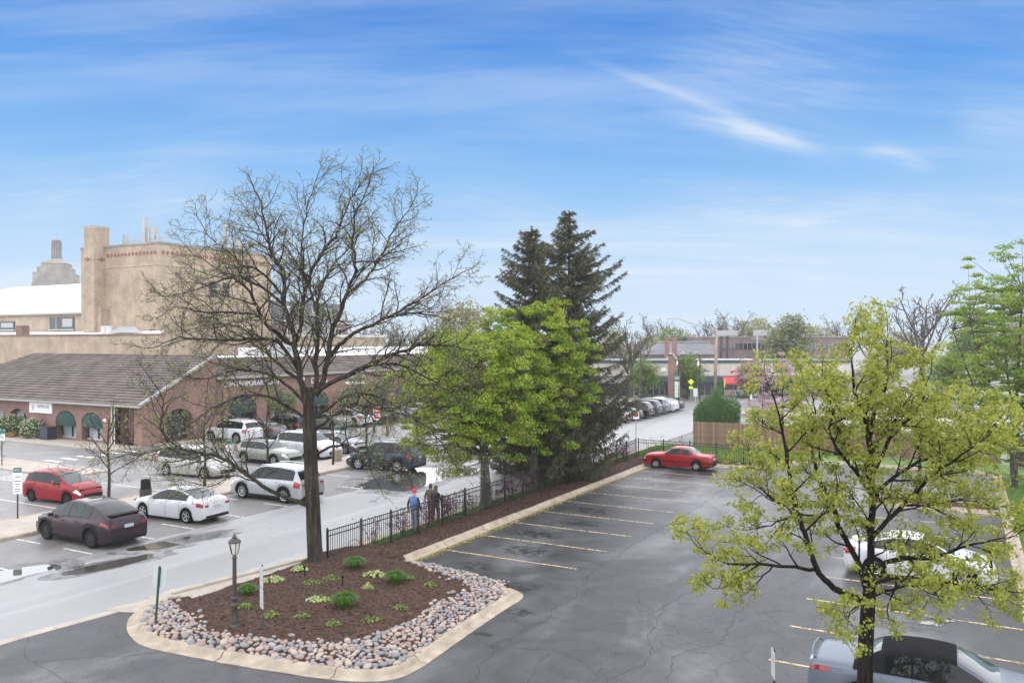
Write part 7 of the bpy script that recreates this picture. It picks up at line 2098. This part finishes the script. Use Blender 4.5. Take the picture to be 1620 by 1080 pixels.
# wooden pole with cobra lamp, two curved street lamps and far signs
def D_root(px, Y): return ((px - 810) * Y / F, Y, 0)
zy = lambda py, Y: HC - (py - 540) * Y / F
pl = thing('utility_pole', 'tall weathered wooden pole carrying a cobra street lamp', 'pole', D_root(1131, 113)); s_ = 113 / F
M_pole = mat('weathered_pole', (.27, .22, .17), .9, vary=.2, nscale=2)
MB().tube([(0, 0, 0), (.25, 0, zy(522, 113))], [.26, .17], 10).build('shaft', M_pole, pl, smooth=True)
MB().tube([(.1, 0, zy(529, 113)), (-.8, -.1, zy(522, 113)), ((1100 - 1131) * s_, -.2, zy(513, 113)), ((1075 - 1131) * s_, -.3, zy(505, 113))], .085, 6).build('arm', M_galv, pl, smooth=True)
MB().box((1055 - 1131) * s_, (1075 - 1131) * s_, -.42, -.18, zy(505, 113), zy(503.4, 113)).build('lamp_head', M_galv, pl)
for px, lab, sg in ((1073.5, 'black curved street lamp behind the brick pylon', 1), (1107, 'black curved street lamp left of the wooden pole', -1)):
    Y = 112; o = thing('street_lamp', lab, 'street lamp', D_root(px, Y)); MB().tube([(0, 0, 0), (0, 0, zy(563, Y))], [.11, .07], 8).build('post', M_dark, o); MB().tube([(0, 0, zy(563, Y)), (.25 * sg, 0, zy(559.5, Y)), (.7 * sg, 0, zy(557.5, Y))], .05, 6).build('arm', M_dark if sg < 0 else M_galv, o); MB().hexa([(.55 * sg - .2, -.12, zy(558, Y)), (.55 * sg + .3, -.12, zy(558, Y)), (.55 * sg + .3, .12, zy(558, Y)), (.55 * sg - .2, .12, zy(558, Y))], [(.55 * sg - .1, -.06, zy(556.6, Y)), (.55 * sg + .2, -.06, zy(556.6, Y)), (.55 * sg + .2, .06, zy(556.6, Y)), (.55 * sg - .1, .06, zy(556.6, Y))]).build('lamp_head', M_galv, o); MB().box(-.3, -.08, -.02, .02, zy(578, Y), zy(571, Y)).build('banner', M_sign_w, o)
for px, Y, lab, m, y0, y1, w_ in ((1093, 110, 'yellow pedestrian crossing sign left of the black lamp', mat('sign_yellow', (.62, .68, .03), .5, vary=0), 600, 612, .55), (1100, 104, 'white traffic sign seen from behind near the parked row', M_backal, 614, 627, .55), (1146, 118, 'yellow banner sign before the red awning', mat('sign_yellow', (.62, .68, .03), .5, vary=0), 599, 612, .2), (1188, 108, 'thin grey sign post right of the red awning', M_backal, 624, 632, .3)):
    o = thing('traffic_sign', lab, 'sign', D_root(px, Y)); MB().tube([(0, 0, 0), (0, 0, zy(y0, Y))], .04, 6).build('post', M_galv, o)
    if w_ == .55 and m is not M_backal:
        c_ = (zy(y0, Y) + zy(y1, Y)) / 2 + .2; MB().hexa([(-.42, -.06, c_), (0, -.06, c_ - .42), (.42, -.06, c_), (0, -.06, c_ + .42)], [(-.42, -.05, c_), (0, -.05, c_ - .42), (.42, -.05, c_), (0, -.05, c_ + .42)]).build('sign_plate', m, o, recalc=True); MB().box(-.28, .28, -.06, -.05, zy(y1, Y) - .25, zy(y1, Y) + .1).build('sign_plate', m, o)
    else: MB().box(-w_ / 2, w_ / 2, -.06, -.05, zy(y1, Y), zy(y0, Y)).build('sign_plate', m, o)
o = thing('street_pole', 'thin grey pole standing by the parked row beside the spruce', 'pole', D_root(1013.5, 100)); MB().tube([(0, 0, 0), (0, 0, zy(555, 100))], .07, 6).build('shaft', M_bpost, o); MB().tube([(0, 0, zy(555, 100)), (-1.2, 0, zy(554, 100))], .03, 5).build('arm', M_bpost, o)
o = thing('utility_pole', 'grey utility pole with a crossarm above the office block', 'pole', D_root(1198, 140)); MB().tube([(0, 0, 0), (0, 0, zy(527, 140))], .15, 6).build('shaft', M_galv, o); MB().box(-1, 1, -.06, .06, zy(536, 140), zy(534.6, 140)).build('crossarm', M_galv, o)
for px, lab in ((1141, 'thick mast left of the office tower'), (1150.5, 'second thick mast beside the office tower')):
    o = thing('mast', lab, 'pole', D_root(px, 150)); MB().tube([(0, 0, 0), (0, 0, zy(532, 150))], .22, 8).build('shaft', M_bpost, o); MB().lathe([(.3, 0), (.3, .3)], 8, (0, 0, zy(534, 150))).build('collar', M_bpost, o)
# low hedges and planting at the storefronts
for k, (px, lab) in enumerate(((1022, 'low hedge under the left storefront windows'), (1085, 'low hedge beside the brick pylon'), (1180, 'dark low hedge right of the blue bin'), (1200, 'second dark hedge right of the blue bin'))):
    bush('storefront_hedge', lab, ((px - 810) * 116 / F, 116, 0), (1.4, .5, .35), L_bush, 400 + k, 600, (.06, .12), 4)
o = bush('verge_planting', 'low green planting strip behind the far parked row', ((1025 - 810) * 104 / F, 104, 0), (4.0, .8, .3), L_green, 410, 1400, (.07, .14), 6)

# ================================================================== PEOPLE
def skin_mesh(verts, edges, radii, root=0, sub=2):
    me = bpy.data.meshes.new('body'); me.from_pydata(verts, edges, []); ob = bpy.data.objects.new('body', me); COL.objects.link(ob)
    md = ob.modifiers.new('skin', 'SKIN'); md.use_smooth_shade = True
    for i, r_ in enumerate(radii): me.skin_vertices[0].data[i].radius = r_ if hasattr(r_, '__len__') else (r_, r_)
    for i in range(len(verts)): me.skin_vertices[0].data[i].use_root = (i == root)
    s_ = ob.modifiers.new('sub', 'SUBSURF'); s_.levels = sub; s_.render_levels = sub
    dg = bpy.context.evaluated_depsgraph_get(); out_ = bpy.data.meshes.new_from_object(ob.evaluated_get(dg)); bpy.data.objects.remove(ob)
    return out_


def person(label, loc, rz, H, mats, cap=None, hair=None, vest=None, stride=.16, arm_sw=.10, jacket_len=.50, carry=False):
    """faces +x; mats: legs, torso, sleeves, skin, shoes"""
    k = H / 1.75; V, E, Rr = [], [], []
    def add(p, r_, par=None):
        V.append(tuple(c_ * k for c_ in p)); Rr.append(tuple(c_ * k for c_ in r_) if hasattr(r_, '__len__') else r_ * k)
        if par is not None: E.append((par, len(V) - 1))
        return len(V) - 1
    pel = add((0, 0, .93), (.125, .15)); wa = add((.0, 0, 1.08), (.105, .135), pel); ch = add((.0, 0, 1.30), (.12, .165), wa); nk = add((-.005, 0, 1.46), (.06, .065), ch); hd0 = add((.015, 0, 1.55), (.075, .07), nk); hd1 = add((.025, 0, 1.64), (.098, .082), hd0); hd2 = add((.02, 0, 1.72), (.07, .06), hd1)
    for sg in (1, -1):
        f = stride * sg
        hp = add((.0, .095 * sg, .86), .095, pel); kn = add((f * .55 + .03, .10 * sg, .48), .062, hp); an = add((f * 1.0 - .02, .10 * sg, .10), .042, kn); add((f + .05, .105 * sg, .045), (.045, .038), an); add((f + .15, .11 * sg, .03), (.03, .032), len(V) - 1)
        sh = add((0, .19 * sg, 1.385), .068, ch); f2 = -arm_sw * sg
        el = add((f2 * .5 - .03 + (.06 if carry else 0), .255 * sg, 1.12), .048, sh); wr = add((f2 + .05 + (.18 if carry else 0), .26 * sg * (.5 if carry else 1), .90 + (.22 if carry else 0)), .032, el)
        pm = add((f2 + .075 + (.2 if carry else 0), .262 * sg * (.45 if carry else 1), .84 + (.22 if carry else 0)), (.022, .035), wr); px_, py2, pz_ = (c_ / k for c_ in V[pm])
        for q, (dx_, l) in enumerate(((-.030, .075), (-.011, .088), (.010, .084), (.028, .066))):
            a_ = add((px_ + dx_, py2, pz_ - .04), .010, pm); add((px_ + dx_ + .012, py2 - .006 * sg, pz_ - .04 - l * .55), .009, a_); add((px_ + dx_ + .004, py2 - .02 * sg, pz_ - .04 - l * .95), .008, len(V) - 1)
        a_ = add((px_ + .045, py2 - .005 * sg, pz_ + .0), .011, pm); add((px_ + .06, py2 - .012 * sg, pz_ - .035), .010, a_)
    me = skin_mesh(V, E, Rr); root = thing('person', label, 'person', loc, rz)
    for m in mats: me.materials.append(m)
    for pg in me.polygons:
        c_ = pg.center / k; out_y = abs(c_.y)
        if c_.z < .085: i = 4
        elif c_.z < jacket_len + .36 and out_y < .20: i = 0
        elif c_.z > 1.475: i = 3
        elif out_y > .215 and c_.z < .885 + (.22 if carry else 0): i = 3
        elif out_y > .185 - max(0, c_.z - 1.30) * .05: i = 2
        else: i = 1
        pg.material_index = i
    me.polygons.foreach_set('use_smooth', [True] * len(me.polygons)); place('body', me, None, root)
    for sg in (1, -1):
        MB().lathe([(0, -.012), (.012, 0), (0, .012)], 8, (.108 * k, .032 * k * sg, 1.635 * k)).build('eye', M_dark, root, smooth=True)
        MB().lathe([(.004, -.03), (.02, -.01), (.022, .012), (.006, .03)], 8, (.02 * k, .083 * k * sg, 1.625 * k)).build('ear', mats[3], root, smooth=True)
    MB().hexa([(.105 * k, -.016 * k, 1.585 * k), (.14 * k, -.012 * k, 1.59 * k), (.14 * k, .012 * k, 1.59 * k), (.105 * k, .016 * k, 1.585 * k)], [(.10 * k, -.008 * k, 1.64 * k), (.112 * k, -.006 * k, 1.64 * k), (.112 * k, .006 * k, 1.64 * k), (.10 * k, .008 * k, 1.64 * k)]).build('nose', mats[3], root, recalc=True)
    MB().box(.098 * k, .106 * k, -.025 * k, .025 * k, 1.553 * k, 1.562 * k).build('mouth', mat('lip', (.3, .1, .09), .6, vary=0), root)
    if hair:
        hm, long_ = hair; pr = [(.02, 1.765), (.07, 1.745), (.103, 1.69), (.108, 1.62), (.10, 1.55)] + ([(.125, 1.46), (.12, 1.36), (.07, 1.33)] if long_ else [(.08, 1.52)])
        mb = MB(); n = 20
        for (r_, z) in pr:
            for q in range(n):
                an = 2 * math.pi * q / n; cx_ = math.cos(an)
                rr_ = r_ * (1 + .05 * math.sin(q * 5)) * (1.0 if cx_ < .35 or z > 1.69 else .68)
                mb.v.append(((.012 - (.03 if long_ and z < 1.5 else 0) + rr_ * cx_) * k, rr_ * .94 * math.sin(an) * k, z * k))
        for i in range(len(pr) - 1):
            for q in range(n): mb.f.append((i * n + q, (i + 1) * n + q, (i + 1) * n + (q + 1) % n, i * n + (q + 1) % n))
        mb.f.append(tuple(range(n))); mb.build('hair', hm, root, smooth=True, recalc=True)
    if cap:
        cp = MB().lathe([(.108, 1.655), (.110, 1.69), (.095, 1.74), (.05, 1.775), (0, 1.782)], 18, (.015, 0, 0)); cp.v = [tuple(c_ * k for c_ in v) for v in cp.v]; co = cp.build('cap', cap, root, smooth=True)
        mb = MB(); P = [(.09, -.085), (.17, -.06), (.205, 0), (.17, .06), (.09, .085)]; mb.prism([(x * k, y * k) for x, y in P], 1.655 * k, 1.668 * k).build('cap_peak', cap, co)
    if vest:
        rows = [(.965, .148, .185), (.99, .152, .19), (1.07, .138, .178), (1.15, .147, .188), (1.24, .143, .188), (1.33, .147, .195), (1.40, .13, .175), (1.455, .088, .11), (1.49, .078, .085)]; mb = MB(); n = 22
        for z, rx, ry in rows:
            for q in range(n): an = 2 * math.pi * q / n; mb.v.append((rx * math.cos(an) * k, ry * math.sin(an) * k, z * k))
        for i in range(len(rows) - 1):
            for q in range(n): mb.f.append((i * n + q, i * n + (q + 1) % n, (i + 1) * n + (q + 1) % n, (i + 1) * n + q))
        ve = mb.build('vest', vest, root, smooth=True)
        for z in (1.03, 1.11, 1.20, 1.285): MB().lathe([(.149, z - .006), (.149, z + .006)], 22).build('quilt_seam', mat('vest_seam', (.03, .07, .17), .8, vary=0), ve) if False else None
    return root


M_skin = mat('skin', (.45, .27, .2), .6, vary=.05); M_jean = mat('faded_denim', (.19, .25, .34), .85, vary=.2, nscale=12); M_navy = mat('navy_knit', (.015, .018, .03), .85, vary=.15); M_vest = mat('blue_quilt', (.075, .155, .33), .75, vary=.18, nscale=9, bump=.5, bscale=14)
M_capr = mat('red_cap', (.48, .03, .035), .8, vary=.1); M_blk = mat('black_cloth', (.013, .013, .014), .85, vary=.2); M_shoe = mat('dark_shoe', (.02, .018, .018), .6); M_hair = mat('brown_hair', (.06, .038, .024), .7, vary=.3, nscale=20); M_olive = mat('olive_cloth', (.07, .062, .04), .85, vary=.2); M_plum = mat('plum_trousers', (.05, .03, .035), .85, vary=.2)
hu = math.atan2(U.y, U.x)
p = G(655, 839, .07); person('person in a red cap, blue quilted vest and faded jeans walking away behind the fence', (p.x, p.y, .07), hu + R(6), 1.72, [M_jean, M_vest, M_navy, M_skin, M_shoe], cap=M_capr, vest=M_vest, jacket_len=.58, stride=.10)
p = G(689, 828, .07); person('person with long brown hair in a black jacket and dark trousers behind the fence', (p.x, p.y, .07), hu - R(5), 1.66, [M_plum, M_blk, M_blk, M_skin, M_shoe], hair=(M_hair, True), vest=M_blk, jacket_len=.52, stride=-.09, carry=True)
p = G(681, 822, .07); person('person in an olive coat half hidden behind the one in black', (p.x, p.y, .07), hu + R(10), 1.62, [M_plum, M_olive, M_olive, M_skin, M_shoe], hair=(M_hair, False), vest=M_olive, jacket_len=.52, stride=.08)

# ================================================================== AIR
if HAZE > 0:
    hz = MB().box(-260, 260, -30, 330, -1.2, 33).build('haze', None); hz['kind'] = 'stuff'; tag(hz, 'thin pale haze that softens the far buildings and treetops', 'haze')
    m = bpy.data.materials.new('haze_air'); m.use_nodes = True; t = NT(m.node_tree); t.n.remove(t.n['Principled BSDF']); pv = t.new('ShaderNodeVolumePrincipled'); pv.inputs['Color'].default_value = (.93, .95, .98, 1); pv.inputs['Density'].default_value = HAZE; pv.inputs['Anisotropy'].default_value = .2
    t.l.new(pv.outputs[0], t.n['Material Output'].inputs['Volume']); hz.data.materials.append(m)
